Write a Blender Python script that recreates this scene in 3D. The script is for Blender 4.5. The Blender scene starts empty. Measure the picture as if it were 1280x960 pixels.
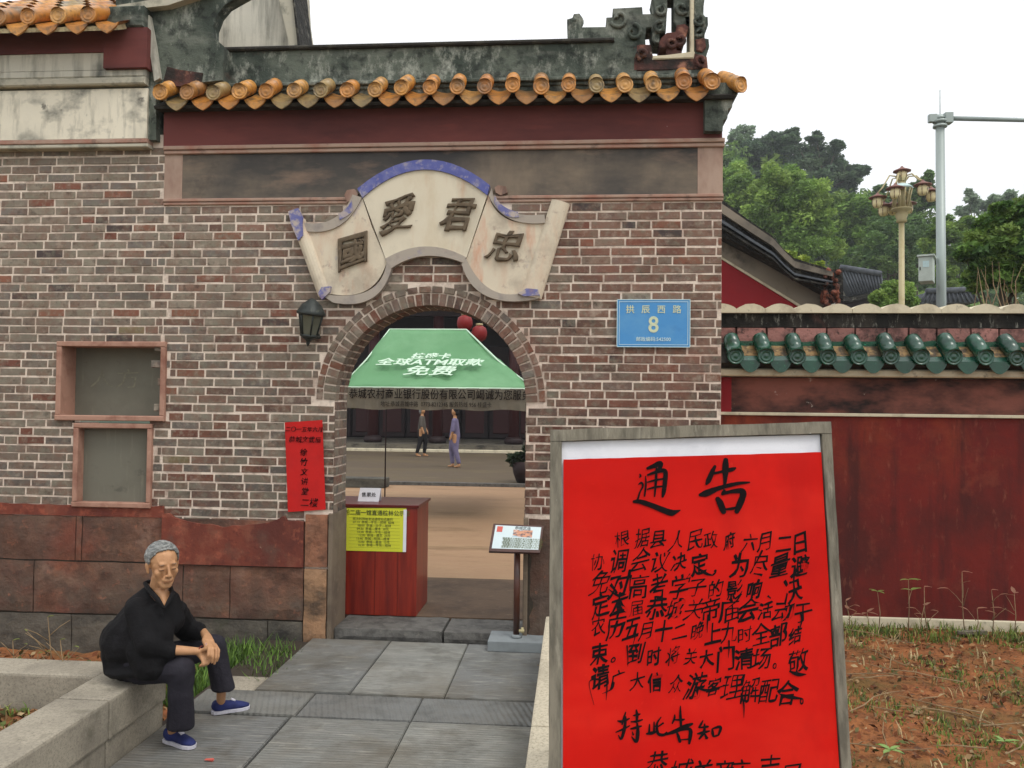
import bpy, bmesh, math, random
import numpy as np
from mathutils import Vector, Matrix, noise
R = random.Random(7)
sc = bpy.context.scene
col = sc.collection
# ------------------------------------------------------------------ camera
F = 1000.0; YH = 505.0; A = math.radians(4.5); ROLL = .011; H = 1.82; D = 6.1
P = math.atan((YH-480)/F)
fw = Vector((-math.sin(A)*math.cos(P), math.cos(A)*math.cos(P), math.sin(P)))
rt0 = Vector((math.cos(A), math.sin(A), 0)); up0 = rt0.cross(fw)
rt = rt0*math.cos(ROLL)+up0*math.sin(ROLL); up = -rt0*math.sin(ROLL)+up0*math.cos(ROLL)
cam = bpy.data.objects.new('camera', bpy.data.cameras.new('camera'))
col.objects.link(cam)
m = Matrix((rt, up, -fw)).transposed().to_4x4(); m.translation = (0, 0, H)
cam.matrix_world = m
cam.data.sensor_width = 36; cam.data.lens = 36*F/1280; cam.data.clip_end = 3000; cam.data.clip_start = .05
sc.camera = cam
CAM = Vector((0, 0, H))
def ray(px, py): return fw+rt*((px-640)/F)+up*((480-py)/F)
def W(px, py, Y=D):
    r = ray(px, py); return CAM+r*(Y/r.y)
def G(px, py, Z=0.):
    r = ray(px, py); return CAM+r*((Z-H)/r.z)
# ------------------------------------------------------------------ light
w = bpy.data.worlds.new('World'); sc.world = w; w.use_nodes = True
nt = w.node_tree; nt.nodes.clear()
SUN_EL = math.radians(58); SUN_AZ = math.radians(132)
sky = nt.nodes.new('ShaderNodeTexSky'); sky.sky_type = 'NISHITA'; sky.sun_disc = False
sky.sun_elevation = SUN_EL; sky.sun_rotation = SUN_AZ; sky.air_density = 1; sky.dust_density = 4
bg1 = nt.nodes.new('ShaderNodeBackground'); bg1.inputs[1].default_value = .05
hs = nt.nodes.new('ShaderNodeHueSaturation'); hs.inputs['Saturation'].default_value = .25
nt.links.new(sky.outputs[0], hs.inputs['Color']); nt.links.new(hs.outputs[0], bg1.inputs[0])
# even white cloud layer: an overcast sky, a little brighter overhead
tc = nt.nodes.new('ShaderNodeTexCoord'); sx = nt.nodes.new('ShaderNodeSeparateXYZ')
mr = nt.nodes.new('ShaderNodeMapRange'); mr.inputs[1].default_value = 0; mr.inputs[2].default_value = 1
mr.inputs[3].default_value = .78; mr.inputs[4].default_value = 1.45
cn = nt.nodes.new('ShaderNodeTexNoise'); cn.inputs['Scale'].default_value = 1.2; cn.inputs['Detail'].default_value = 3
cm = nt.nodes.new('ShaderNodeMapRange'); cm.inputs[3].default_value = .94; cm.inputs[4].default_value = 1.06
ml = nt.nodes.new('ShaderNodeMath'); ml.operation = 'MULTIPLY'
bg2 = nt.nodes.new('ShaderNodeBackground'); bg2.inputs[0].default_value = (.97, .985, 1, 1)
nt.links.new(tc.outputs['Generated'], sx.inputs[0]); nt.links.new(sx.outputs[2], mr.inputs[0])
nt.links.new(tc.outputs['Generated'], cn.inputs['Vector']); nt.links.new(cn.outputs[0], cm.inputs[0])
nt.links.new(mr.outputs[0], ml.inputs[0]); nt.links.new(cm.outputs[0], ml.inputs[1]); nt.links.new(ml.outputs[0], bg2.inputs[1])
ad = nt.nodes.new('ShaderNodeAddShader'); wo = nt.nodes.new('ShaderNodeOutputWorld')
nt.links.new(bg1.outputs[0], ad.inputs[0]); nt.links.new(bg2.outputs[0], ad.inputs[1]); nt.links.new(ad.outputs[0], wo.inputs[0])
sun = bpy.data.objects.new('sun', bpy.data.lights.new('sun', 'SUN')); col.objects.link(sun)
sun.data.energy = 1.1; sun.data.angle = math.radians(18); sun.data.color = (1, .95, .87)
sd = Vector((math.sin(SUN_AZ)*math.cos(SUN_EL), math.cos(SUN_AZ)*math.cos(SUN_EL), math.sin(SUN_EL)))
sun.rotation_euler = sd.to_track_quat('Z', 'Y').to_euler()
sc.view_settings.view_transform = 'Standard'; sc.view_settings.look = 'None'
sc.view_settings.exposure = 0.0; sc.view_settings.gamma = 1
sc.cycles.max_bounces = 5; sc.cycles.diffuse_bounces = 3; sc.cycles.transparent_max_bounces = 6

# ------------------------------------------------------------------ materials
def lin(c): return tuple(((v/255)/12.92 if v/255 <= .04045 else ((v/255+.055)/1.055)**2.4) for v in c)
def S(r, g, b, k=1.0):
    c = lin((r, g, b)); return (min(1, c[0]*k), min(1, c[1]*k), min(1, c[2]*k), 1)
def mat(name, base=(.5, .5, .5, 1), layers=(), rough=.85, bump=None, src=None, space='pos', spec=.3, metal=0, tint=.0, waves=None, coat=0, trans=0, bump2=None):
    m = bpy.data.materials.new(name); m.use_nodes = True
    t = m.node_tree; n = t.nodes; l = t.links; b = n['Principled BSDF']
    b.inputs['Roughness'].default_value = rough; b.inputs['Metallic'].default_value = metal
    b.inputs['Specular IOR Level'].default_value = spec
    if coat: b.inputs['Coat Weight'].default_value = coat; b.inputs['Coat Roughness'].default_value = .15
    if space == 'pos': co = n.new('ShaderNodeNewGeometry').outputs['Position']
    else: co = n.new('ShaderNodeTexCoord').outputs['Object']
    def nz(scale, detail=4, ro=.6, off=0):
        mp = n.new('ShaderNodeMapping'); l.new(co, mp.inputs[0])
        mp.inputs['Scale'].default_value = scale if isinstance(scale, tuple) else (scale,)*3
        mp.inputs['Location'].default_value = (off*3.1, off*1.7, off*2.3)
        x = n.new('ShaderNodeTexNoise'); x.inputs['Scale'].default_value = 1; x.inputs['Detail'].default_value = detail
        x.inputs['Roughness'].default_value = ro; l.new(mp.outputs[0], x.inputs['Vector']); return x.outputs[0]
    if src == 'obj': cur = n.new('ShaderNodeObjectInfo').outputs['Color']
    elif src == 'vcol':
        a = n.new('ShaderNodeAttribute'); a.attribute_name = 'tint'; cur = a.outputs['Color']
    else:
        c = n.new('ShaderNodeRGB'); c.outputs[0].default_value = base; cur = c.outputs[0]
    for i, L in enumerate(layers):
        colr, scale, lo, hi, amt = L[:5]; o = L[5] if len(L) > 5 else {}
        f = nz(scale, o.get('d', 5), o.get('r', .62), i+1+o.get('off', 0))
        r = n.new('ShaderNodeMapRange'); l.new(f, r.inputs[0])
        r.inputs[1].default_value = lo; r.inputs[2].default_value = hi; r.inputs[4].default_value = amt
        fo = r.outputs[0]
        for key, ax in (('z', 2), ('x', 0)):
            if key in o:
                s = n.new('ShaderNodeSeparateXYZ'); l.new(co, s.inputs[0])
                q = n.new('ShaderNodeMapRange'); q.interpolation_type = 'SMOOTHSTEP'; l.new(s.outputs[ax], q.inputs[0])
                q.inputs[1].default_value = o[key][0]; q.inputs[2].default_value = o[key][1]
                mu = n.new('ShaderNodeMath'); mu.operation = 'MULTIPLY'; l.new(fo, mu.inputs[0]); l.new(q.outputs[0], mu.inputs[1]); fo = mu.outputs[0]
        mx = n.new('ShaderNodeMix'); mx.data_type = 'RGBA'; mx.blend_type = o.get('blend', 'MIX')
        l.new(fo, mx.inputs[0]); l.new(cur, mx.inputs[6]); mx.inputs[7].default_value = colr; cur = mx.outputs[2]
    if tint:
        oi = n.new('ShaderNodeObjectInfo'); q = n.new('ShaderNodeMapRange'); l.new(oi.outputs['Random'], q.inputs[0])
        q.inputs[3].default_value = 1-tint; q.inputs[4].default_value = 1+tint
        mx = n.new('ShaderNodeMix'); mx.data_type = 'RGBA'; mx.blend_type = 'MULTIPLY'; mx.inputs[0].default_value = 1
        cc = n.new('ShaderNodeCombineColor')
        for k in range(3): l.new(q.outputs[0], cc.inputs[k])
        l.new(cur, mx.inputs[6]); l.new(cc.outputs[0], mx.inputs[7]); cur = mx.outputs[2]
    l.new(cur, b.inputs['Base Color'])
    nrm = None
    for bb in (bump, bump2):
        if bb:
            f = nz(bb[0], bb[3] if len(bb) > 3 else 6, .65, 9)
            bp = n.new('ShaderNodeBump'); bp.inputs['Strength'].default_value = bb[1]; bp.inputs['Distance'].default_value = bb[2] if len(bb) > 2 else .01
            l.new(f, bp.inputs['Height'])
            if nrm: l.new(nrm, bp.inputs['Normal'])
            nrm = bp.outputs[0]
    if waves:
        mp = n.new('ShaderNodeMapping'); l.new(co, mp.inputs[0]); mp.inputs['Rotation'].default_value = waves[2] if len(waves) > 2 else (0, 0, 0)
        wv = n.new('ShaderNodeTexWave'); wv.inputs['Scale'].default_value = waves[0]; wv.inputs['Distortion'].default_value = 1.6
        wv.inputs['Detail'].default_value = 3; wv.inputs['Detail Scale'].default_value = 2
        wv.bands_direction = 'Y'; l.new(mp.outputs[0], wv.inputs[0])
        bp = n.new('ShaderNodeBump'); bp.inputs['Strength'].default_value = waves[1]; bp.inputs['Distance'].default_value = .008
        l.new(wv.outputs[1], bp.inputs['Height'])
        if nrm: l.new(nrm, bp.inputs['Normal'])
        nrm = bp.outputs[0]
    if nrm: l.new(nrm, b.inputs['Normal'])
    if trans:
        tr = n.new('ShaderNodeBsdfTranslucent'); l.new(cur, tr.inputs[0]); ms = n.new('ShaderNodeMixShader'); ms.inputs[0].default_value = trans
        out = n['Material Output']; l.new(b.outputs[0], ms.inputs[1]); l.new(tr.outputs[0], ms.inputs[2]); l.new(ms.outputs[0], out.inputs[0])
    return m
white_bloom = S(205, 195, 180)
brick_layers = [(S(122, 92, 76), 11, .46, .6, .5, {'d': 7}), (S(118, 118, 102), 15, .5, .62, .45, {'d': 7}), (S(156, 144, 128), 26, .52, .68, .5, {'d': 7, 'r': .7}), (S(62, 50, 44), 19, .55, .7, .6, {'d': 7}), (S(186, 174, 158), 6, .58, .7, .4, {'d': 8}),
                (S(140, 82, 66), (1.1, 1, 1.5), .5, .66, .35, {'x': (-1.6, .2)}), (S(78, 70, 62), 2.3, .54, .7, .45)]
M_brick = mat('grey_brick', src='obj', layers=brick_layers, bump=(60, .6, .004), rough=.92)
M_brick_s = mat('grey_brick_mass', src='vcol', layers=brick_layers, bump=(60, .6, .004), rough=.92)
M_mortar = mat('lime_mortar', S(224, 208, 192), [(S(146, 122, 108), 8, .45, .68, .75, {'d': 7}), (S(176, 120, 100), 1.6, .52, .7, .5, {'x': (-1.6, .2)}),
               (S(90, 82, 74), 18, .55, .75, .5)], bump=(45, .8, .006), rough=.95)
M_mould = mat('pink_moulding', S(168, 142, 126), [(S(150, 92, 76), 5, .45, .7, .7), (S(70, 60, 56), 9, .58, .75, .7)], bump=(30, .5, .004))
M_frieze = mat('dark_red_frieze', S(110, 60, 56), [(S(70, 40, 40), (.8, 1, 3), .4, .7, .8), (S(140, 70, 62), (3, 3, 12), .6, .8, .35), (S(190, 170, 160), 22, .72, .78, .6)], bump=(20, .3, .004))
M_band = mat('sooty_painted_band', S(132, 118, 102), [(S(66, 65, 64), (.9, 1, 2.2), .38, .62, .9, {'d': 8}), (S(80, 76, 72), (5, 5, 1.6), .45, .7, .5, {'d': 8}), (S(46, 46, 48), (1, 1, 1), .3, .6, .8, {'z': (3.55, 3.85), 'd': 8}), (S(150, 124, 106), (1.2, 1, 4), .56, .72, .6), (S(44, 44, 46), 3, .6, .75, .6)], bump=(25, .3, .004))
M_bandend = mat('pinkish_plaster', S(170, 146, 130), [(S(120, 84, 72), (3, 3, 1.5), .45, .7, .8), (S(70, 62, 60), (8, 8, 2), .58, .7, .7)], bump=(30, .4, .004))
M_mouldy = mat('mouldy_plaster', S(96, 102, 92), [(S(56, 64, 58), (3, 3, 2), .42, .6, .85, {'d': 8}), (S(176, 178, 166), (7, 7, 3.5), .52, .66, .8, {'d': 10, 'r': .75}), (S(150, 150, 140), (1.2, 1, 5), .52, .68, .5, {'d': 8}),
               (S(34, 38, 36), 12, .5, .66, .75, {'d': 8}), (S(138, 100, 92), 1.6, .64, .74, .5)], bump=(28, .9, .012), rough=.95)
M_mouldy2 = mat('mouldy_red_plaster', S(96, 62, 56), [(S(36, 38, 36), 5, .4, .6, .9, {'d': 8}), (S(170, 120, 98), 7, .55, .68, .8, {'d': 8}), (S(200, 190, 175), 12, .64, .72, .7)], bump=(40, .9, .01), rough=.95)
M_whiteplaster = mat('streaked_white_plaster', S(196, 192, 178), [(S(120, 118, 108), (14, 14, 1.5), .45, .68, .75, {'d': 8}), (S(60, 66, 64), (3, 3, 1.2), .56, .7, .8), (S(212, 206, 190), 3, .5, .7, .5)], bump=(22, .4, .005))
M_mural = mat('faded_mural_plaster', S(226, 218, 198), [(S(150, 148, 136), (1.2, 1, 1), .45, .64, .55, {'d': 7}), (S(104, 104, 98), (3, 3, 4), .56, .7, .6, {'d': 8}), (S(92, 94, 90), (2.2, 2, 2.6), .54, .66, .8, {'d': 7}), (S(120, 118, 108), (16, 16, 3), .52, .7, .5), (S(70, 68, 66), (7, 7, 7), .63, .7, .75)], bump=(22, .3, .004))
M_greymould = mat('grey_green_moulding', S(182, 176, 158), [(S(176, 170, 156), (2, 2, 20), .5, .7, .7), (S(70, 76, 70), 6, .5, .7, .8)], bump=(25, .4, .005))
tile_l = [(S(112, 84, 56), 22, .46, .68, .7), (S(72, 66, 52), 9, .54, .68, .8, {'d': 7}), (S(84, 80, 66), 3, .56, .68, .6), (S(225, 170, 90), 40, .6, .75, .4)]
M_tile = mat('orange_glazed_tile', src='obj', layers=tile_l, bump=(70, .3, .003), rough=.38, spec=.5)
M_gtile = mat('green_glazed_tile', S(18, 68, 50), [(S(10, 54, 42), 14, .45, .7, .8), (S(60, 150, 110), 30, .62, .75, .5), (S(30, 34, 28), 9, .6, .72, .7)], bump=(60, .25, .003), rough=.22, spec=.7, tint=.25)
M_underdark = mat('dark_underlayer', S(46, 44, 40), [(S(84, 80, 70), 14, .5, .7, .6)], bump=(30, .5, .01))
M_redstone = mat('red_washed_stone', src='obj', layers=[(S(156, 128, 112), (4, 4, 4), .52, .68, .5, {'d': 9}), (S(100, 90, 78), 3, .2, .5, .75, {'z': (.46, .12)}), (S(130, 90, 68), 6, .46, .62, .6, {'d': 8}), (S(150, 84, 56), (2, 2, 3), .58, .68, .6, {'d': 8}), (S(66, 50, 44), 11, .5, .66, .6, {'d': 8}), (S(116, 54, 42), (1.7, 1.7, 2.2), .48, .66, .55, {'d': 7}), (S(78, 70, 62), (1.2, 1.2, .8), .46, .64, .7, {'d': 7}), (S(84, 58, 46), (3, 3, 4), .48, .66, .75, {'d': 7}), (S(176, 110, 84), 16, .6, .74, .5, {'d': 7}), (S(50, 36, 30), (2, 2, 5), .58, .72, .7), (S(64, 56, 50), (1.4, 1, 1), .5, .62, .5)],
                 bump=(24, .9, .014), bump2=((70, 70, 12), .5, .006), rough=.9)
M_redplaster = mat('red_plaster_patch', S(118, 60, 46), [(S(146, 92, 72), 8, .5, .66, .6, {'d': 8}), (S(78, 34, 28), 14, .54, .7, .6, {'d': 8}), (S(84, 44, 38), (3, 3, 1.4), .45, .65, .8, {'d': 7}), (S(92, 74, 64), 5, .55, .7, .5, {'d': 7}), (S(176, 98, 74), 12, .56, .72, .6), (S(210, 190, 170), 20, .72, .78, .6)], bump=(18, .7, .01))
M_darkstone = mat('dark_base_stone', src='obj', layers=[(S(60, 58, 54), 1.2, .4, .7, .5), (S(44, 42, 40), (3, 3, 5), .45, .65, .8, {'d': 7}), (S(120, 110, 94), 20, .58, .74, .5), (S(60, 66, 44), 3, .6, .75, .4)], bump=(26, .9, .014), bump2=((80, 80, 8), .6, .006))
M_granite = mat('cream_granite', S(196, 186, 164), [(S(150, 138, 118), 60, .45, .65, .5, {'d': 3}), (S(96, 88, 76), 130, .58, .68, .6, {'d': 2}), (S(120, 112, 98), 2.2, .5, .7, .5)], bump=(90, .35, .003), tint=.06)
M_slab = mat('grey_paving_slab', src='obj', layers=[(S(84, 84, 78), (1.3, 2.2, 1), .46, .62, .55, {'d': 8}), (S(60, 60, 56), 90, .6, .72, .5, {'d': 3}), (S(150, 150, 142), 9, .6, .7, .5, {'d': 8}), (S(118, 120, 116), 3, .48, .68, .5), (S(74, 70, 62), 5, .5, .7, .6, {'d': 8}), (S(160, 158, 148), (5, 40, 4), .54, .7, .5, {'d': 6}), (S(70, 66, 60), (6, 60, 4), .56, .7, .6, {'d': 6}), (S(96, 86, 70), 1.1, .46, .66, .6)], bump=(40, .5, .006), waves=(11, .45), rough=.72, spec=.4)
M_slab_v = mat('chiselled_paving_slab', src='obj', layers=[(S(92, 88, 80), (1.3, 2.2, 1), .46, .62, .5, {'d': 8}), (S(124, 126, 124), 3, .5, .7, .5), (S(70, 72, 70), 6, .5, .7, .6, {'d': 8})], bump=(40, .4, .006), waves=(9, .7, (0, 0, math.radians(72))), rough=.72, spec=.4)
M_joint = mat('dark_joint_earth', S(58, 50, 42), [(S(70, 66, 50), 12, .5, .7, .6)], bump=(30, .5, .01))
M_soil = mat('red_soil', S(154, 98, 58), [(S(116, 72, 44), 7, .42, .62, .8, {'d': 8}), (S(150, 96, 60), 16, .55, .72, .6, {'d': 8}), (S(84, 84, 46), 1.6, .5, .66, .6, {'d': 7}), (S(52, 38, 28), 30, .55, .7, .7)], bump=(22, 1, .03), rough=.98)
M_ground = mat('earth', S(106, 98, 70), [(S(80, 84, 52), .3, .4, .7, .8), (S(130, 110, 84), 2, .5, .7, .5)], bump=(4, .5, .05), rough=.95)
M_redwall = mat('red_limewash', S(104, 30, 24), [(S(132, 62, 36), (1.2, 1.2, 1.6), .44, .64, .8, {'d': 8, 'z': (1.0, 1.7)}), (S(66, 28, 24), (1.6, 1.6, 1.2), .44, .62, .75, {'d': 8}), (S(84, 30, 26), 9, .48, .68, .5, {'d': 8}), (S(58, 26, 24), (5, 5, .7), .5, .64, .7, {'d': 8}), (S(136, 84, 62), (22, 22, 7), .6, .74, .4, {'d': 6}), (S(120, 56, 40), 3.5, .58, .68, .5, {'d': 8})], bump=(14, .5, .008), rough=.9)
M_redwall_end = mat('red_gable_wash', S(140, 34, 40), [(S(110, 30, 34), 1, .4, .7, .6)], rough=.9)
M_cream = mat('cream_lime_moulding', S(206, 196, 170), [(S(150, 138, 116), 6, .48, .7, .6), (S(84, 76, 66), 16, .6, .74, .6)], bump=(30, .4, .005))
M_pinkrow = mat('mouldy_pink_tile_course', S(148, 104, 96), [(S(70, 50, 48), 9, .45, .62, .8, {'d': 8}), (S(40, 36, 34), 24, .56, .68, .8), (S(176, 140, 124), 14, .6, .72, .5)], bump=(40, .8, .01), tint=.2)
M_sootband = mat('soot_stained_band', S(128, 78, 66), [(S(28, 26, 26), (1.1, 1, 2.4), .42, .58, .95, {'d': 9}), (S(24, 22, 22), (2, 2, 4), .42, .6, .85, {'d': 8, 'z': (2.02, 2.14)}), (S(190, 180, 168), 9, .68, .74, .7, {'d': 6})], bump=(20, .4, .006))
M_blackmould = mat('black_mould_plaster', S(60, 56, 50), [(S(26, 26, 24), (6, 6, 3), .4, .56, .9, {'d': 9}), (S(170, 168, 156), (22, 22, 7), .58, .7, .75, {'d': 9, 'r': .7}), (S(96, 70, 62), 3, .6, .7, .5)], bump=(40, .8, .01))
M_scroll = mat('cream_scroll_plaster', S(216, 206, 184), [(S(150, 140, 124), (2.2, 2, 1.4), .52, .68, .4, {'d': 8}), (S(196, 178, 148), (4, 4, 2), .5, .72, .6, {'d': 6}), (S(190, 140, 104), (8, 8, 1.2), .6, .78, .45), (S(140, 130, 118), 20, .64, .76, .4)], bump=(24, .25, .003))
M_scroll_p = mat('pink_stained_scroll_plaster', S(212, 200, 178), [(S(196, 154, 126), (7, 7, 2.2), .48, .72, .6, {'d': 7}), (S(140, 126, 112), 3.5, .5, .68, .5, {'d': 8}), (S(200, 120, 84), (5, 5, 1.4), .58, .7, .5, {'d': 7}), (S(120, 92, 90), 12, .6, .74, .6), (S(96, 96, 150), (6, 6, 3), .62, .7, .4)], bump=(24, .4, .004))
M_blue = mat('blue_painted_rim', S(92, 98, 158), [(S(124, 126, 168), 14, .46, .66, .7), (S(172, 164, 162), 18, .54, .66, .7, {'d': 8}), (S(70, 74, 130), 4, .5, .7, .5)], bump=(30, .3, .003))
M_bluepatch = mat('flaking_blue_paint', S(110, 112, 160), [(S(190, 176, 160), 14, .46, .58, .85, {'d': 8}), (S(80, 86, 150), 5, .5, .66, .6), (S(150, 120, 112), 9, .58, .7, .6)], bump=(30, .3, .003))
M_greyrim = mat('grey_painted_rim', S(168, 158, 146), [(S(120, 114, 116), 6, .5, .68, .6), (S(176, 160, 146), 16, .58, .74, .5), (S(90, 96, 160), 3, .64, .72, .5)], bump=(30, .3, .003))
M_char = mat('dark_raised_character', S(106, 92, 74), [(S(72, 62, 52), 10, .45, .65, .7), (S(140, 122, 98), 24, .6, .74, .5)], bump=(50, .5, .004))
M_boxframe = mat('pinkish_niche_frame', S(168, 130, 112), [(S(120, 74, 60), 6, .46, .68, .7), (S(200, 160, 140), 16, .6, .75, .5)], bump=(40, .5, .004))
M_boxback = mat('grey_green_niche_panel', S(112, 110, 98), [(S(96, 94, 82), 3, .45, .68, .6), (S(60, 60, 54), (5, 5, 8), .62, .7, .4), (S(150, 146, 126), (20, 20, 2), .6, .75, .4)], bump=(30, .3, .003))
M_paper_red = mat('red_paper', S(196, 20, 9), [(S(178, 12, 8), 2.5, .42, .7, .6), (S(216, 44, 28), (1.5, 1.5, 4), .5, .68, .5, {'d': 3}), (S(168, 14, 10), (5, 5, 2), .52, .7, .5, {'d': 4}), (S(222, 60, 44), 30, .66, .76, .35)], bump=((2.5, 2.5, 4), .5, .03, 1.5), bump2=(9, .25, .012, 1), rough=.65, spec=.12)
M_paper_red2 = mat('crimson_paper', S(190, 22, 18), [(S(160, 14, 14), 6, .45, .7, .5)], bump=(12, .3, .01), rough=.6)
M_paper_white = mat('white_paper', S(225, 226, 232), [(S(196, 198, 206), 5, .5, .7, .5)], bump=(10, .3, .01), rough=.6)
M_ink = mat('black_ink', S(22, 16, 17), [(S(70, 16, 14), 60, .62, .74, .4)], rough=.8, spec=.08)
M_oldwood = mat('weathered_grey_wood', S(128, 122, 108), [(S(84, 80, 70), (30, 30, 3), .42, .62, .8, {'d': 6}), (S(168, 162, 146), (40, 40, 5), .58, .74, .6), (S(190, 196, 190), 18, .7, .76, .8)], bump=((40, 40, 4), .8, .006))
M_bluesign = mat('blue_enamel', S(72, 142, 200), [(S(96, 156, 200), 5, .48, .7, .6), (S(60, 120, 180), 12, .55, .72, .4)], rough=.45, spec=.4)
M_signwhite = mat('sign_lettering_white', S(200, 224, 224), [(S(170, 200, 200), 40, .5, .7, .5)], rough=.5)
M_signyel = mat('faded_yellowish_lettering', S(206, 212, 176), [(S(160, 184, 176), 40, .5, .7, .6)], rough=.5)
M_lantern = mat('verdigris_black_metal', S(56, 60, 58), [(S(40, 44, 42), 16, .45, .65, .8), (S(130, 130, 112), 30, .6, .75, .5)], rough=.5, metal=.3, bump=(40, .3, .003))
M_lglass = mat('dusty_lantern_glass', S(96, 98, 86), [(S(90, 92, 76), 10, .45, .7, .7)], rough=.25, spec=.6)
M_podium = mat('red_varnished_wood', S(136, 38, 20), [(S(84, 16, 14), (14, 14, 1.2), .42, .66, .8, {'d': 6}), (S(160, 60, 40), (30, 30, 2), .6, .76, .5)], rough=.35, spec=.5, bump=((30, 30, 3), .2, .002))
M_podtop = mat('dark_red_counter_top', S(96, 30, 26), [(S(60, 22, 20), 8, .45, .7, .6)], rough=.3)
M_yellow = mat('yellow_printed_sheet', S(214, 216, 60), [(S(196, 200, 60), 3, .45, .7, .5)], rough=.4)
M_print = mat('faded_print', S(86, 92, 40), rough=.6)
M_browpost = mat('brown_wood_metal', S(74, 40, 28), [(S(40, 22, 18), 12, .45, .65, .7), (S(130, 88, 60), (40, 40, 6), .64, .76, .5)], rough=.35, spec=.5)
M_greybase = mat('grey_stone_base', S(128, 134, 136), [(S(100, 104, 106), 8, .45, .7, .6)], bump=(60, .4, .003))
M_panel = mat('pale_printed_panel', S(206, 220, 222), [(S(190, 206, 210), 3, .5, .7, .4)], rough=.25, spec=.5)
M_courtyard = mat('courtyard_earth', S(154, 124, 96), [(S(120, 96, 70), (.5, 1.6, 1), .54, .66, .75, {'d': 6}), (S(168, 140, 108), (1, 3, 1), .5, .7, .5), (S(134, 108, 82), 6, .55, .72, .4)], bump=(14, .5, .02), rough=.8)
M_courtyard2 = mat('far_courtyard_paving', S(88, 76, 62), [(S(96, 84, 62), (.4, 1, 1), .45, .65, .7), (S(124, 110, 84), (1, 3, 1), .55, .72, .4)], bump=(6, .4, .02))
M_threshold = mat('worn_sill_stone', S(100, 98, 94), [(S(60, 58, 56), 9, .45, .65, .7, {'d': 7}), (S(140, 136, 126), 20, .58, .74, .5)], bump=(22, .9, .015))
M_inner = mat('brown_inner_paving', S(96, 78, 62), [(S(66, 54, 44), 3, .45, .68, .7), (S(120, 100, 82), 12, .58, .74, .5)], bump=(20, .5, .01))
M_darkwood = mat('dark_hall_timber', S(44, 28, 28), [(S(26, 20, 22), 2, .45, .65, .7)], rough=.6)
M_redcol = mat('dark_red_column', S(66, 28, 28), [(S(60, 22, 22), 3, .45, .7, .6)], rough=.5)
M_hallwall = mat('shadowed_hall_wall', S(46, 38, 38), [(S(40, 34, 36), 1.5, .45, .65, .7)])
M_rooftile = mat('dark_grey_roof_tile', S(84, 88, 94), [(S(54, 58, 62), 5, .45, .65, .7), (S(110, 112, 112), 9, .6, .75, .5)], bump=(10, .5, .02))
M_greyplaster = mat('grey_gable_plaster', S(132, 122, 108), [(S(84, 80, 74), 1.4, .45, .66, .8), (S(50, 48, 46), 3, .56, .7, .7)], bump=(8, .4, .01))
M_blackridge = mat('black_lichen_ridge', S(48, 46, 42), [(S(30, 30, 28), 6, .45, .6, .8), (S(130, 126, 112), 9, .58, .7, .6, {'d': 8}), (S(110, 60, 46), 2, .64, .74, .4)], bump=(9, 1, .06))
M_tent = mat('green_tent_canvas', S(118, 172, 124), [(S(142, 192, 146), 1.0, .45, .65, .7), (S(86, 146, 98), (1, 1, 4), .58, .74, .4)], rough=.6, trans=.35, bump=((2, 2, 5), .3, .03))
M_valance = mat('grey_tent_valance', S(124, 118, 104), [(S(96, 92, 82), 3, .45, .7, .6)], rough=.7, trans=.15)
M_whitecloth = mat('white_lettering', S(198, 222, 200), rough=.6)
M_redlantern = mat('red_silk_lantern', S(124, 22, 22), rough=.5)
M_steel = mat('galvanised_pole', S(158, 168, 164), [(S(130, 140, 138), (2, 2, .6), .45, .68, .6), (S(176, 182, 176), 6, .6, .75, .4)], rough=.45, metal=.2)
M_cab = mat('pale_green_cabinet', S(196, 206, 196), [(S(160, 170, 160), 3, .5, .7, .5)], rough=.5)
M_lamppost = mat('cream_gold_lamp_metal', S(180, 168, 128), [(S(150, 130, 80), 4, .45, .68, .6)], rough=.45)
M_lampcap = mat('maroon_lamp_cap', S(116, 76, 66), rough=.5)
M_globe = mat('cream_lamp_globe', S(232, 218, 170), [(S(200, 182, 130), 6, .5, .7, .5)], rough=.3)
def leafmat(name, k=1.0): return mat(name, src='vcol', layers=[(S(40, 60, 30), 1.5, .5, .75, .35)], rough=.6, spec=.25, trans=.3, space='pos')
M_leaf = leafmat('tree_leaves')
M_trunk = mat('bark', S(84, 76, 60), [(S(56, 50, 42), 6, .45, .65, .7)], bump=(10, .6, .02))
M_grass = mat('grass_blades', src='vcol', rough=.7, trans=.25)
M_litter = mat('dry_leaf_litter', src='vcol', rough=.85, trans=.1)
M_twig = mat('dry_twigs', S(140, 118, 88), [(S(84, 66, 48), 10, .45, .68, .7)], rough=.8)
M_skin = mat('aged_skin', S(184, 138, 100), [(S(150, 102, 66), 16, .45, .66, .4, {'d': 6}), (S(196, 150, 104), 30, .56, .74, .4), (S(120, 70, 50), 9, .62, .74, .4)], bump=(90, .35, .003), rough=.55, spec=.35)
M_lip = mat('aged_lips', S(136, 84, 62), rough=.6)
M_hair = mat('grey_hair', S(142, 143, 140), [(S(92, 95, 94), (30, 30, 110), .42, .6, .8, {'d': 4}), (S(196, 196, 190), (26, 26, 90), .56, .7, .7, {'d': 4}), (S(70, 72, 72), 9, .5, .68, .7)], bump=((40, 40, 160), .9, .004, 3), rough=.5)
M_jacket = mat('black_cotton_jacket', S(17, 16, 18), [(S(11, 10, 12), 5, .45, .65, .7), (S(40, 38, 42), (12, 12, 5), .6, .76, .5)], bump=(9, .8, .02), bump2=(160, .25, .001), rough=.85, spec=.2)
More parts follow.
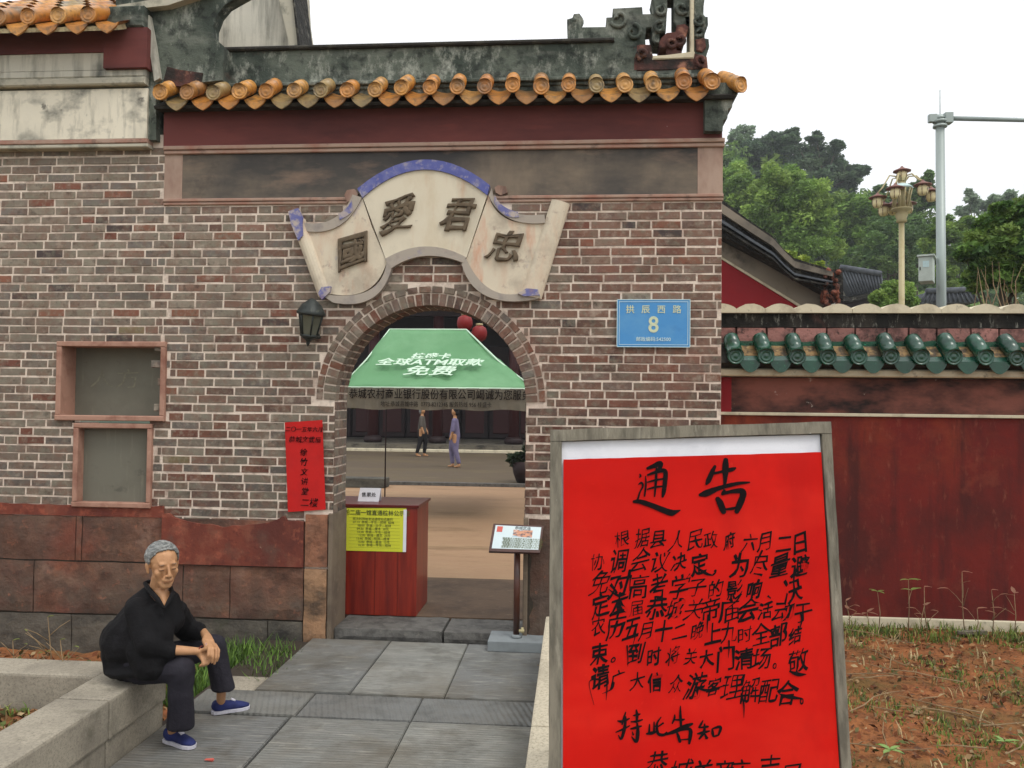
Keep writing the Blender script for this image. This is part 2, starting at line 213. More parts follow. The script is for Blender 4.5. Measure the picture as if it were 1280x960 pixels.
M_trouser = mat('dark_slate_trousers', S(42, 40, 47), [(S(30, 28, 36), 5, .45, .66, .7), (S(62, 60, 70), (16, 16, 5), .6, .76, .4)], bump=(9, .8, .02), bump2=(200, .2, .001), rough=.85, spec=.2)
M_shoe = mat('navy_canvas', S(38, 46, 96), [(S(26, 32, 70), 14, .45, .66, .6)], bump=(180, .3, .001), rough=.8)
M_sole = mat('white_rubber_sole', S(206, 204, 214), [(S(150, 150, 160), 20, .5, .7, .5)], rough=.6)
M_ring = mat('red_bracelet', S(120, 40, 30), rough=.5)
M_eye = mat('dark_eye', S(30, 22, 18), rough=.3)
M_lav = mat('lavender_dress', S(116, 108, 136), [(S(84, 80, 110), 6, .45, .68, .6)], rough=.8)
M_greycl = mat('grey_shirt', S(84, 78, 72), rough=.8)
M_tealcl = mat('teal_trousers', S(60, 90, 84), rough=.8)
M_blackcl = mat('black_cloth', S(24, 22, 24), rough=.8)
M_photo1 = mat('printed_red_seal', S(200, 96, 84), rough=.4)
M_photo2 = mat('printed_blue_pattern', S(130, 150, 190), [(S(200, 214, 220), 120, .48, .55, .9)], rough=.4)
M_photo3 = mat('printed_roof_picture', S(206, 150, 120), [(S(90, 84, 92), (30, 30, 60), .48, .6, .9), (S(190, 220, 232), (12, 12, 30), .56, .66, .8)], rough=.4)
M_terracotta = mat('terracotta', S(130, 78, 56), rough=.7)

# ------------------------------------------------------------------ helpers
def T(o, label=None, cat=None, group=None, kind=None):
    if label: o['label'] = label
    if cat: o['category'] = cat
    if group: o['group'] = group
    if kind: o['kind'] = kind
    return o
def thing(name, label, cat, loc=(0, 0, 0), group=None):
    o = bpy.data.objects.new(name, None); col.objects.link(o); o.location = loc; o.empty_display_size = .1
    o['_w'] = [float(v) for v in loc]
    return T(o, label, cat, group)
def adopt(o, parent):
    o.parent = parent
    if parent.type == 'EMPTY': o.matrix_parent_inverse = Matrix.Translation(-Vector(parent.location))
    else: o.matrix_parent_inverse = parent.matrix_basis.inverted()
def link(name, me, m=None, parent=None, smooth=False, color=None):
    if m: me.materials.clear(); me.materials.append(m)
    if smooth:
        for p in me.polygons: p.use_smooth = True
    o = bpy.data.objects.new(name, me); col.objects.link(o)
    if parent: adopt(o, parent)
    if color: o.color = color
    return o
def from_bm(name, bm, m, parent=None, smooth=False, color=None, norm=True):
    if norm: bmesh.ops.recalc_face_normals(bm, faces=bm.faces)
    me = bpy.data.meshes.new(name); bm.to_mesh(me); bm.free()
    return link(name, me, m, parent, smooth, color)
def bm_box(bm, x0, x1, y0, y1, z0, z1, ch=0.0, jit=0.0):
    if ch:
        ch = min(ch, abs(x1-x0)*.3, abs(z1-z0)*.3, abs(y1-y0)*.45)
    def j(): return (R.random()-.5)*2*jit if jit else 0
    if not ch:
        v = [bm.verts.new((x+j(), y+j(), z+j())) for y in (y0, y1) for z in (z0, z1) for x in (x0, x1)]
        f = [(0, 1, 3, 2), (4, 6, 7, 5), (0, 4, 5, 1), (2, 3, 7, 6), (0, 2, 6, 4), (1, 5, 7, 3)]
    else:   # chamfered front (towards -y) and top
        v = [bm.verts.new((x+j(), y0, z+j())) for z in (z0+ch, z1-ch) for x in (x0+ch, x1-ch)]
        v += [bm.verts.new((x+j(), y0+ch, z+j())) for z in (z0, z1) for x in (x0, x1)]
        v += [bm.verts.new((x, y1, z)) for z in (z0, z1) for x in (x0, x1)]
        f = [(0, 1, 3, 2), (0, 4, 5, 1), (1, 5, 7, 3), (3, 7, 6, 2), (2, 6, 4, 0), (4, 8, 9, 5), (5, 9, 11, 7), (7, 11, 10, 6), (6, 10, 8, 4), (8, 10, 11, 9)]
    for q in f: bm.faces.new([v[i] for i in q])
    return v
def box(name, x0, x1, y0, y1, z0, z1, m, parent=None, ch=0, jit=0, color=None, bevel=0):
    bm = bmesh.new(); bm_box(bm, x0, x1, y0, y1, z0, z1, ch, jit)
    if bevel:
        bmesh.ops.bevel(bm, geom=list(bm.edges), offset=bevel, segments=2, affect='EDGES', profile=.6)
    return from_bm(name, bm, m, parent, color=color)
def bm_prism(bm, pts, y0, y1, axis='y', ch=0):
    """pts: list of (x,z) outlines, extruded from y0 (front) to y1"""
    n = len(pts)
    def P3(p, y): return (p[0], y, p[1]) if axis == 'y' else ((y, p[0], p[1]) if axis == 'x' else (p[0], p[1], y))
    a = [bm.verts.new(P3(p, y0)) for p in pts]; b = [bm.verts.new(P3(p, y1)) for p in pts]
    bm.faces.new(a); bm.faces.new(b[::-1])
    for i in range(n): bm.faces.new((a[i], b[i], b[(i+1) % n], a[(i+1) % n]))
def prism(name, pts, y0, y1, m, parent=None, axis='y', color=None, bevel=0, smooth=False):
    bm = bmesh.new(); bm_prism(bm, pts, y0, y1, axis)
    bmesh.ops.recalc_face_normals(bm, faces=bm.faces)
    if bevel: bmesh.ops.bevel(bm, geom=[e for e in bm.edges if abs(e.verts[0].co.y-y0) < 1e-5 and abs(e.verts[1].co.y-y0) < 1e-5], offset=bevel, segments=2, affect='EDGES')
    return from_bm(name, bm, m, parent, smooth, color)
def bm_tube(bm, pts, r, seg=8, cap=True):
    pts = [Vector(p) for p in pts]; rs = r if isinstance(r, (list, tuple)) else [r]*len(pts)
    rings = []; ref = None
    for i, p in enumerate(pts):
        d = (pts[min(i+1, len(pts)-1)]-pts[max(i-1, 0)]).normalized()
        if ref is None: ref = d.orthogonal().normalized()
        ref = (ref-d*ref.dot(d)); ref = ref.normalized() if ref.length > 1e-6 else d.orthogonal().normalized()
        b = d.cross(ref)
        rings.append([bm.verts.new(p+(ref*math.cos(2*math.pi*k/seg)+b*math.sin(2*math.pi*k/seg))*rs[i]) for k in range(seg)])
    for a, b in zip(rings, rings[1:]):
        for k in range(seg): bm.faces.new((a[k], a[(k+1) % seg], b[(k+1) % seg], b[k]))
    if cap and seg > 2: bm.faces.new(rings[0][::-1]); bm.faces.new(rings[-1])
def tube(name, pts, r, m, parent=None, seg=8, smooth=True, color=None):
    bm = bmesh.new(); bm_tube(bm, pts, r, seg); return from_bm(name, bm, m, parent, smooth, color)
def bm_lathe(bm, prof, c=(0, 0, 0), seg=16):
    c = Vector(c); rings = []
    for r, z in prof:
        rings.append([bm.verts.new(c+Vector((max(r, 1e-4)*math.cos(2*math.pi*k/seg), max(r, 1e-4)*math.sin(2*math.pi*k/seg), z))) for k in range(seg)])
    for a, b in zip(rings, rings[1:]):
        for k in range(seg): bm.faces.new((a[k], a[(k+1) % seg], b[(k+1) % seg], b[k]))
    bm.faces.new(rings[0][::-1]); bm.faces.new(rings[-1])
def lathe(name, prof, c, m, parent=None, seg=16, smooth=True):
    bm = bmesh.new(); bm_lathe(bm, prof, c, seg); return from_bm(name, bm, m, parent, smooth)
def text(name, s, size, org, m, parent=None, u=Vector((1, 0, 0)), v=Vector((0, 0, 1)), ext=0.0015, off=0.0, bev=0, shear=0, wob=0, sx=1, ink=0, rise=0, drape=None):
    """flat lettering: centre org, baseline direction u, up v; ext = half depth"""
    c = bpy.data.curves.new(name, 'FONT'); c.body = s; c.size = size; c.extrude = ext; c.offset = off; c.shear = shear
    c.align_x = 'CENTER'; c.align_y = 'CENTER'; c.resolution_u = 3; c.bevel_depth = bev; c.bevel_resolution = 1 if bev else 0
    o = bpy.data.objects.new(name, c); col.objects.link(o)
    dg = bpy.context.evaluated_depsgraph_get(); me = bpy.data.meshes.new_from_object(o.evaluated_get(dg))
    bpy.data.objects.remove(o); bpy.data.curves.remove(c)
    u = u.normalized(); v = v.normalized(); n = u.cross(v); org = Vector(org)
    seed = R.random()*50
    if ink:      # uneven stroke weight, as from a loaded brush
        acc = {}
        for p in me.polygons:
            if abs(p.normal.z) < .5:
                for k in p.vertices:
                    q = me.vertices[k].co; key = (round(q.x, 5), round(q.y, 5)); a = acc.setdefault(key, [0, 0]); a[0] += p.normal.x; a[1] += p.normal.y
        for vt in me.vertices:
            a = acc.get((round(vt.co.x, 5), round(vt.co.y, 5)))
            if a:
                L_ = math.hypot(*a) or 1; q = noise.noise(Vector((vt.co.x/size*2.6+seed, vt.co.y/size*2.6, seed)))*1.5+.1
                vt.co.x += a[0]/L_*q*ink*size; vt.co.y += a[1]/L_*q*ink*size
    for vt in me.vertices:
        x, y, z = vt.co; x *= sx; y += rise*x
        if wob:
            q = noise.noise_vector(Vector((x/size*1.6+seed, y/size*1.6, seed)))*wob*size; x += q.x; y += q.y
        vt.co = org+u*x+v*y+n*z
        if drape: vt.co += drape(vt.co)
    return link(name, me, m, parent)
def brush(name, strokes, m, parent, to3d, nrm, th=.0015, kw=1.0):
    """hand-written strokes: each a list of (x,y,width) in picture units, swept as thin ink ribbons"""
    bm = bmesh.new()
    for s in strokes:
        pts = []
        for i in range(len(s)-1):          # Catmull-Rom
            p0 = s[max(i-1, 0)]; p1 = s[i]; p2 = s[i+1]; p3 = s[min(i+2, len(s)-1)]
            for k in range(5):
                t = k/5
                pts.append([.5*((2*b)+(-a+c)*t+(2*a-5*b+4*c-d)*t*t+(-a+3*b-3*c+d)*t**3) for a, b, c, d in zip(p0, p1, p2, p3)])
        pts.append(list(s[-1]))
        L = []; Rr = []
        for i, p in enumerate(pts):
            a = pts[max(i-1, 0)]; b = pts[min(i+1, len(pts)-1)]
            dx, dy = b[0]-a[0], b[1]-a[1]; n = math.hypot(dx, dy) or 1; dx /= n; dy /= n
            wv = max(p[2], .3)*.5*kw*(1+.12*noise.noise(Vector((p[0]*.5, p[1]*.5, 0))))
            L.append((p[0]-dy*wv, p[1]+dx*wv)); Rr.append((p[0]+dy*wv, p[1]-dx*wv))
        dx, dy = pts[-1][0]-pts[-2][0], pts[-1][1]-pts[-2][1]; n = math.hypot(dx, dy) or 1
        tip = (pts[-1][0]+dx/n*pts[-1][2]*.4, pts[-1][1]+dy/n*pts[-1][2]*.4)
        dx, dy = pts[0][0]-pts[1][0], pts[0][1]-pts[1][1]; n = math.hypot(dx, dy) or 1
        tip0 = (pts[0][0]+dx/n*pts[0][2]*.35, pts[0][1]+dy/n*pts[0][2]*.35)
        rows = [(tip0, tip0)]+list(zip(L, Rr))+[(tip, tip)]
        vs = []
        lift = R.random()*.0006
        for a, b in rows: vs.append([bm.verts.new(to3d(*a)+nrm*(th+lift)), bm.verts.new(to3d(*b)+nrm*(th+lift))])
        for q, r2 in zip(vs, vs[1:]): bm.faces.new((q[0], q[1], r2[1], r2[0]))
    return from_bm(name, bm, m, parent)
def ztop(py, px=550, Y=D): return W(px, py, Y).z
def link_tint(me, cols):
    a = me.color_attributes.new('tint', 'FLOAT_COLOR', 'CORNER')
    a.data.foreach_set('color', np.asarray(cols, dtype=np.float32).ravel())

CHH = .0682
# ------------------------------------------------------------------ brickwork
BRICKS = []
for i in range(8):
    bm = bmesh.new(); bm_box(bm, 0, 1, -.5, .5, 0, 1, 0, 0)
    bm.free(); bm = bmesh.new()
    c = .018; cz = .07
    def j(a): return (R.random()-.5)*a
    v = [bm.verts.new((x+j(.008), -.5+j(.12), z+j(.05))) for z in (cz, 1-cz) for x in (c, 1-c)]
    v += [bm.verts.new((x+j(.012), -.25, z+j(.08))) for z in (0, 1) for x in (0, 1)]
    v += [bm.verts.new((x, .5, z)) for z in (0, 1) for x in (0, 1)]
    for q in [(0, 1, 3, 2), (0, 4, 5, 1), (1, 5, 7, 3), (3, 7, 6, 2), (2, 6, 4, 0), (4, 8, 9, 5), (5, 9, 11, 7), (7, 11, 10, 6), (6, 10, 8, 4)]:
        bm.faces.new([v[k] for k in q])
    bmesh.ops.recalc_face_normals(bm, faces=bm.faces)
    me = bpy.data.meshes.new('brick'); bm.to_mesh(me); bm.free(); me.materials.append(M_brick); BRICKS.append(me)
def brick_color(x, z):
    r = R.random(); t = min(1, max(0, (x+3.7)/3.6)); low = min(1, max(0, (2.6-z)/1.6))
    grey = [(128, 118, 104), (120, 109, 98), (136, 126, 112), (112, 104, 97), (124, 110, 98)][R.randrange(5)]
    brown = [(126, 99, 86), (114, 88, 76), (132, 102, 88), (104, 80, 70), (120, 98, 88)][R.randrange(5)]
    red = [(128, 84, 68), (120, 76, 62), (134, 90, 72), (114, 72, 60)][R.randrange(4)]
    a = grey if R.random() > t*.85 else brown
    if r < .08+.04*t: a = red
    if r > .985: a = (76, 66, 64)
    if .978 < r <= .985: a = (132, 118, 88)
    k = .95+.14*(1-t)*min(1, max(0, (z-2.2)/1.2))-.50*t*low-.18*low+ (R.random()-.5)*.13  # shade and damp stain painted into the tint, darkest at the lower right
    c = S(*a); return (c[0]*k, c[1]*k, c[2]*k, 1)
def put_bricks(lst, parent, limit, name='brick', mass='brick_infill'):
    """lst: (matrix, colour). The first `limit` become parts, the rest one mass."""
    for mtx, c in lst[:limit]:
        o = bpy.data.objects.new(name, BRICKS[R.randrange(8)]); col.objects.link(o)
        o.parent = parent; o.matrix_parent_inverse = Matrix.Translation(-Vector(parent.location)) if parent.type == 'EMPTY' else Matrix.Identity(4)
        o.matrix_basis = mtx; o.color = c
    if len(lst) > limit:
        V = []; Fc = []; C = []
        for mtx, c in lst[limit:]:
            me = BRICKS[R.randrange(8)]; b0 = len(V)
            V += [mtx @ v.co for v in me.vertices]
            for p in me.polygons: Fc.append([b0+k for k in p.vertices]); C += [c]*len(p.vertices)
        me = bpy.data.meshes.new(mass); me.from_pydata(V, [], Fc); link_tint(me, C)
        o = link(mass, me, M_brick_s, parent); o['kind'] = 'stuff'
def bmat(x0, x1, z0, z1, yf, dep=.03):
    return Matrix.Translation((x0, yf+dep/2, z0)) @ Matrix.Diagonal((x1-x0, dep, z1-z0, 1))
def courses(xa, xb, za, zb, excl, yf=D, ch=.0682, jt=.0105, full=.232):
    """running bond with odd halves; excl(z) -> list of (x0,x1) gaps"""
    out = []; n = int((zb-za)/ch+.35)
    for i in range(n):
        z0 = za+i*ch; zc = z0+ch/2; wav = .002*math.sin(i*1.7)
        x = xa-R.random()*full; spans = [(xa, xb)]
        for a, b in excl(zc):
            ns = []
            for s, e in spans:
                if b <= s or a >= e: ns.append((s, e))
                else:
                    if a > s: ns.append((s, a))
                    if b < e: ns.append((b, e))
            spans = ns
        while x < xb:
            L = full*(1+(R.random()-.5)*.05)
            q = R.random()
            if q < .16: L = full*.48
            elif q < .22: L = full*.72
            for s, e in spans:
                a = max(x, s+jt/2); b = min(x+L-jt, e-jt/2)
                if b-a > .022:
                    dz = (R.random()-.5)*.002
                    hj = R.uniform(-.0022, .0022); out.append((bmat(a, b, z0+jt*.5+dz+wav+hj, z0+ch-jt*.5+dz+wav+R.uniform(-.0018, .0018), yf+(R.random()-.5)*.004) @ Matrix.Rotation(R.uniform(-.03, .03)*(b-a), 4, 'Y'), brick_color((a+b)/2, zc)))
            x += L
    return out

# ================================================================== THE GATE WALL
XS = W(204, 300).x; XE = W(903, 300).x
z_m1 = ztop(179); z_m1b = ztop(189); z_m2t = ztop(246); z_m2 = ztop(254); z_fr = ztop(136)
ARC = W(538, 502); RI = (W(657, 502).x-W(419, 502).x)/2; CX, CZ = (W(657, 502).x+W(419, 502).x)/2, ARC.z
RV = RI+.098; RO = RV+.055
TH = .34; YM = D+.004
gate = thing('gate_wall', 'old grey brick gate wall with round arch, orange tiled eaves and mouldy ridge', 'wall', (CX, D, 0))
def arcpts(r, n=28, a0=0, a1=math.pi): return [(CX+r*math.cos(a0+(a1-a0)*i/n), CZ+r*math.sin(a0+(a1-a0)*i/n)) for i in range(n+1)]
rb = RI+.006
XA = W(250, 600).x                                   # niches lie left of this
prism('mortar_body', [(CX+rb, -.3), (CX+rb, CZ)]+arcpts(rb)[1:-1]+[(CX-rb, CZ), (CX-rb, -.3), (XS, -.3), (XS, z_fr+.02), (XE-.005, z_fr+.02), (XE-.005, -.3)], YM, D+TH, M_mortar, gate)
zst = ztop(648)            # top of stone base
def ex_gate(z):
    r = []
    if z < CZ+.0: r.append((CX-RI, CX+RI))
    if CZ <= z+.03 and z < CZ+RO+.01:
        h = math.sqrt(max(0, (RO+.006)**2-max(0, z-CZ)**2)); r.append((CX-h, CX+h))
    pass
    if z < ztop(645): r.append((W(380, 700).x, CX+RI)); r.append((CX, W(692, 700).x))
    if z < ztop(668): r.append((XS-.2, CX-RI))
    return r
ZG0 = z_m2-.006-CHH*math.floor((z_m2-.006-(zst-.25))/CHH)
def bond(z): return .085*math.sin(round((z-ZG0)/CHH-.5)*2.7+1) if z < z_m2-.01 else 0
def ex_gate2(z): return ex_gate(z)+[(XS-1, XS+bond(z))]
bl = courses(XS-.1, XE, ZG0, z_m2-.004, ex_gate2)
# drop those lying under the plaque completely
plx = (W(400, 330).x, W(665, 330).x, ztop(330), ztop(240))
def hid(b):
    t = b[0].translation; L = b[0][0][0]
    dx = abs(t.x+L/2-CX); zt = t.z+.03
    lowb = ztop(322)-(.30*max(0, dx-.25)); return dx+L/2 < .8 and zt > lowb+.09 and zt > ztop(300)
bl = [b for b in bl if not hid(b)]
right_hidden = [b for b in bl if b[0].translation.x > W(690, 600).x and b[0].translation.z < ztop(545)]
rest = [b for b in bl if not (b[0].translation.x > W(690, 600).x and b[0].translation.z < ztop(545))]
R.shuffle(rest); rest.sort(key=lambda b: -round(b[0][0][0]*8))
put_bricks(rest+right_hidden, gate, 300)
# lower hidden courses, right of the gate
low = courses(W(692, 700).x, XE, 0.0, zst-.25, lambda z: [])
# arch rings
vl = []; N = 40
for i in range(N):
    a0 = math.pi*i/N; am = a0+math.pi/N/2; wth = (RI+RV)/2*math.pi/N-.009
    M0 = Matrix.Translation((CX+RI*math.cos(am), D-.004+.05+(R.random()-.5)*.004, CZ+RI*math.sin(am))) @ Matrix.Rotation(-am, 4, 'Y')
    hh = (.092+(R.random()-.5)*.006)
    mtx = M0 @ Matrix.Translation((0, 0, -wth/2)) @ Matrix.Diagonal((hh, .108, wth, 1))
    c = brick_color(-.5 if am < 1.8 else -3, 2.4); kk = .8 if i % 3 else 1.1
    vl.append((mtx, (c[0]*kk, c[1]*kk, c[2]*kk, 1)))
put_bricks(vl, gate, 300, 'arch_brick')
vl = []; N = 14
for i in range(N+1):
    for sub in range(2):
        am = math.pi*(i+.25+sub*.5)/N-(.0)
        if am > math.pi: continue
        wth = RV*math.pi/N/2-(.009 if sub else .002)
        M0 = Matrix.Translation((CX+(RV+.005)*math.cos(am), D+.042+(R.random()-.5)*.004, CZ+(RV+.005)*math.sin(am))) @ Matrix.Rotation(-am, 4, 'Y')
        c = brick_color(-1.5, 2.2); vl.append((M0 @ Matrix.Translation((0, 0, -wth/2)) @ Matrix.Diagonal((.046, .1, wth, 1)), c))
put_bricks(vl, gate, 300, 'arch_edge_brick')
# soffit and reveal bricks (run back through the wall)
sl = []; N = 40
for i in range(N):
    am = math.pi*(i+.5)/N; wth = RI*math.pi/N-.008
    for k, (ya, yb) in enumerate(((D+.112, D+.22), (D+.228, D+TH-.002))):
        M0 = Matrix.Translation((CX+RI*math.cos(am), (ya+yb)/2, CZ+RI*math.sin(am))) @ Matrix.Rotation(-am, 4, 'Y')
        mtx = M0 @ Matrix.Translation((0, 0, -wth/2)) @ Matrix.Diagonal((.05, yb-ya, wth, 1))
        # soffit face must look inwards: turn so the chamfered side faces the opening
        mtx = M0 @ Matrix.Translation((.0, 0, -wth/2)) @ Matrix.Rotation(math.radians(-90), 4, 'Z') @ Matrix.Translation((-(yb-ya)/2, .025, 0)) @ Matrix.Diagonal((yb-ya, .05, wth, 1))
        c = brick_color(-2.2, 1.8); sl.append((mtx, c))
put_bricks(sl, gate, 300, 'soffit_brick')
sl = []
z0 = ztop(645); n = int((CZ-z0)/CHH)
for i in range(n):
    za = z0+i*(CZ-z0)/n; zb = z0+(i+1)*(CZ-z0)/n-.008
    for side in (0, 1):
        X = CX-RI if side == 0 else CX+RI
        cuts = [D+.008, D+.125+.1*(i % 2), D+TH-.002]
        for ya, yb in zip(cuts, cuts[1:]):
            yb -= .008
            if side == 0: mtx = Matrix.Translation((X-.02, ya, za)) @ Matrix.Rotation(math.radians(90), 4, 'Z') @ Matrix.Diagonal((yb-ya, .04, zb-za, 1))
            else: mtx = Matrix.Translation((X+.02, yb, za)) @ Matrix.Rotation(math.radians(-90), 4, 'Z') @ Matrix.Diagonal((yb-ya, .04, zb-za, 1))
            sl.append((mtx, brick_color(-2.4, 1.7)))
put_bricks(sl, gate, 300, 'reveal_brick')
# stone piers and sill
zp = ztop(645)
def stone(name, x0, x1, z0, z1, y0, y1, m, parent, c, ch=.012):
    bm = bmesh.new(); nx = max(2, int((x1-x0)/.08)); nz_ = max(2, int((z1-z0)/.08))
    g = [[None]*(nz_+1) for _ in range(nx+1)]
    for i in range(nx+1):
        for k in range(nz_+1):
            x = x0+(x1-x0)*i/nx; z = z0+(z1-z0)*k/nz_; e = min(i, nx-i, k, nz_-k) == 0
            d = .010*noise.noise(Vector((x*4, z*4, 3)))+.006*noise.noise(Vector((x*13, z*13, 1)))
            xx = x+(ch*.6 if i == 0 else -ch*.6 if i == nx else 0)+(noise.noise(Vector((z*7, x0, 0)))*.006 if i in (0, nx) else 0)
            zz = z+(ch*.6 if k == 0 else -ch*.6 if k == nz_ else 0)+(noise.noise(Vector((x*7, z0, 5)))*.006 if k in (0, nz_) else 0)
            g[i][k] = bm.verts.new((xx, y0+(ch if e else 0)+d, zz))
    for i in range(nx):
        for k in range(nz_): bm.faces.new((g[i][k], g[i+1][k], g[i+1][k+1], g[i][k+1]))
    rim = [g[i][0] for i in range(nx+1)]+[g[nx][k] for k in range(1, nz_+1)]+[g[i][nz_] for i in range(nx-1, -1, -1)]+[g[0][k] for k in range(nz_-1, 0, -1)]
    back = [bm.verts.new((v.co.x, y1, v.co.z)) for v in rim]
    for i in range(len(rim)): bm.faces.new((rim[i], back[i], back[(i+1) % len(rim)], rim[(i+1) % len(rim)]))
    return from_bm(name, bm, m, parent, color=c)
xpl = W(381, 700).x
box('reveal_slab', CX-RI-.03, CX-RI+.004, D-.03, D+TH+.012, -.05, zp+.002, mat('grey_brown_render', S(118, 104, 88), [(S(84, 72, 62), 3, .45, .66, .7, {'d': 7}), (S(140, 126, 108), 16, .56, .72, .5)], bump=(24, .6, .01)), gate, ch=.006)
box('reveal_slab', CX+RI-.004, CX+RI+.03, D-.03, D+TH+.012, -.05, zp+.002, bpy.data.materials['grey_brown_render'], gate, ch=.006)
stone('pier_stone', xpl, CX-RI-.031, ztop(713), zp, D-.035, D+TH+.01, M_redstone, gate, S(150, 104, 80))
stone('pier_stone', xpl, CX-RI-.031, -.05, ztop(714), D-.04, D+TH+.01, M_darkstone, gate, S(166, 128, 96))
stone('pier_stone', CX+RI+.031, W(692, 700).x, -.05, zp, D-.012, D+TH+.01, M_redstone, gate, S(104, 74, 62))
stone('sill_stone', CX-RI+.006, CX+.12, -.05, .07, D+.03, D+TH+.12, M_threshold, gate, None, .012)
stone('sill_stone', CX+.122, CX+RI-.006, -.05, .068, D+.032, D+TH+.12, M_threshold, gate, None, .012)
# big base stones; the rows run on under the hall wall on the left
XL0 = W(-60, 700).x
hall = thing('side_hall_wall', 'brick side hall wall with faded mural band and red washed stone base, at the far left', 'wall', ((XL0+XS)/2, D, 0))
rows = [(ztop(713), ztop(655), [-60, 95, 103, 232, 381], 0), (ztop(781), ztop(714), [-60, 44, 230, 289, 381], 1), (ztop(838), ztop(782.5), [-60, 93, 210, 337, 381], 2)]
rs_c = [S(112, 82, 68), S(120, 92, 76), S(102, 78, 66), S(120, 84, 68)]
for z0, z1, xs, k in rows:
    for a, b in zip(xs, xs[1:]):
        xa, xb = W(a, 700).x+.001, W(b, 700).x-.001
        par = hall if (a+b)/2 < 205 else gate
        stone('base_stone', xa, xb, z0+.0, z1-.0, D-.015-.006*R.random(), D+.05, M_darkstone if k == 2 else M_redstone, par,
              S(104, 98, 88) if k == 2 else rs_c[R.randrange(4)], .006)
stone('base_stone', W(692, 700).x+.01, XE-.004, -.05, ztop(713), D-.015, D+.05, M_redstone, gate, rs_c[0])
box('dark_stone_bed', XL0, xpl-.002, D-.002, D+.05, -.3, ztop(657), M_joint, hall)
box('dark_stone_bed', CX+RI+.004, XE-.01, D-.002, D+.05, -.3, ztop(657), M_joint, gate)
# ragged red plaster over the lowest courses
bm = bmesh.new(); n = 60; xa, xb = W(205, 650).x, W(381, 650).x; topz = []
for i in range(n+1):
    x = xa+(xb-xa)*i/n; t = i/n
    py = 650+13*math.sin(math.pi*min(1, max(0, (t-.05)/.8)))**.6+3*noise.noise(Vector((x*9, 0, 0)))
    if t > .87: py = 655+2*noise.noise(Vector((x*9, 0, 0)))
    topz.append((x, ztop(py)))
pts = topz+[(xb, ztop(713)), (xa, ztop(713))]
bm_prism(bm, [(p[0], p[1]) for p in pts], D-.034, D+.02)
from_bm('red_plaster_patch', bm, M_redplaster, gate)
bm = bmesh.new(); xa, xb = XL0, W(205, 650).x; topz = []
for i in range(n+1):
    x = xa+(xb-xa)*i/n; topz.append((x, ztop(641+2.5*noise.noise(Vector((x*6, 0, 7))))))
bm_prism(bm, topz+[(xb, ztop(655)), (xa, ztop(655))], D-.012, D+.04)
from_bm('red_plaster_patch', bm, M_redplaster, hall)
# mouldings, painted band, frieze
def strip(name, x0, x1, z0, z1, out, m, parent, y1=D+.05, steps=1):
    for s in range(steps):
        h = (z1-z0)/steps
        box(name, x0, x1, D-out*(1-.35*(steps-1-s)), y1, z0+h*s, z0+h*(s+1)-(.002 if s < steps-1 else 0), m, parent, ch=.005)
strip('lower_moulding', XS, XE+.004, z_m2, z_m2t, .022, M_mould, gate, steps=2)
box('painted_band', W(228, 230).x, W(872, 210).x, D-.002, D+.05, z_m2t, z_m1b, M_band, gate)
box('band_end_panel', XS, W(228, 230).x, D-.004, D+.05, z_m2t, z_m1b, M_bandend, gate)
box('band_end_panel', W(872, 210).x, XE, D-.004, D+.05, z_m2t, z_m1b, M_bandend, gate)
strip('upper_moulding', XS, XE+.01, z_m1b, z_m1, .035, M_mould, gate, steps=2)
box('frieze_board', XS, XE-.01, D-.03, D+.2, z_m1, z_fr+.01, M_frieze, gate)
# ---- roof tiles
def cap_mesh(r, L, slope, seg=16, flare=1.0):
    """round cap tile: axis from the eave end (origin) up the slope; relief disc at its front"""
    bm = bmesh.new(); d = Vector((0, math.cos(slope), math.sin(slope))); e = Vector((1, 0, 0)); n = d.cross(e) * -1
    n = Vector((0, -math.sin(slope), math.cos(slope)))
    fe = Vector((0, 0, 1))       # disc stands vertical
    def ring(s, rr, up_=n, off=0): return [bm.verts.new(d*s+Vector((0, off, 0))+(e*math.cos(2*math.pi*k/seg)+up_*math.sin(2*math.pi*k/seg))*rr) for k in range(seg)]
    rings = [ring(0, r*.02, fe, -.003), ring(0, r*.18, fe, -.003), ring(0, r*.26, fe, 0), ring(0, r*.46, fe, -.0), ring(0, r*.54, fe, -.003), ring(0, r*.62, fe, -.003), ring(0, r*.68, fe, .001), ring(0, r*.80, fe, .001), ring(0, r*.86, fe, -.005), ring(0, r*.96, fe, -.004), ring(0, r, fe, -.001), ring(.012, r*1.0), ring(.02, r*.93), ring(L*.55, r*.9), ring(L*.56, r*.97), ring(L, r*.93)]
    for a, b in zip(rings, rings[1:]):
        for k in range(seg): bm.faces.new((a[k], a[(k+1) % seg], b[(k+1) % seg], b[k]))
    bm.faces.new(rings[0][::-1])
    bmesh.ops.recalc_face_normals(bm, faces=bm.faces)
    me = bpy.data.meshes.new('cap_tile'); bm.to_mesh(me); bm.free()
    for p in me.polygons: p.use_smooth = True
    return me
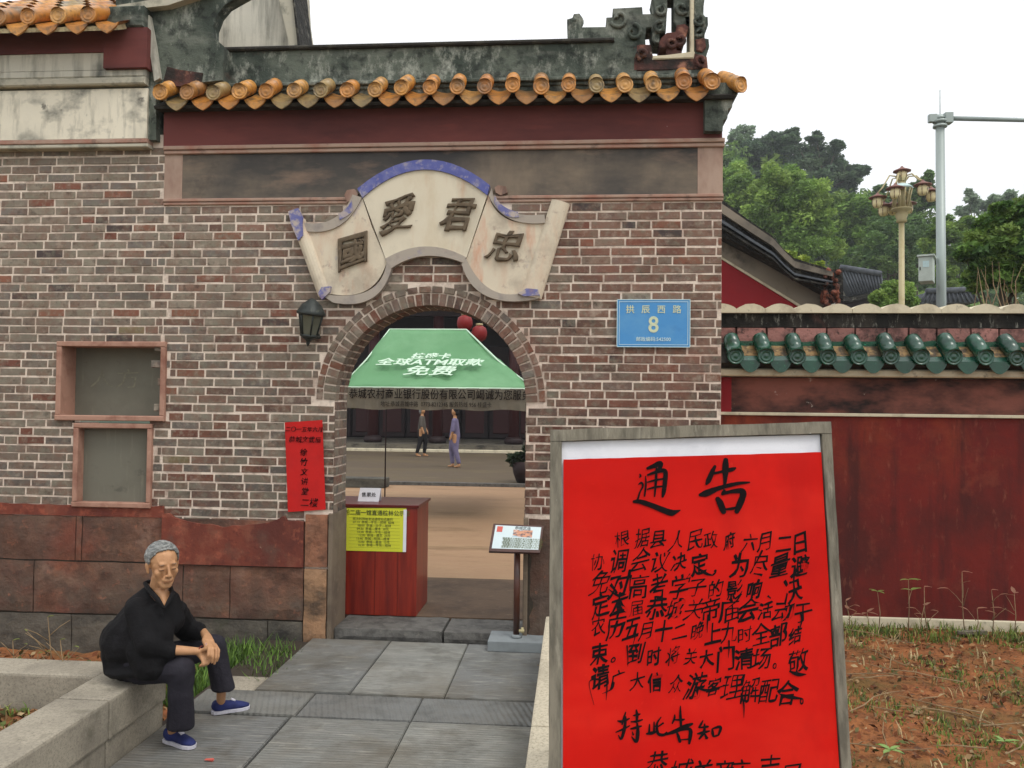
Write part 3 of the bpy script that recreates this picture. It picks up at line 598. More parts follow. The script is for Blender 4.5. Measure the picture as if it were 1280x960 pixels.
def drip_mesh(w_, h_, L, slope, point=True, conc=.28):
    bm = bmesh.new(); d = Vector((0, math.cos(slope), math.sin(slope))); n = 12
    top = [Vector((w_*(i/n-.5), 0, -conc*h_*math.sin(math.pi*i/n))) for i in range(n+1)]
    bot = []
    for i in range(n+1):
        t = i/n; s = math.sin(math.pi*t)
        bot.append(Vector((w_*(t-.5), 0, -h_*(s**.75 if not point else (.55*s**.6+.45*(1-abs(2*t-1)))))))
    f = [bm.verts.new(v) for v in top]; g = [bm.verts.new(v) for v in bot[1:-1]]
    lo = [f[0]]+g+[f[-1]]
    off = Vector((0, .014, 0))
    f2 = [bm.verts.new(v.co+off) for v in f]; g2 = [bm.verts.new(v.co+off) for v in g]; lo2 = [f2[0]]+g2+[f2[-1]]
    for i in range(n):
        q = [f[i], f[i+1], lo[i+1], lo[i]]; q = [a for k, a in enumerate(q) if a not in q[:k]]; bm.faces.new(q)
        q = [f2[i], lo2[i], lo2[i+1], f2[i+1]]; q = [a for k, a in enumerate(q) if a not in q[:k]]; bm.faces.new(q)
        if lo[i] is not lo[i+1]: bm.faces.new((lo[i], lo[i+1], lo2[i+1], lo2[i]))
    # pan running up the slope
    up2 = [bm.verts.new(v.co+d*L) for v in f]; th = [bm.verts.new(v.co+d*L-Vector((0, 0, .015))) for v in f]
    for i in range(n): bm.faces.new((f[i], up2[i], up2[i+1], f[i+1])); bm.faces.new((f2[i], f2[i+1], th[i+1], th[i]))
    # little relief boss
    me = bpy.data.meshes.new('drip_tile'); bm.to_mesh(me); bm.free(); return me
YE = D-.20
sl_o = math.radians(31)
zc = W(550, 110, YE).z
cap = cap_mesh(.0595, .25, sl_o); cap.materials.append(M_tile)
drip = drip_mesh(.175, .075, .26, sl_o); drip.materials.append(M_tile)
Xa = W(201, 141, YE).x; Xb = W(890, 104, YE).x; n = 21; pitch = (Xb-Xa)/(n-1)
def put(name, me, parent, loc, color=None, rot=None, sca=None):
    o = bpy.data.objects.new(name, me); col.objects.link(o); o.parent = parent
    o.matrix_parent_inverse = Matrix.Translation(-Vector(parent.location)); o.location = loc
    if rot: o.rotation_euler = rot
    if sca: o.scale = sca
    if color: o.color = color
    return o
def tcol():
    c = [(194, 130, 58), (180, 116, 54), (202, 142, 66), (166, 116, 62), (154, 130, 84), (186, 124, 54), (198, 146, 78)][R.randrange(7)]; return S(*c)
for i in range(n):
    x = Xa+pitch*i
    if i == n-1: put('cap_tile', cap, gate, (x+.0, YE-.005, zc+.004), tcol(), (0, 0, .08), (1.04,)*3)
    else: put('cap_tile', cap, gate, (x+R.uniform(-.007, .007), YE+R.uniform(-.014, .012), zc+R.uniform(-.007, .007)), tcol(), (R.uniform(-.05, .05), 0, R.uniform(-.08, .08)), (R.uniform(.94, 1.04),)*3)
    if i < n-1: put('drip_tile', drip, gate, (x+pitch/2, YE+.03+R.uniform(-.005, .005), zc-.048), tcol(), (R.uniform(-.03, .03), R.uniform(-.03, .03), R.uniform(-.03, .03)))
# the tile that turns the corner
put('cap_tile', cap, gate, (XE+.10, YE+.04, zc-.006), tcol(), (0, 0, math.radians(30)), (1, 1, 1))
bm = bmesh.new()          # roof bed under tiles
bm_prism(bm, [(YE+.05, zc-.075), (D+.09, zc+.07), (D+.09, z_fr), (D-.03, z_fr-.0), (YE+.06, zc-.095)], XS-.02, XE+.06, 'x')
from_bm('roof_bed', bm, M_underdark, gate)
bm = bmesh.new(); bm_prism(bm, [(D+.31, zc+.15), (D+.58, zc-.05), (D+.58, zc-.1), (D+.25, z_fr)], XS-.02, XE+.06, 'x'); from_bm('rear_roof_bed', bm, M_underdark, gate)
# stepped corbel at the right end
cb = [(902, 166), (903, 152), (908, 150), (909, 138), (914, 136), (915, 122), (921, 120), (921, 106), (880, 106), (880, 166)]
cbp = [(W(a, b, D-.06).x, W(a, b, D-.06).z) for a, b in cb]
prism('end_corbel', cbp, D-.10, D+TH+.05, M_mouldy, gate)
# ridge
zr0 = ztop(106, 550, D+.06); zr1 = ztop(57, 550, D+.04); zr2 = ztop(51, 550, D+.02)
XR1 = W(884, 80, D+.04).x
def rough_slab(name, x0, x1, z0, z1, y0, y1, m, parent, amp=.008, cell=.05):
    bm = bmesh.new(); nx = int((x1-x0)/cell)+1; nz_ = int((z1-z0)/cell)+1
    for yy, s in ((y0, 1), (y1, -1)):
        g = [[bm.verts.new((x0+(x1-x0)*i/nx, yy-s*amp*(.5+noise.noise(Vector((i*.31, k*.37, yy*9)))), z0+(z1-z0)*k/nz_)) for k in range(nz_+1)] for i in range(nx+1)]
        for i in range(nx):
            for k in range(nz_): bm.faces.new((g[i][k], g[i+1][k], g[i+1][k+1], g[i][k+1]))
        if s == 1: A0 = g
    B0 = g
    for k in range(nz_):
        for i in (0, nx): bm.faces.new((A0[i][k], A0[i][k+1], B0[i][k+1], B0[i][k]))
    for i in range(nx):
        for k in (0, nz_): bm.faces.new((A0[i][k], A0[i+1][k], B0[i+1][k], B0[i][k]))
    return from_bm(name, bm, m, parent)
rough_slab('ridge', XS-.03, W(796, 80, D+.04).x, zr0-.12, zr1, D+.06, D+.30, M_mouldy, gate)
box('ridge_coping', XS-.03, W(768, 50, D+.04).x, D+.025, D+.335, zr1-.003, zr2, M_underdark, gate, ch=.01)
rough_slab('ridge_base', W(796.5, 80, D+.04).x, XR1, zr0-.12, ztop(84, 840, D+.05), D+.065, D+.30, M_mouldy, gate)
for zz, o_ in ((zr0+.03, .045), (zr0-.0, .02)):
    box('ridge_moulding', XS-.02, XR1+.01, D+.06-o_, D+.2, zz-.03, zz, M_mouldy, gate, ch=.006)
# fretwork finial at the right end of the ridge
fin = thing('ridge_finial', 'mouldy openwork scroll finial standing on the right end of the gate ridge', 'roof ornament', (W(840, 70, D+.08).x, D+.18, zr1))
def PX(lst, Y=D+.05): return [(W(690+a/5.108, b/5.108, Y).x, W(690+a/5.108, b/5.108, Y).z) for a, b in lst]
def fp(name, pts, y0, y1, m): prism(name, PX(pts), y0, y1, m, fin, bevel=.006)
fp('scroll', [(95, 110), (130, 100), (140, 75), (175, 72), (192, 95), (190, 160), (345, 158), (348, 98), (388, 96), (390, 40), (470, 36), (578, 30), (582, 76), (655, 74), (650, 8), (640, -30), (740, -40), (738, 60), (730, 190), (690, 205), (690, 262), (655, 260), (640, 240), (642, 200), (636, 165), (605, 168), (598, 225), (600, 290), (600, 430), (400, 430), (400, 300), (100, 300), (98, 180)], D+.08, D+.28, M_mouldy)
fp('scroll_block', [(520, 300), (560, 280), (632, 282), (640, 330), (648, 372), (700, 385), (860, 345), (905, 335), (990, 360), (998, 440), (520, 450)], D+.055, D+.29, M_mouldy2)
fp('scroll_edge', [(645, 356), (728, 352), (890, 330), (912, 330), (905, 372), (640, 380)], D+.045, D+.2, M_cream)
fp('scroll_leaf', [(700, 232), (735, 200), (790, 195), (800, 150), (850, 142), (880, 165), (862, 210), (850, 262), (830, 300), (800, 290), (800, 312), (832, 315), (830, 352), (728, 356), (735, 300), (690, 298), (686, 262)], D+.07, D+.24, M_mouldy2)
fp('scroll_bar', [(782, -60), (782, 120), (800, 160), (862, 150), (858, 96), (880, 96), (880, 150), (890, 150), (890, -60)], D+.09, D+.26, M_mouldy)
fp('light_post', [(884, -70), (908, -70), (908, 338), (882, 340)], D+.05, D+.26, M_cream)
fp('scroll_post', [(910, -70), (985, -70), (972, 30), (970, 95), (998, 98), (1000, 150), (978, 180), (978, 235), (1004, 240), (1008, 290), (990, 345), (985, 380), (910, 345)], D+.07, D+.28, M_mouldy)
fp('scroll_boss', [(918, 250), (975, 240), (985, 300), (960, 330), (920, 320)], D+.05, D+.1, M_mouldy2)
fp('scroll_top', [(640, -30), (700, -60), (985, -72), (985, -40), (880, -35), (740, -38)], D+.09, D+.27, M_mouldy)

# ================================================================== PLAQUE
plaque = thing('scroll_plaque', 'cream scroll-shaped plaster plaque with four raised dark characters above the arch', 'plaque', (CX, D, ztop(320)))
def Z5(lst, Y=D-.03): return [(W(340+a/3.2, 180+b/3.2, Y).x, W(340+a/3.2, 180+b/3.2, Y).z) for a, b in lst]
def arc3(a, b, c, n=14):   # quadratic through three points
    out = []
    for i in range(n+1):
        t = i/n; out.append(tuple((1-t)*(1-2*t)*a[k]+4*t*(1-t)*b[k]+t*(2*t-1)*c[k] for k in (0, 1)))
    return out
mt = arc3((365, 215), (610, 102), (862, 205)); mb = arc3((778, 458), (615, 415), (460, 470))
prism('middle_panel', Z5(mt+mb), D-.045, D+.01, M_scroll, plaque)
prism('blue_rim', Z5(arc3((345, 182), (610, 66), (872, 168))+arc3((862, 208), (610, 106), (365, 218))), D-.058, D+.01, M_blue, plaque)
prism('lower_rim', Z5(arc3((455, 462), (615, 412), (778, 455))+arc3((768, 478), (615, 450), (478, 500))), D-.056, D+.01, M_greyrim, plaque)
lt = arc3((132, 345), (260, 328), (362, 215)); lb = arc3((460, 472), (380, 585), (235, 600))
prism('left_panel', Z5(lt+[(400, 330)]+lb), D-.038, D+.01, M_scroll_p, plaque)
rtp = arc3((868, 205), (940, 300), (1092, 312)); rb_ = arc3((1010, 598), (870, 580), (778, 462))
prism('right_panel', Z5(rtp+rb_), D-.038, D+.01, M_scroll_p, plaque)
prism('left_upper_rim', Z5(arc3((130, 318), (250, 300), (325, 205))+arc3((362, 216), (270, 330), (135, 350))), D-.052, D+.01, M_greyrim, plaque)
prism('left_blue_rim', Z5(arc3((268, 282), (300, 262), (322, 228))+arc3((328, 268), (305, 290), (275, 306))), D-.058, D+.0, M_bluepatch, plaque)
prism('right_upper_rim', Z5(arc3((880, 180), (940, 268), (1090, 285))+arc3((1094, 318), (950, 300), (868, 208))), D-.052, D+.01, M_greyrim, plaque)
prism('right_blue_rim', Z5(arc3((892, 205), (925, 250), (985, 275))+arc3((988, 296), (930, 285), (890, 235))), D-.058, D+.0, M_bluepatch, plaque)
prism('left_lower_rim', Z5(arc3((462, 468), (385, 590), (190, 598))+[(245, 634)]+arc3((250, 636), (400, 620), (480, 502))), D-.054, D+.01, M_greyrim, plaque)
prism('right_lower_rim', Z5(arc3((778, 460), (880, 585), (1020, 592))+[(1075, 612)]+arc3((1060, 622), (860, 610), (760, 482))), D-.054, D+.01, M_greyrim, plaque)
def roll(name, a, b, c, d, m):   # rolled end: a-b top edge, c-d bottom edge
    bm = bmesh.new(); n = 8; A1, B1, C1, D1 = [Vector((q[0], 0, q[1])) for q in Z5([a, b, c, d])]
    rows_ = []
    for t in [i/10 for i in range(11)]:
        l_ = A1.lerp(C1, t); r_ = B1.lerp(D1, t)
        rows_.append([bm.verts.new(l_.lerp(r_, .5-.5*math.cos(math.pi*k/n))+Vector((0, D-.02-.05*math.sin(math.pi*k/n), 0))) for k in range(n+1)])
    for p, q in zip(rows_, rows_[1:]):
        for k in range(n): bm.faces.new((p[k], p[k+1], q[k+1], q[k]))
    bm.faces.new(rows_[0]); bm.faces.new(rows_[-1])
    from_bm(name, bm, m, plaque)
roll('left_roll', (62, 272), (132, 300), (186, 616), (238, 600), M_scroll_p)
roll('right_roll', (1118, 222), (1192, 242), (990, 605), (1078, 620), M_scroll_p)
prism('roll_blue_patch', Z5([(72, 275), (112, 262), (128, 300), (132, 370), (112, 390), (86, 330)]), D-.076, D-.03, M_bluepatch, plaque)
prism('roll_blue_patch', Z5([(190, 600), (205, 575), (240, 572), (236, 596), (205, 625)]), D-.07, D-.03, M_bluepatch, plaque)
prism('roll_blue_patch', Z5([(985, 600), (1020, 580), (1065, 585), (1072, 608), (1010, 612)]), D-.074, D-.03, M_bluepatch, plaque)
prism('scroll_knob', Z5([(290, 205), (300, 185), (330, 180), (345, 200), (335, 225), (300, 232)]), D-.035, D+.0, M_bandend, plaque)
prism('scroll_knob', Z5([(890, 175), (905, 165), (935, 170), (942, 195), (915, 205), (895, 195)]), D-.035, D+.0, M_bandend, plaque)
for ch_, cx_, cy_, ang, sz in (('國', 316, 445, 14, .265), ('愛', 496, 296, 5, .27), ('君', 736, 290, -6, .27), ('忠', 922, 422, -10, .27)):
    p = W(340+cx_/3.2, 180+cy_/3.2, D-.045); a = math.radians(ang)
    u = Vector((math.cos(a), 0, math.sin(a))); v = Vector((-math.sin(a), 0, math.cos(a)))
    text('raised_character', ch_, sz, (p.x, D-.052, p.z), M_char, plaque, u, v, ext=.010, off=-.003, bev=.0075, wob=.12, shear=.2, ink=.03, rise=.12)

# ================================================================== SIDE HALL (left)
ZH0 = ZG0+CHH*round((ztop(641)-ZG0)/CHH)
hb = courses(XL0, XS+.1, ZH0, W(100, 184).z, lambda z: [r for r in [(XS+bond(z), XS+1),
    (W(71, 480).x, W(209, 480).x) if W(140, 528).z < z < W(140, 426).z else None,
    (W(92, 580).x, W(192, 580).x) if W(140, 636).z < z < W(140, 528).z else None] if r])
put_bricks(hb, hall, 300)
# wall body with holes for the niches
def niche(label, pxs, nm, parent_grp, fr, depth):
    x0, x1, y0, y1 = pxs   # outer frame px
    xa, xb = W(x0, (y0+y1)/2).x, W(x1, (y0+y1)/2).x; za, zb = W((x0+x1)/2, y1).z, W((x0+x1)/2, y0).z
    t = thing(nm, label, 'niche', ((xa+xb)/2, D, za), None)
    box('frame_rail', xa, xb, D-.03, D+.03, zb-fr, zb, M_boxframe, t, ch=.006, jit=.002)
    box('frame_rail', xa, xb, D-.035, D+.03, za, za+fr, M_boxframe, t, ch=.006, jit=.002)
    box('frame_stile', xa, xa+fr, D-.028, D+.03, za+fr+.001, zb-fr-.001, M_boxframe, t, ch=.006, jit=.002)
    box('frame_stile', xb-fr, xb, D-.028, D+.03, za+fr+.001, zb-fr-.001, M_boxframe, t, ch=.006, jit=.002)
    box('back_panel', xa+.01, xb-.01, D+depth, D+depth+.02, za+.01, zb-.01, M_boxback, t)
    for nm_, a in (('reveal_side', (xa+.006, xa+fr-.002, D+.031, D+depth, za, zb)), ('reveal_side', (xb-fr+.002, xb-.006, D+.031, D+depth, za, zb)), ('reveal_top', (xa+.01, xb-.01, D+.031, D+depth-.001, zb-fr+.002, zb-.006)), ('reveal_sill', (xa+.01, xb-.01, D+.031, D+depth-.001, za+.006, za+fr-.002))):
        box(nm_, *a, M_boxframe, t)
    return t, xa, xb, za, zb
n1, ax0, ax1, az0, az1 = niche('larger framed wall niche with faint writing on its grey back, upper of the two', (72, 208, 427, 526), 'wall_niche', None, .042, .17)
n2, bx0, bx1, bz0, bz1 = niche('smaller square framed wall niche with bare grey back, lower of the two', (93, 191, 529, 634), 'wall_niche', None, .04, .06)
text('faint_writing', '人方', .17, (W(128, 478).x, D+.1695, W(128, 474).z), mat('faint_ink', S(104, 102, 88), [(S(128, 124, 106), 22, .42, .56, .9)]), n1, ext=.001, wob=.06, off=-.002, sx=1.3)
prism('mortar_body', [(XL0, -.3), (XL0, az0+.006), (XS-.001, az0+.006), (XS-.001, bz1-.001), (bx1-.006, bz1-.001), (bx1-.006, bz0+.006), (bx0+.006, bz0+.006), (bx0+.006, -.3)][:0] or [(XL0, az1-.006), (XS-.001, az1-.006), (XS-.001, W(100, 170).z), (XL0, W(100, 170).z)], YM, D+.3, M_mortar, hall)
box('mortar_body', XL0, bx0+.006, YM, D+.3, -.3, bz1-.001, M_mortar, hall)
box('mortar_body', bx1-.006, XS-.001, YM, D+.3, -.3, bz1-.001, M_mortar, hall)
box('mortar_body', bx0+.006, bx1-.006, YM, D+.3, -.3, bz0+.006, M_mortar, hall)
box('mortar_body', XL0, ax0+.006, YM, D+.3, bz1+.0, az1-.007, M_mortar, hall)
box('mortar_body', ax1-.006, XS-.001, YM, D+.3, bz1+.0, az1-.007, M_mortar, hall)
# corbelled upper part, .18 proud
YU = D-.08
def zu(py, px=90): return W(px, py, YU).z
XU = W(184, 140, YU).x
box('mural_band', XL0, XU, YU, D+.25, zu(174), zu(112), M_mural, hall)
box('lower_cornice', XL0, XU+.01, YU-.008, D+.2, zu(180), zu(174.5), M_mould, hall, ch=.006)
box('lower_cornice', XL0, XU+.012, YU-.005, D+.2, zu(185), zu(180.5), M_greymould, hall, ch=.006)
box('upper_cornice', XL0, XU+.0, YU-.045, D+.2, zu(109), zu(100), M_greymould, hall, ch=.01)
box('upper_cornice', XL0, XU+.0, YU-.035, D+.2, zu(99.5), zu(90), M_whiteplaster, hall, ch=.01)
box('upper_panel', XL0, W(134, 80, YU).x, YU-.03, D+.2, zu(90), zu(69), M_whiteplaster, hall)
box('red_eave_board', XL0, W(136, 60, YU).x, YU-.045, D+.2, zu(69), zu(36), M_frieze, hall)
box('red_end_block', W(136.5, 60, YU).x, W(190, 60, YU).x, YU-.075, D+.2, zu(91), zu(42), M_frieze, hall)
box('grey_end_block', W(140, 60, YU).x, W(186, 60, YU).x, YU-.09, D+.2, zu(41.5), zu(16), M_mouldy, hall, ch=.01)
prism('gable_buttress', [(W(a, b, D-.0).x, W(a, b, D-.0).z) for a, b in [(186, 178), (186, 20), (150, 14), (150, -60), (330, -60), (318, -8), (300, 2), (286, 10), (276, 22), (270, 38), (270, 50), (284, 62), (282, 104), (200, 112), (200, 178)]], D-.06, D+.055, M_mouldy, hall)
prism('buttress_light_edge', [(W(a, b, D-.06).x, W(a, b, D-.06).z) for a, b in [(186, 22), (190, 22), (197, 60), (203, 100), (196, 104), (190, 64)]], D-.1, D-.05, M_whiteplaster, hall)
prism('buttress_light_edge', [(W(a, b, D-.06).x, W(a, b, D-.06).z) for a, b in [(152, 12), (215, 2), (270, -12), (270, -6), (215, 12), (152, 19)]], D-.13, D-.05, M_greymould, hall)
prism('red_stain_panel', [(W(a, b, D-.06).x, W(a, b, D-.06).z) for a, b in [(204, 108), (210, 84), (225, 88), (254, 92), (252, 104), (240, 109)]], D-.075, D-.05, M_mouldy2, hall)
# its roof
YE2 = YU-.28; cap2 = cap_mesh(.07, .42, math.radians(30)); cap2.materials.append(M_tile)
drip2 = drip_mesh(.19, .085, .4, math.radians(30)); drip2.materials.append(M_tile)
x0_, x1_ = W(35, 21, YE2).x, W(110, 18, YE2).x; pt = (x1_-x0_)/2; zc2 = W(73, 19.5, YE2).z
for i in range(-4, 3):
    x = x0_+pt*i
    put('cap_tile', cap2, hall, (x, YE2, zc2), tcol(), (0, 0, R.uniform(-.03, .03)), (.9,)*3)
    for k in range(1, 4): put('cap_tile', cap2, hall, (x, YE2+.36*k, zc2+.21*k), tcol(), None, (.9,)*3)
    put('drip_tile', drip2, hall, (x+pt/2+.01, YE2+.03, zc2-.045), tcol(), (0, R.uniform(-.05, .05), 0))
bm = bmesh.new(); bm_prism(bm, [(YE2+.04, zc2-.07), (YE2+1.6, zc2+.86), (YE2+1.6, zc2+.7), (YE2+.3, zu(36)), (YE2+.05, zc2-.1)], XL0, W(139, 30, YE2).x, 'x'); from_bm('roof_bed', bm, M_tile, hall, color=S(214, 200, 160))
# white parapet gable seen above the ridge
YG = D+1.4
gable = thing('white_gable', 'streaked white plaster gable with dark coping rising behind the left of the ridge', 'gable wall', (W(320, 60, YG).x, YG, 0))
def Wg(l_, Y=YG): return [(W(a, b, Y).x, W(a, b, Y).z) for a, b in l_]
prism('gable_wall', Wg([(170, 120), (170, -160), (310, -160), (346, -20), (366, 58), (366, 120)]), YG, YG+.3, M_whiteplaster, gable)
prism('gable_coping', Wg([(346, -30), (366, 58), (372, 120), (382, 120), (378, 58), (371, 10), (369, -30), (350, -160), (309, -160)]), YG-.12, YG+.42, M_greymould, gable)
prism('coping_ridge', Wg([(370, -30), (374, 10), (381, 60), (386, 120), (382, 120), (378, 60), (368, -30)]), YG-.15, YG+.3, M_blackridge, gable)

# ================================================================== THINGS ON THE WALL
# coach lantern
lp = W(388, 400, D-.13)
lan = thing('wall_lantern', 'dark six-sided coach lantern hanging on the brick wall left of the arch', 'lantern', tuple(lp))
def lz(py): return W(388, py, D-.13).z
lathe('lantern_cap', [(.012, lz(373)), (.03, lz(375)), (.075, lz(381)), (.1, lz(388)), (.112, lz(391)), (.108, lz(393)), (.09, lz(394))], (lp.x, lp.y, 0), M_lantern, lan, 12)
lathe('lantern_glass', [(.088, lz(394)), (.076, lz(404)), (.06, lz(418)), (.056, lz(420))], (lp.x, lp.y, 0), M_lglass, lan, 6, smooth=False)
for k in range(6):
    a = math.pi*2*k/6; tube('glazing_bar', [(lp.x+.092*math.cos(a), lp.y+.092*math.sin(a), lz(393)), (lp.x+.08*math.cos(a), lp.y+.08*math.sin(a), lz(404)), (lp.x+.06*math.cos(a), lp.y+.06*math.sin(a), lz(420))], .007, M_lantern, lan, 5)
lathe('lantern_base', [(.066, lz(418)), (.07, lz(420)), (.05, lz(423)), (.025, lz(425)), (.012, lz(428)), (.016, lz(429)), (.004, lz(433))], (lp.x, lp.y, 0), M_lantern, lan, 12)
tube('bracket', [(lp.x+.02, D+.02, lz(418)), (lp.x+.06, D-.06, lz(421)), (lp.x+.03, lp.y, lz(421))], .012, M_lantern, lan, 8)
tube('bracket', [(lp.x-.02, D+.02, lz(390)), (lp.x-.01, D-.06, lz(380)), (lp.x, lp.y, lz(376))], .012, M_lantern, lan, 8)
for o_ in list(lan.children):
    pass
lan.rotation_euler = (math.radians(6), math.radians(7), 0)
# blue street plate
pa, pb, pc, pd = W(771, 377, D-.01), W(863, 372, D-.01), W(862, 432, D-.01), W(771, 436, D-.01)
sg = thing('street_number_plate', 'blue enamel street plate with the number 8 on the bricks right of the arch', 'sign', tuple((pa+pc)/2))
sx0, sx1, sz0, sz1 = (pa.x+pd.x)/2, (pb.x+pc.x)/2, (pc.z+pd.z)/2, (pa.z+pb.z)/2
box('plate', sx0, sx1, D-.022, D-.01, sz0, sz1, M_bluesign, sg, bevel=.003)
bm = bmesh.new(); iw = .016; lw = .0035
for a in ((sx0+iw, sx1-iw, sz1-iw-lw, sz1-iw), (sx0+iw, sx1-iw, sz0+iw, sz0+iw+lw), (sx0+iw, sx0+iw+lw, sz0+iw+lw, sz1-iw-lw), (sx1-iw-lw, sx1-iw, sz0+iw+lw, sz1-iw-lw)): bm_box(bm, a[0], a[1], D-.0245, D-.021, a[2], a[3])
from_bm('border_line', bm, M_signwhite, sg)
bm = bmesh.new()
for a in ((sx0, sx1, sz1-.004, sz1+.001), (sx0, sx1, sz0-.001, sz0+.004), (sx0-.001, sx0+.004, sz0, sz1), (sx1-.004, sx1+.001, sz0, sz1)): bm_box(bm, a[0], a[1], D-.024, D-.021, a[2], a[3])
from_bm('plate_rim', bm, M_signwhite, sg)
scx = (sx0+sx1)/2; sh = sz1-sz0; sw = sx1-sx0
for i, c_ in enumerate('拱辰西路'): text('lettering', c_, .066, (sx0+sw*(.18+.213*i), D-.0235, sz0+sh*.78), M_signyel, sg, ext=.001, off=.0006)
text('house_number', '8', .17, (scx, D-.0235, sz0+sh*.455), M_signyel, sg, ext=.001, off=.003, sx=.95)
text('lettering', '邮政编码:542500', .036, (scx, D-.0235, sz0+sh*.16), M_signwhite, sg, ext=.001, off=.0003, sx=1.0)
# red paper couplet
def paper(name, corners, m, parent, th=.004, Y=None, amp=.004, n=10):
    """thin buckled sheet from four 3-D corners TL TR BR BL"""
    tl, tr, br, bl_ = [Vector(c) for c in corners]; nr = (tr-tl).cross(bl_-tl).normalized(); bm = bmesh.new(); gs = []
    for s in (1, -1):
        g = []
        for i in range(n+1):
            g.append([])
            for k in range(n+1):
                u_, v_ = i/n, k/n; p = tl.lerp(tr, u_).lerp(bl_.lerp(br, u_), v_)
                w_ = amp*noise.noise(Vector((u_*3, v_*3+tl.x, 1)))*(1 if 0 < i < n and 0 < k < n else .6)
                g[-1].append(bm.verts.new(p+nr*(s*th/2+w_)))
        for i in range(n):
            for k in range(n): bm.faces.new((g[i][k], g[i+1][k], g[i+1][k+1], g[i][k+1]))
        gs.append(g)
    a, b = gs
    for i in range(n):
        for q in ((a[i][0], a[i+1][0], b[i+1][0], b[i][0]), (a[i][n], a[i+1][n], b[i+1][n], b[i][n]), (a[0][i], a[0][i+1], b[0][i+1], b[0][i]), (a[n][i], a[n][i+1], b[n][i+1], b[n][i])): bm.faces.new(q)
    return from_bm(name, bm, m, parent, smooth=False)
rp = thing('red_paper_strip', 'narrow red paper strip with vertical handwriting pasted beside the arch jamb', 'notice', tuple(W(382, 580, D-.012)))
paper('paper', [W(356, 528, D-.016), W(403, 525, D-.016), W(407, 637, D-.016), W(360, 640, D-.016)], M_paper_red2, rp, .003, amp=.004)
def rptext(s, px, py, sz, **k): text('handwriting', s, sz, tuple(W(px, py, D-.0215)), M_ink, rp, ext=.001, wob=.07, shear=.15, ink=.03, **k)
rptext('二〇一五年六月', 380, 537, .043); rptext('恭城文武庙', 381, 550, .052)
for i, c_ in enumerate('徐竹文讲堂'): rptext(c_, 379+i*.4, 566+i*12.2, .062)
rptext('二楼', 386, 629, .07)

# ================================================================== LOW RED WALL
YL = 6.6; XL1 = XE-.02; XLR = W(1330, 500, YL).x+1.5
lw_ = thing('low_red_wall', 'low red limewashed wall with green glazed tile coping running to the right', 'wall', (3, YL, 0))
def zl(py, px=1100, Y=YL): return W(px, py, Y).z
box('wall_body', XL1, XLR, YL, YL+.35, -.2, zl(519), M_redwall, lw_)
box('base_strip', XL1, XLR, YL-.025, YL+.1, -.1, zl(771), M_cream, lw_, ch=.006)
box('thin_moulding', XL1, XLR, YL-.022, YL+.1, zl(521), zl(517), M_cream, lw_, ch=.004)
box('soot_band', W(914, 500, YL).x, XLR, YL-.004, YL+.3, zl(517), zl(473), M_sootband, lw_)
box('band_end_panel', XL1, W(914, 500, YL).x, YL-.008, YL+.3, zl(517), zl(473), M_redwall_end, lw_)
box('eave_moulding', XL1, XLR, YL-.10, YL+.2, zl(472), zl(463), M_cream, lw_, ch=.01)
box('eave_moulding', XL1, XLR, YL-.07, YL+.2, zl(462.5), zl(452), M_cream, lw_, ch=.01)
slg = math.radians(40); YE3 = YL-.2
capg = cap_mesh(.066, .235, slg); capg.materials.append(M_gtile); dripg = drip_mesh(.18, .10, .27, slg, point=False, conc=.04); dripg.materials.append(M_gtile)
zc3 = zl(446, 1100, YE3); xg0, xg1 = W(958, 449, YE3).x, W(1232, 440, YE3).x; pg = (xg1-xg0)/7
ng = int((XLR-xg0)/pg)
for i in range(-1, ng):
    x = xg0+pg*i
    put('cap_tile', capg, lw_, (x+R.uniform(-.004, .004), YE3+R.uniform(-.006, .006), zc3+R.uniform(-.004, .004)), None, (R.uniform(-.03, .03), 0, R.uniform(-.05, .05)))
    put('drip_tile', dripg, lw_, (x+pg/2, YE3+.025, zc3-.028), None, (0, R.uniform(-.05, .05), 0))
M_ochre = mat('ochre_pan_glaze', S(140, 112, 72), [(S(50, 44, 36), 14, .42, .56, .9, {'d': 7}), (S(196, 176, 130), 18, .6, .72, .6)], bump=(40, .5, .006), rough=.6)
for i in range(-1, ng):
    x = xg0+pg*(i+.5); d = Vector((0, math.cos(slg), math.sin(slg)))
    bm = bmesh.new(); bm_box(bm, x-pg*.3, x+pg*.3, 0, .0001, 0, .0001); bm.free()
    bm = bmesh.new(); a = Vector((x-pg*.34, YE3+.07, zc3+.01)); b = Vector((x+pg*.34, YE3+.07, zc3+.01)); q = d*.13
    vs = [bm.verts.new(p) for p in (a, b, b+q, a+q)]; vs2 = [bm.verts.new(p-Vector((0, 0, .03))) for p in (a, b, b+q, a+q)]
    bm.faces.new(vs); bm.faces.new(vs2[::-1])
    for k in range(4): bm.faces.new((vs[k], vs2[k], vs2[(k+1) % 4], vs[(k+1) % 4]))
    from_bm('pan_tile', bm, M_ochre, lw_)
bm = bmesh.new(); bm_prism(bm, [(YE3+.04, zc3-.05), (YL+.03, zc3+.13), (YL+.03, zl(470)), (YL-.05, zl(463)+.001)], XL1, XLR, 'x'); from_bm('roof_bed', bm, M_underdark, lw_)
zpk0, zpk1 = zl(430, 1100, YL+.02), zl(409, 1100, YL+.02)
x = XL1; i = 0
while x < XLR:
    L = R.uniform(.17, .27); stone('pink_course_tile', x+.004, min(x+L, XLR)-.004, zpk0-.05, zpk1-.004, YL+.02, YL+.2, M_pinkrow, lw_, None, .006); x += L
rough_slab('ridge', XL1, XLR, zpk1, zl(388, 1100, YL+.05), YL+.05, YL+.28, M_blackmould, lw_, amp=.006)
x = XL1; zt = zl(389, 1100, YL+.05)
i = 0; pc_ = pg*.965
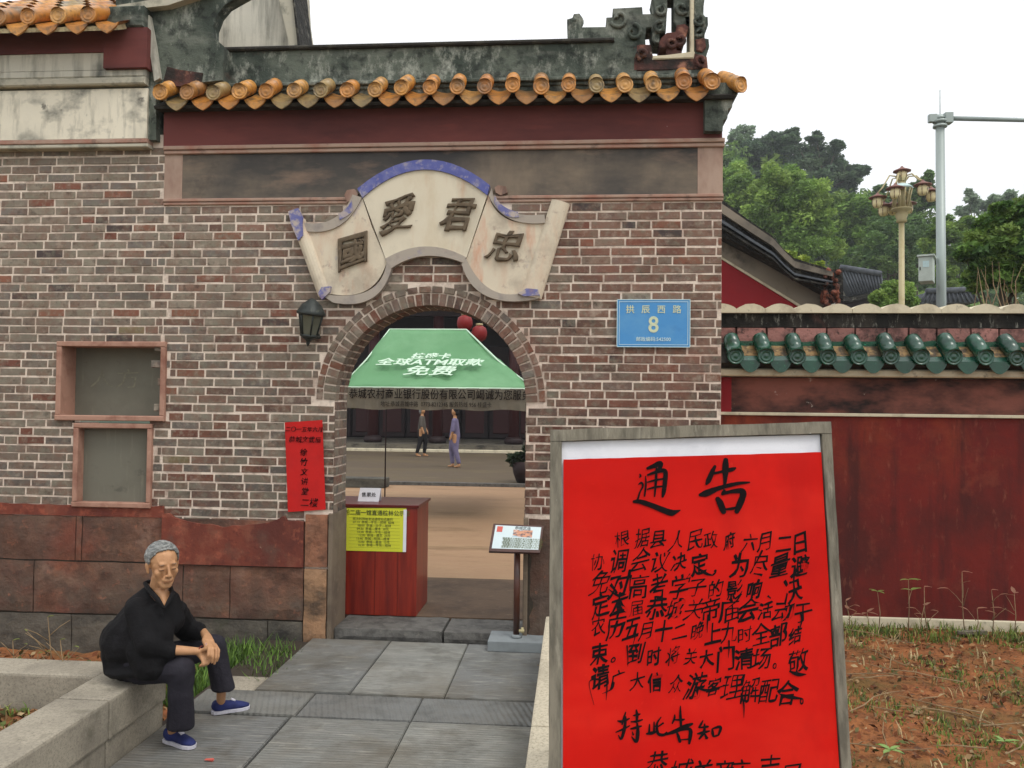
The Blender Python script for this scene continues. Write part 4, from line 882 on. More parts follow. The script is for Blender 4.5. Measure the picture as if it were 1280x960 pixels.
while x < XLR:
    bm = bmesh.new(); n = 10
    pts = [(x+pc_*k/n, zt+.012+.042*math.sin(math.pi*k/n)**.8+R.uniform(-.002, .002)) for k in range(n+1)]
    bm_prism(bm, [(x, zt-.02)]+pts+[(x+pc_, zt-.02)], YL+.0-R.uniform(0, .01), YL+.33)
    from_bm('coping_lobe', bm, M_cream, lw_); x += pc_+.001

# ================================================================== GROUND
def sheet(name, x0, x1, y0, y1, z, m, th=.05): return T(box(name, x0, x1, y0, y1, z-th, z, m), kind='structure')
sheet('ground', -400, 500, -60, 900, -.42, M_ground, .1)
path = sheet('path', -2.35, -.05, -1.5, D+.0, -.03, M_joint, .4)
def slab(x0, x1, y0, y1, m, c):
    bm = bmesh.new(); z = R.uniform(-.004, .003); g = .0035
    bm_box(bm, x0+g, x1-g, y0+g, y1-g, -.05, z)
    bmesh.ops.bevel(bm, geom=[e for e in bm.edges if min(e.verts[0].co.z, e.verts[1].co.z) > -.02], offset=.005, segments=2, affect='EDGES')
    o = from_bm('paving_slab', bm, m, path, color=c); return o
gs_ = [S(126, 127, 122), S(118, 118, 113), S(132, 132, 126), S(112, 113, 111)]
for a, b in ((-2.0, -1.385), (-1.385, -.79), (-.79, -.2)): slab(a, b, 4.95, 6.07, M_slab, gs_[R.randrange(4)])
for a, b in ((-2.3, -1.6), (-1.6, -.92), (-.92, -.2)): slab(a, b, 4.57, 4.94, M_slab_v, gs_[R.randrange(4)])
for a, b in ((-2.29, -1.63), (-1.62, -.92), (-.92, -.2)): slab(a, b, 3.35, 4.56, M_slab, gs_[R.randrange(4)])
for yy in (2.15, .95, -.25):
    for a, b in ((-2.29, -1.3), (-1.3, -.2)): slab(a, b, yy, yy+1.19, M_slab, gs_[R.randrange(4)])
# kerbs
def kerb(nm, label, segs, grp=None):
    k = thing(nm, label, 'kerb', (segs[0][0], segs[0][2], 0))
    for x0, x1, y0, y1, z0, z1 in segs: box('kerb_stone', x0, x1, y0, y1, z0, z1, M_granite, k, bevel=.014)
    return k
ys = [1.0, 1.95, 2.9, 3.84, 4.4]
sg_ = [(-2.56, -2.285, a+.003, b-.003, .13, .33) for a, b in zip(ys, ys[1:])]+[(-2.56, -2.30, a+.003, b-.003, -.3, .126) for a, b in zip(ys, ys[1:])]
kerb('stone_kerb', 'pale granite bench-high kerb on the left of the path that the woman sits on', sg_)
kerb('stone_kerb', 'pale granite kerb crossing the left bed parallel to the wall', [(-6.2, -4.6, 4.17, 4.42, -.3, .325), (-4.595, -3.5, 4.17, 4.42, -.3, .325), (-3.495, -2.565, 4.17, 4.42, -.3, .325)])
kerb('stone_kerb', 'cream stone kerb on the right of the path behind the notice board', [(-.19, .03, a+.003, b-.003, -.3, .33) for a, b in ((.6, 1.7), (1.7, 2.75), (2.75, 3.75), (3.75, 4.72), (4.72, 5.68))])
box('path_edge_stone', -2.3, -2.02, 5.0, 5.25, -.3, -.02, M_granite, path, bevel=.01)
M_granite_d = mat('weathered_granite', S(158, 150, 134), [(S(118, 110, 98), 60, .45, .65, .5, {'d': 3}), (S(84, 78, 70), 130, .58, .68, .6, {'d': 2}), (S(104, 98, 88), 2.2, .45, .66, .7, {'d': 6}), (S(84, 80, 66), 7, .58, .72, .5)], bump=(90, .35, .003), tint=.06)
for o_ in bpy.data.objects:
    if o_.name.startswith(('kerb_stone', 'path_edge')) and o_.data.vertices[0].co.x < -1: o_.data.materials[0] = M_granite_d
# soil beds
def soil(name, x0, x1, y0, y1, z, amp=.03, cell=.06):
    nx, ny = int((x1-x0)/cell), int((y1-y0)/cell); V = []; Fc = []
    for i in range(nx+1):
        for k in range(ny+1):
            x, y = x0+(x1-x0)*i/nx, y0+(y1-y0)*k/ny
            V.append((x, y, z+amp*noise.noise(Vector((x*2.3, y*2.3, z)))+amp*.5*noise.noise(Vector((x*9, y*9, 2)))))
    for i in range(nx):
        for k in range(ny): a = i*(ny+1)+k; Fc.append((a, a+ny+1, a+ny+2, a+1))
    me = bpy.data.meshes.new(name); me.from_pydata(V, [], Fc); return T(link(name, me, M_soil, smooth=True), kind='structure')
soil('right_bed_soil', .02, 7.5, 1.2, YL, .085)
soil('left_bed_soil', -6.5, -2.55, 1.5, 4.18, .12)
soil('wall_foot_soil', -6.5, -1.98, 4.4, D+.0, -.17, .04)
# courtyard behind the gate
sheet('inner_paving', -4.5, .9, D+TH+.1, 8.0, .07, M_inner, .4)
sheet('courtyard', -30, .9, 8.0, 16.9, .062, M_courtyard, .4)
sheet('courtyard_terrace', -30, 4, 17.05, 28, .10, M_courtyard2, .4)
T(box('drain_kerb', -30, 4, 16.9, 17.05, -.3, .13, M_threshold), kind='structure')
sheet('street', .9, 60, 9, 16, -.05, mat('asphalt', S(70, 70, 70), bump=(30, .5, .01)), .2)

# ================================================================== HALL BEHIND
YH2 = 28.0
fh = thing('far_hall', 'dark timber temple hall with red columns behind the green tent', 'building', (-4, YH2, 0))
box('platform', -16, 3.6, YH2, 40, -.2, .36, M_darkstone, fh, color=S(110, 104, 92))
box('platform_edge', -16, 3.6, YH2-.15, YH2-.001, -.1, .2, M_cream, fh, ch=.02)
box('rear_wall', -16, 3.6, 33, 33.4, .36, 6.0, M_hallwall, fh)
for x in (-13.5, -10.5, -7.4, -5.0, -2.2, .6, 3.0):
    tube('column', [(x, YH2+1, .36), (x, YH2+1, 6.0)], .2, M_redcol, fh, 12); lathe('column_base', [(.32, .36), (.36, .5), (.26, .62)], (x, YH2+1, 0), M_darkwood, fh, 12)
for i in range(16):
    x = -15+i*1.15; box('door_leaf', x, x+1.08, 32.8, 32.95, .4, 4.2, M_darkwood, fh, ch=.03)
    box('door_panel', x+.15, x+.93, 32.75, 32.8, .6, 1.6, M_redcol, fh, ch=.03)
box('lintel', -16, 3.6, YH2+.8, YH2+1.2, 5.0, 5.6, M_darkwood, fh)
box('name_board', -5.2, -3.4, YH2+.6, YH2+.78, 5.65, 6.3, M_hallwall, fh)
prism('roof', [(YH2-1.2, 6.1), (33, 9.6), (38, 7), (38, 6.7), (33, 9.2), (YH2-1.2, 5.9)], -16.5, 3.9, M_rooftile, fh, 'x')
# red silk lanterns under its eaves
for x, y, z, lb in ((W(581, 404, 20).x, 20, W(581, 404, 20).z, 'higher'), (W(599, 417, 20).x, 20, W(599, 417, 20).z, 'lower')):
    t = thing('silk_lantern', '%s of the two round red lanterns hanging above the green tent' % lb, 'lantern', (x, y, z), 'red lanterns behind the arch')
    lathe('lantern_body', [(.08, -.2), (.17, -.14), (.2, -.04), (.2, .04), (.17, .14), (.08, .2)], (x, y, z), M_redlantern, t, 14)
    lathe('lantern_cap', [(.09, .2), (.09, .25), (.02, .26)], (x, y, z), M_lamppost, t, 10)
    tube('cord', [(x, y, z+.3), (x, y, 5.4)], .012, M_blackcl, t, 5); tube('tassel', [(x, y, z-.24), (x, y, z-.55)], [.03, .045], M_redlantern, t, 6)
tube('hanging_wire', [(-8, 20, 5.4), (-3, 20, 5.35), (3, 20, 5.4)], .015, M_blackcl, None, 5)
T(bpy.data.objects['hanging_wire'], 'dark wire strung across the courtyard that carries the red lanterns', 'wire')

# ================================================================== TENT
YT = 11.5
tw0, tw1 = W(425, 485, YT).x, W(668, 482, YT).x; ze = W(540, 485, YT).z; zt_ = W(540, 412, YT+1.3).z
tent = thing('market_tent', 'green canvas market tent with white lettering and grey valance seen through the arch', 'tent', ((tw0+tw1)/2, YT, .06))
ta, tb = W(487, 413, YT+1.3).x, W(583, 413, YT+1.3).x; td = 2.9
def tentface(name, q, n=16, sag=.1):
    bm = bmesh.new(); g = []
    for i in range(n+1):
        g.append([])
        for k in range(n+1):
            u_, v_ = i/n, k/n; p = Vector(q[0]).lerp(Vector(q[1]), u_).lerp(Vector(q[3]).lerp(Vector(q[2]), u_), v_)
            p.z -= sag*math.sin(math.pi*v_)*(.4+.6*math.sin(math.pi*u_)); p.z += .02*noise.noise(Vector((u_*5, v_*5, 3)))-.05*v_*(1-v_)*4*(1-abs(noise.noise(Vector((u_*6+v_*2, v_*1.2, name.__len__()+q[0][0]))))*3)
            g[-1].append(bm.verts.new(p))
    for i in range(n):
        for k in range(n): bm.faces.new((g[i][k], g[i+1][k], g[i+1][k+1], g[i][k+1]))
    o = from_bm(name, bm, M_tent, tent, True); s = o.modifiers.new('s', 'SOLIDIFY'); s.thickness = .006; return o
e = [(tw0, YT, ze), (tw1, YT, ze), (tw1, YT+td, ze), (tw0, YT+td, ze)]; tq = [(ta, YT+1.3, zt_), (tb, YT+1.3, zt_), (tb, YT+1.7, zt_), (ta, YT+1.7, zt_)]
for i in range(4): tentface('canopy_panel', [tq[i], tq[(i+1) % 4], e[(i+1) % 4], e[i]])
tentface('canopy_panel', [tq[0], tq[1], tq[2], tq[3]], 4, 0)
tube('canopy_seam', [tq[0], tq[1]], .015, M_whitecloth, tent, 6)
for i in (0, 1): tube('canopy_seam', [tq[i], (Vector(tq[i])+Vector(e[i]))/2-Vector((0, 0, .05)), e[i]], .013, M_whitecloth, tent, 6)
zv = W(540, 512, YT).z
for i in range(4):
    a, b = Vector(e[i]), Vector(e[(i+1) % 4]); bm = bmesh.new(); n = 30; r1 = []; r2 = []
    nn = (b-a).cross(Vector((0, 0, 1))).normalized()
    for k in range(n+1):
        p = a.lerp(b, k/n)+nn*(.01+.012*math.sin(k*1.9)); r1.append(bm.verts.new(p)); r2.append(bm.verts.new(Vector((p.x, p.y, zv+.012*math.sin(k*.8)))+nn*.01*math.sin(k*2.3)))
    for k in range(n): bm.faces.new((r1[k], r1[k+1], r2[k+1], r2[k]))
    o = from_bm('valance', bm, M_valance, tent); s = o.modifiers.new('s', 'SOLIDIFY'); s.thickness = .004
tube('valance_piping', [e[0], e[1]], .014, M_whitecloth, tent, 6)
for p in e: tube('tent_leg', [(p[0], p[1], .062), p], .014, M_darkwood, tent, 6)
text('valance_lettering', '恭城农村商业银行股份有限公司竭诚为您服务', .155, ((tw0+tw1)/2+.05, YT-.035, (ze+zv)/2+.055), M_ink, tent, ext=.001, sx=.86, off=.001)
text('valance_lettering', '地址:恭城县城中路  0773-8212345 服务热线 956 桂盛卡', .085, ((tw0+tw1)/2, YT-.035, (ze+zv)/2-.085), M_ink, tent, ext=.001, sx=.8)
sn = (Vector(e[0])-Vector(tq[0])); vv = Vector((0, -sn.y, -sn.z)).normalized() if False else Vector((0, 1.3, zt_-ze)).normalized()
nn = Vector((1, 0, 0)).cross(vv)
def tt(s, px, py, sz, **k):
    r = ray(px, py); p0 = Vector((0, YT, ze)); t_ = (p0-CAM).dot(nn)/r.dot(nn); p = CAM+r*t_+nn*.02
    text('canopy_lettering', s, sz, tuple(p), M_whitecloth, tent, Vector((1, 0, 0)), vv, ext=.003, off=.004, shear=.2, **k)
tt('桂盛卡', 538, 447, .17, sx=1.2); tt('全球ATM取款', 536, 454.5, .2, sx=1.35); tt('免费', 536, 465.5, .26, sx=1.5)

# ================================================================== PODIUM AND STANDS
pod = thing('reception_counter', 'dark red wooden counter standing just inside the arch', 'counter', (W(500, 770, 6.52).x, 6.75, .07))
py0 = 6.52; px0, px1 = W(521, 700, py0).x-.74, W(521, 700, py0).x; pt_ = W(500, 635, py0).z
box('front_board', px0, px1, py0, py0+.02, .071, pt_, M_podium, pod, bevel=.003)
for x in (px0, px1-.02): box('side_board', x+(0.001 if x > px0 else 0), x+.019, py0+.021, py0+.5, .071, pt_, M_podium, pod, bevel=.003)
box('counter_top', px0-.03, px1+.012, py0-.012, py0+.54, pt_+.001, pt_+.026, M_podtop, pod, bevel=.005)
for x in (px1-.16, px1-.35): box('panel_groove', x, x+.004, py0-.003, py0+.001, .08, pt_-.01, M_podtop, pod)
ys_ = thing('yellow_timetable', 'yellow printed timetable sheet fixed on the front of the red counter', 'notice', tuple(W(470, 660, py0)))
c0 = [W(434-8, 635, py0-.004), W(508, 635, py0-.004), W(506.5, 690, py0-.004), W(434-8, 688, py0-.004)]
paper('sheet', c0, M_yellow, ys_, .002, amp=.001)
paper('white_edge', [W(504.5, 637, py0-.007), W(508.5, 637, py0-.007), W(507.5, 690, py0-.007), W(503.5, 690, py0-.007)], M_paper_white, ys_, .002, amp=0, n=2)
text('print', '恭城二庙一馆直通桂林公示栏', .046, tuple(W(468, 641.5, py0-.007)), M_print, ys_, ext=.0005, off=.0008)
rowst = ['班次时间始发站途经站点票价', '07:10  恭城—平乐—阳朔  桂林', '08:00  恭城—沙子—桂林', '09:20  恭城—栗木  30元', '10:30  恭城—平乐—桂林', '12:00  恭城—莲花  25元', '13:40  恭城—阳朔—桂林', '15:00  恭城—嘉会  15元', '16:30  恭城—平乐—桂林']
for i, s_ in enumerate(rowst): text('print', s_, .026, tuple(W(466+(i % 3), 649+i*4.1, py0-.007)), M_print, ys_, ext=.0005, sx=1.0)
bm = bmesh.new()
for i in range(10):
    a = W(436, 647+i*4.1, py0-.006); b = W(500, 647.1+i*4.1, py0-.006); bm_box(bm, a.x, b.x, py0-.0062, py0-.0058, a.z-.0006, a.z+.0006)
from_bm('table_rules', bm, M_print, ys_)
pl = thing('desk_placard', 'small white tent card with printed characters standing on the red counter', 'placard', tuple(W(460, 634, py0+.2)))
ppy = py0+.16; zt3 = pt_+.027; px_a, px_b = W(447, 628, ppy).x, W(474, 628, ppy).x
paper('card', [(px_a+.01, ppy+.04, zt3+.11), (px_b+.005, ppy+.04, zt3+.11), (px_b-.005, ppy, zt3), (px_a, ppy, zt3)], M_paper_white, pl, .003, amp=0, n=2)
paper('card_back', [(px_a+.01, ppy+.042, zt3+.11), (px_b+.005, ppy+.042, zt3+.11), (px_b-.005, ppy+.09, zt3), (px_a, ppy+.09, zt3)], M_paper_white, pl, .003, amp=0, n=2)
text('print', '售票处', .042, ((px_a+px_b)/2, ppy+.012, zt3+.055), M_ink, pl, Vector((1, 0, 0)), Vector((0, .34, 1)), ext=.0006)
# information stand
st = thing('information_stand', 'small tilted information board on a brown post with grey stone foot right of the arch', 'sign', tuple(G(645, 800, 0)))
b0 = G(609, 815, 0); b1 = G(676, 816, 0); by = (b0.y+b1.y)/2
box('stone_foot', b0.x, b1.x+.02, by, by+.28, .0, .075, M_greybase, st, bevel=.005)
pcx = W(646, 740, by+.12).x; zpn = W(645, 690, by+.12).z
tube('post', [(pcx, by+.12, .075), (pcx, by+.12, zpn+.02)], .024, M_browpost, st, 12)
lathe('post_collar', [(.04, .075), (.042, .09), (.026, .1)], (pcx, by+.12, 0), M_greybase, st, 12)
tube('brass_tap', [(pcx+.02, by+.1, .13), (pcx+.06, by+.1, .13)], .012, M_lamppost, st, 8); tube('brass_tap', [(pcx+.045, by+.1, .115), (pcx+.045, by+.1, .155)], .01, M_lamppost, st, 8)
tl, tr, br_, bl2 = W(617, 655.5, by+.17), W(679.5, 658.5, by+.17), W(675, 692, by+.04), W(611, 690, by+.04)
un = (tr-tl).cross(bl2-tl).normalized()
if un.y > 0: un = -un
paper('frame', [tl, tr, br_, bl2], M_browpost, st, .03, amp=0, n=2)
def ip(u_, v_): return tl.lerp(tr, u_).lerp(bl2.lerp(br_, u_), v_)+un*.016
def ips(name, u0, u1, v0, v1, m, e=0): paper(name, [ip(u0, v0)+un*e, ip(u1, v0)+un*e, ip(u1, v1)+un*e, ip(u0, v1)+un*e], m, st, .002, amp=0, n=2)
ips('printed_sheet', .05, .96, .06, .9, M_panel)
ips('printed_seal', .09, .2, .1, .3, M_photo1, .002); ips('printed_picture', .42, .8, .2, .46, M_photo3, .002); 
uu = (tr-tl).normalized(); vv2 = (tl-bl2).normalized()
text('print', '恭城武庙', .03, tuple(ip(.6, .14)+un*.002), M_ink, st, uu, vv2, ext=.0005)
for i in range(5): text('print', '国家重点文物保护单位始建于明万历', .0185, tuple(ip(.62+.02*(i % 2), .54+.075*i)+un*.002), M_print, st, uu, vv2, ext=.0004)

# ================================================================== NOTICE BOARD
def at_depth(px, py, d): return CAM+ray(px, py)*d
TL = at_depth(688, 538, 2.874); TR = at_depth(1036, 528, 2.874); BLm = at_depth(686, 960, 2.667)
ub = (TR-TL).normalized(); vb = (TL-BLm).normalized(); nb = vb.cross(ub); 
if nb.y > 0: nb = -nb
wB = (TR-TL).length; hB = TL.z/vb.z
board = thing('notice_board', 'large red handwritten notice on a weathered wooden frame board leaning in the foreground', 'notice board', tuple(TL-vb*hB+ub*wB/2))
def BP(px, py, e=0):
    r = ray(px, py); t_ = (TL-CAM).dot(nb)/r.dot(nb); return CAM+r*t_+nb*e
def BL(u_, v_, e=0): return TL+ub*u_-vb*v_+nb*e
def bslab(name, u0, u1, v0, v1, e0, e1, m, par=board, sub=1, amp=0, taper=0):
    bm = bmesh.new(); n = max(1, int(max(u1-u0, v1-v0)/.06)) if sub else 1; L = []
    for i in range(n+1):
        t = i/n
        if v1-v0 > u1-u0: c4 = [(u0, v0+(v1-v0)*t), (u1, v0+(v1-v0)*t)]; s_ = Vector((1, 0))
        else: c4 = [(u0+(u1-u0)*t, v0), (u0+(u1-u0)*t, v1)]
        ring = []
        for (a, b), e in ((c4[0], e0), (c4[0], e1), (c4[1], e1), (c4[1], e0)):
            ja = amp*noise.noise(Vector((a*9, b*9, e*50))); jb = amp*noise.noise(Vector((a*9+5, b*9, e*50)))
            ring.append(bm.verts.new(BL(a+ja, b+jb, e)))
        L.append(ring)
    for p, q in zip(L, L[1:]):
        for k in range(4): bm.faces.new((p[k], p[(k+1) % 4], q[(k+1) % 4], q[k]))
    bm.faces.new(L[0]); bm.faces.new(L[-1][::-1])
    bmesh.ops.recalc_face_normals(bm, faces=bm.faces)
    return from_bm(name, bm, m, par)
fr = .040
bslab('frame_rail', 0, wB, 0, .041, -.02, .022, M_oldwood, amp=.003)
bslab('frame_stile', 0, fr, .042, hB, -.02, .02, M_oldwood, amp=.003)
bslab('frame_stile', wB-.034, wB, .042, hB, -.02, .02, M_oldwood, amp=.003)
bslab('frame_rail', fr+.001, wB-.035, hB-.25, hB-.2, -.02, .018, M_oldwood, amp=.003)
bslab('backing_board', fr, wB-.034, .041, hB-.25, -.012, -.004, M_oldwood, sub=0)
for u0 in (.1, wB-.15):
    a = BL(u0, .25, -.03); b = Vector((a.x+(.03 if u0 < .5 else .0), a.y+.75, .09 if u0 > .3 else .0)); 
    if u0 < .3: b.z = .34; b.x = -.05; b.y = a.y+.62
    tube('rear_strut', [a, b], .018, M_oldwood, board, 6, False)
wp = bslab('white_backing_sheet', fr+.001, wB-.036, .043, hB-.26, -.003, .003, M_paper_white, sub=0)
# red sheet, buckled
ru0, ru1, rv0, rv1 = fr+.006, wB-.038, .107, hB-.3
bm = bmesh.new(); nx, nz_ = 40, 60; gfr = []; 
def wave(u_, v_): return .0045*(abs(noise.noise(Vector((u_*2.4+v_*1.4, v_*1.1-u_*1.6, 7))))*-2+1)+.0035*(noise.noise(Vector((u_*3+v_*1.2, v_*2.2, 0)))+.5*noise.noise(Vector((u_*7, v_*4-u_*3, 4))))
for e0_ in (1, 0):
    g = [[bm.verts.new(BL(ru0+(ru1-ru0)*i/nx, rv0+(rv1-rv0)*k/nz_+(.0015*noise.noise(Vector((i*.4, 0, 0))) if k == 0 else 0), .006+(.0008 if e0_ else 0)+wave(i/nx, k/nz_*1.6)+.003)) for k in range(nz_+1)] for i in range(nx+1)]
    for i in range(nx):
        for k in range(nz_): bm.faces.new((g[i][k], g[i+1][k], g[i+1][k+1], g[i][k+1]))
red = from_bm('red_paper', bm, M_paper_red, board, True)
def wv_at(p):
    d = p-TL; c_ = ub.dot(vb); a_, b_ = d.dot(ub), -d.dot(vb); u_, v_ = (a_+b_*c_)/(1-c_*c_), (b_+a_*c_)/(1-c_*c_)
    return wave((u_-ru0)/(ru1-ru0), (v_-rv0)/(rv1-rv0)*1.6)+.0112
def b3(px, py): p = BP(px, py); return p+nb*wv_at(p)
# large title characters, traced as brush strokes (zoomed picture units 690+a/3.657, 560+b/3.657)
def t3(a, b): return b3(690+a/3.657, 560+b/3.657)
gao = [[(742, 82, 8), (728, 110, 14), (712, 148, 16), (700, 168, 6)], [(716, 122, 9), (760, 112, 8), (815, 100, 13), (836, 92, 5)], [(790, 50, 13), (788, 95, 20), (786, 150, 12), (780, 180, 5)],
       [(668, 216, 8), (700, 208, 20), (760, 184, 14), (840, 164, 11), (898, 158, 5)], [(770, 205, 4), (782, 198, 10), (778, 190, 3)], [(748, 228, 12), (762, 250, 20), (778, 288, 18), (786, 296, 10)],
       [(770, 212, 9), (815, 200, 12), (862, 198, 18), (866, 220, 20), (850, 262, 20), (836, 296, 13)], [(780, 282, 5), (815, 278, 9), (838, 272, 6)]]
tong = [[(398, 120, 4), (402, 130, 6), (396, 136, 3)], [(392, 168, 3), (406, 160, 7), (412, 176, 6), (398, 205, 5), (390, 232, 6), (380, 246, 5)],
        [(430, 96, 8), (462, 84, 14), (492, 72, 16), (490, 92, 12), (474, 112, 10)], [(424, 130, 3), (426, 170, 6), (420, 222, 5)], [(432, 126, 6), (470, 112, 10), (512, 106, 14), (514, 150, 14), (508, 200, 13), (502, 226, 6)],
        [(432, 158, 4), (470, 148, 7), (506, 142, 5)], [(432, 190, 4), (468, 180, 7), (504, 176, 5)], [(474, 92, 5), (472, 150, 9), (466, 224, 4)],
        [(368, 246, 8), (400, 246, 14), (450, 262, 16), (500, 282, 18), (540, 296, 20), (562, 292, 12), (584, 284, 3)]]
brush('title_character', gao, M_ink, board, t3, nb, kw=1.5); brush('title_character', tong, M_ink, board, t3, nb, kw=1.5)
# closing line 特此告知 traced the same way (720+a/4.267, 800+b/4.267)
def q3(a, b): return b3(720+a/4.267, 800+b/4.267)
te = [[(262, 378, 5), (252, 410, 9), (242, 445, 6)], [(218, 425, 5), (245, 428, 12), (282, 412, 5)], [(262, 402, 6), (256, 460, 13), (238, 520, 10), (222, 500, 4)], [(208, 486, 4), (250, 468, 9), (284, 450, 4)],
      [(300, 398, 4), (325, 392, 10), (340, 388, 4)], [(318, 366, 6), (322, 400, 12), (318, 436, 6)], [(288, 430, 5), (320, 428, 9), (352, 418, 5)], [(286, 468, 5), (312, 462, 11), (346, 452, 6)], [(322, 436, 7), (326, 480, 14), (318, 534, 14), (292, 508, 4)], [(296, 482, 4), (302, 500, 8)]]
ci = [[(388, 442, 5), (386, 490, 10)], [(412, 430, 5), (412, 484, 9)], [(412, 455, 4), (430, 450, 7)], [(370, 494, 6), (398, 490, 14), (425, 482, 6)], [(450, 404, 4), (428, 440, 9), (432, 490, 13), (462, 500, 12), (480, 484, 6)], [(430, 458, 5), (462, 436, 8)]]
ga2 = [[(522, 392, 5), (520, 412, 9), (508, 440, 6)], [(518, 420, 5), (560, 420, 10), (575, 416, 4)], [(552, 346, 4), (552, 400, 11), (556, 462, 10)], [(466, 500, 8), (520, 482, 16), (580, 455, 18), (618, 440, 8)], [(530, 480, 5), (540, 505, 12), (550, 538, 12)], [(545, 478, 6), (590, 468, 12), (606, 480, 16), (602, 520, 14), (598, 548, 8)], [(552, 526, 5), (600, 522, 7)]]
zhi = [[(672, 422, 4), (660, 445, 9), (648, 462, 5)], [(650, 462, 5), (692, 456, 10), (702, 454, 4)], [(640, 494, 5), (668, 488, 12), (706, 478, 6)], [(680, 440, 6), (676, 485, 12), (650, 522, 7)], [(680, 494, 6), (692, 518, 14)], [(720, 466, 6), (722, 490, 12), (726, 508, 8)], [(722, 466, 6), (756, 456, 12), (764, 466, 12), (752, 500, 8)], [(726, 508, 7), (752, 500, 8)]]
for s_ in (te, ci, ga2, zhi): brush('closing_character', s_, M_ink, board, q3, nb, kw=1.35)
lines = [('根据县人民政府六月二日', 777, 998, 675, 681, .078, 0), ('协调会议决定，为尽量避', 746, 996, 704, 710, .088, 0), ('免对高考学子的影响、决', 748, 988, 732, 741, .088, 0),
         ('定本届恭城关帝庙会活动于', 748, 1000, 760, 766, .084, 0), ('农历五月十二晚上九时全部结', 746, 990, 786, 797, .082, 0), ('束。到时将关大门清场。敬', 748, 994, 818, 828, .084, 0), ('请广大信众游客理解配合。', 748, 1004, 848, 870, .088, 0)]
def drp(p): return nb*(wv_at(p)-.0008)
for s_, xa, xb, ya, yb, sz, _ in lines:
    n = len(s_)
    for i, c_ in enumerate(s_):
        if c_ == '　': continue
        t = i/(n-1); px_, py_ = xa+(xb-xa)*t+R.uniform(-1, 1), ya+(yb-ya)*t+R.uniform(-1.5, 1.5)
        p = BP(px_, py_); a = R.uniform(-.10, .06)+.06
        u_ = ub*math.cos(a)+vb*math.sin(a); v_ = vb*math.cos(a)-ub*math.sin(a)
        k = R.choice([.8, .9, 1, 1.08, 1.15])
        if c_ in '，。、': k = .7
        text('handwritten_character', c_, sz*k*.85, tuple(p), M_ink, board, u_, v_*1.0, ext=.0012, off=R.choice([-.0002, .0002, .0007, .0012]), shear=R.uniform(.1, .4), wob=.085, sx=R.uniform(.8, .98), ink=.030, rise=R.uniform(.08, .24), drape=drp)
for i, (c_, px_, py_) in enumerate((('恭', 817, 955), ('城', 848, 966), ('关', 874, 966), ('帝', 900, 966), ('庙', 920, 966), ('吉', 958, 960), ('日', 985, 970))):
    text('handwritten_character', c_, .078, tuple(BP(px_, py_)), M_ink, board, ub, vb, ext=.0012, off=.0002, shear=.25, wob=.08, ink=.024, rise=.1, drape=drp)
tails = [[(951, 688, 2.6), (944, 702, 1.8), (938, 712, .6)], [(787, 712, 2.2), (787, 724, 1.6), (786, 738, .6)], [(925, 742, 2.4), (918, 752, 1.6), (905, 762, .5)], [(884, 768, 2.4), (883, 780, 1.8), (883, 790, .6)], [(999, 766, 2.6), (1000, 776, 2), (996, 790, .6)],
         [(795, 780, 1.6), (793, 795, 1.4), (790, 806, .5)], [(910, 800, 2.4), (910, 812, 1.6), (909, 822, .5)], [(783, 806, 2), (784, 820, 1.5), (784, 832, .5)], [(758, 850, 2.2), (758, 862, 1.6), (757, 874, .5)], [(766, 852, 4), (764, 860, 2), (752, 866, .5)], [(925, 866, 2.6), (928, 880, 2), (928, 896, .5)], [(972, 866, 1), (984, 870, 5), (1000, 872, 2)],
         [(985, 838, 2), (996, 842, 5), (1006, 842, 1)], [(868, 858, 2), (884, 862, 3.6), (904, 856, 1)], [(742, 880, .6), (736, 852, 1), (748, 848, 3)], [(866, 706, 1), (880, 716, 4), (890, 719, 1)], [(760, 736, 1), (772, 744, 3.6), (782, 742, 1)]]
for q_ in tails: brush('brush_tail', [q_], M_ink, board, b3, nb, kw=1.0)
# curled openwork of the finial
for a, b, r0, sg2, yy in ((150, 130, 45, 1, .1), (430, 110, 60, -1, .075), (520, 200, 55, 1, .07), (690, 60, 42, 1, .07), (690, 170, 42, -1, .07), (830, 40, 40, 1, .085), (935, 130, 42, 1, .065), (945, 200, 30, -1, .065), (820, 250, 40, -1, .065), (760, 270, 34, 1, .065), (580, 350, 40, 1, .045), (950, 390, 36, 1, .045)):
    bm = bmesh.new(); pts = []
    for k in range(22):
        t = k/21; an = sg2*t*3.0*math.pi/1.6+a; rr = r0*(1-.7*t); q = PX([(a+rr*math.cos(an), b+rr*math.sin(an))])[0]; pts.append((q[0], D+yy-.012*t, q[1]))
    bm_tube(bm, pts, [.016]*21+[.022], 6); from_bm('scroll_curl', bm, M_mouldy2 if b > 240 else M_mouldy, fin, True)
# ================================================================== HALL GABLE, HOUSES, POLES BEYOND THE LOW WALL
YGH = 12.5
gh = thing('gable_hall', 'red gable-ended hall with lichen-blackened sloping roof edge beyond the low wall', 'building', (W(950, 380, YGH).x, YGH, -.05))
def Q(l_, Y): return [(W(a, b, Y).x, W(a, b, Y).z) for a, b in l_]
x9 = 880
prism('gable_wall', Q([(x9, 309), (1003, 384), (1016, 395), (1016, 560), (x9, 560)], YGH), YGH, YGH+7, M_redwall_end, gh)
prism('gable_edge', Q([(x9, 307), (1003, 382), (1018, 393), (1016, 396), (1002, 386), (x9, 311)], YGH), YGH-.03, YGH+.02, M_cream, gh)
prism('gable_plaster', Q([(x9, 285), (1000, 352), (1032, 372), (1034, 400), (1020, 400), (1003, 383), (x9, 308)], YGH), YGH-.04, YGH+7, M_greyplaster, gh)
bm = bmesh.new()
up_ = [(x9, 246), (903, 262), (930, 281), (958, 300), (972, 316), (984, 328), (1000, 333), (1016, 338), (1030, 342), (1043, 340)]
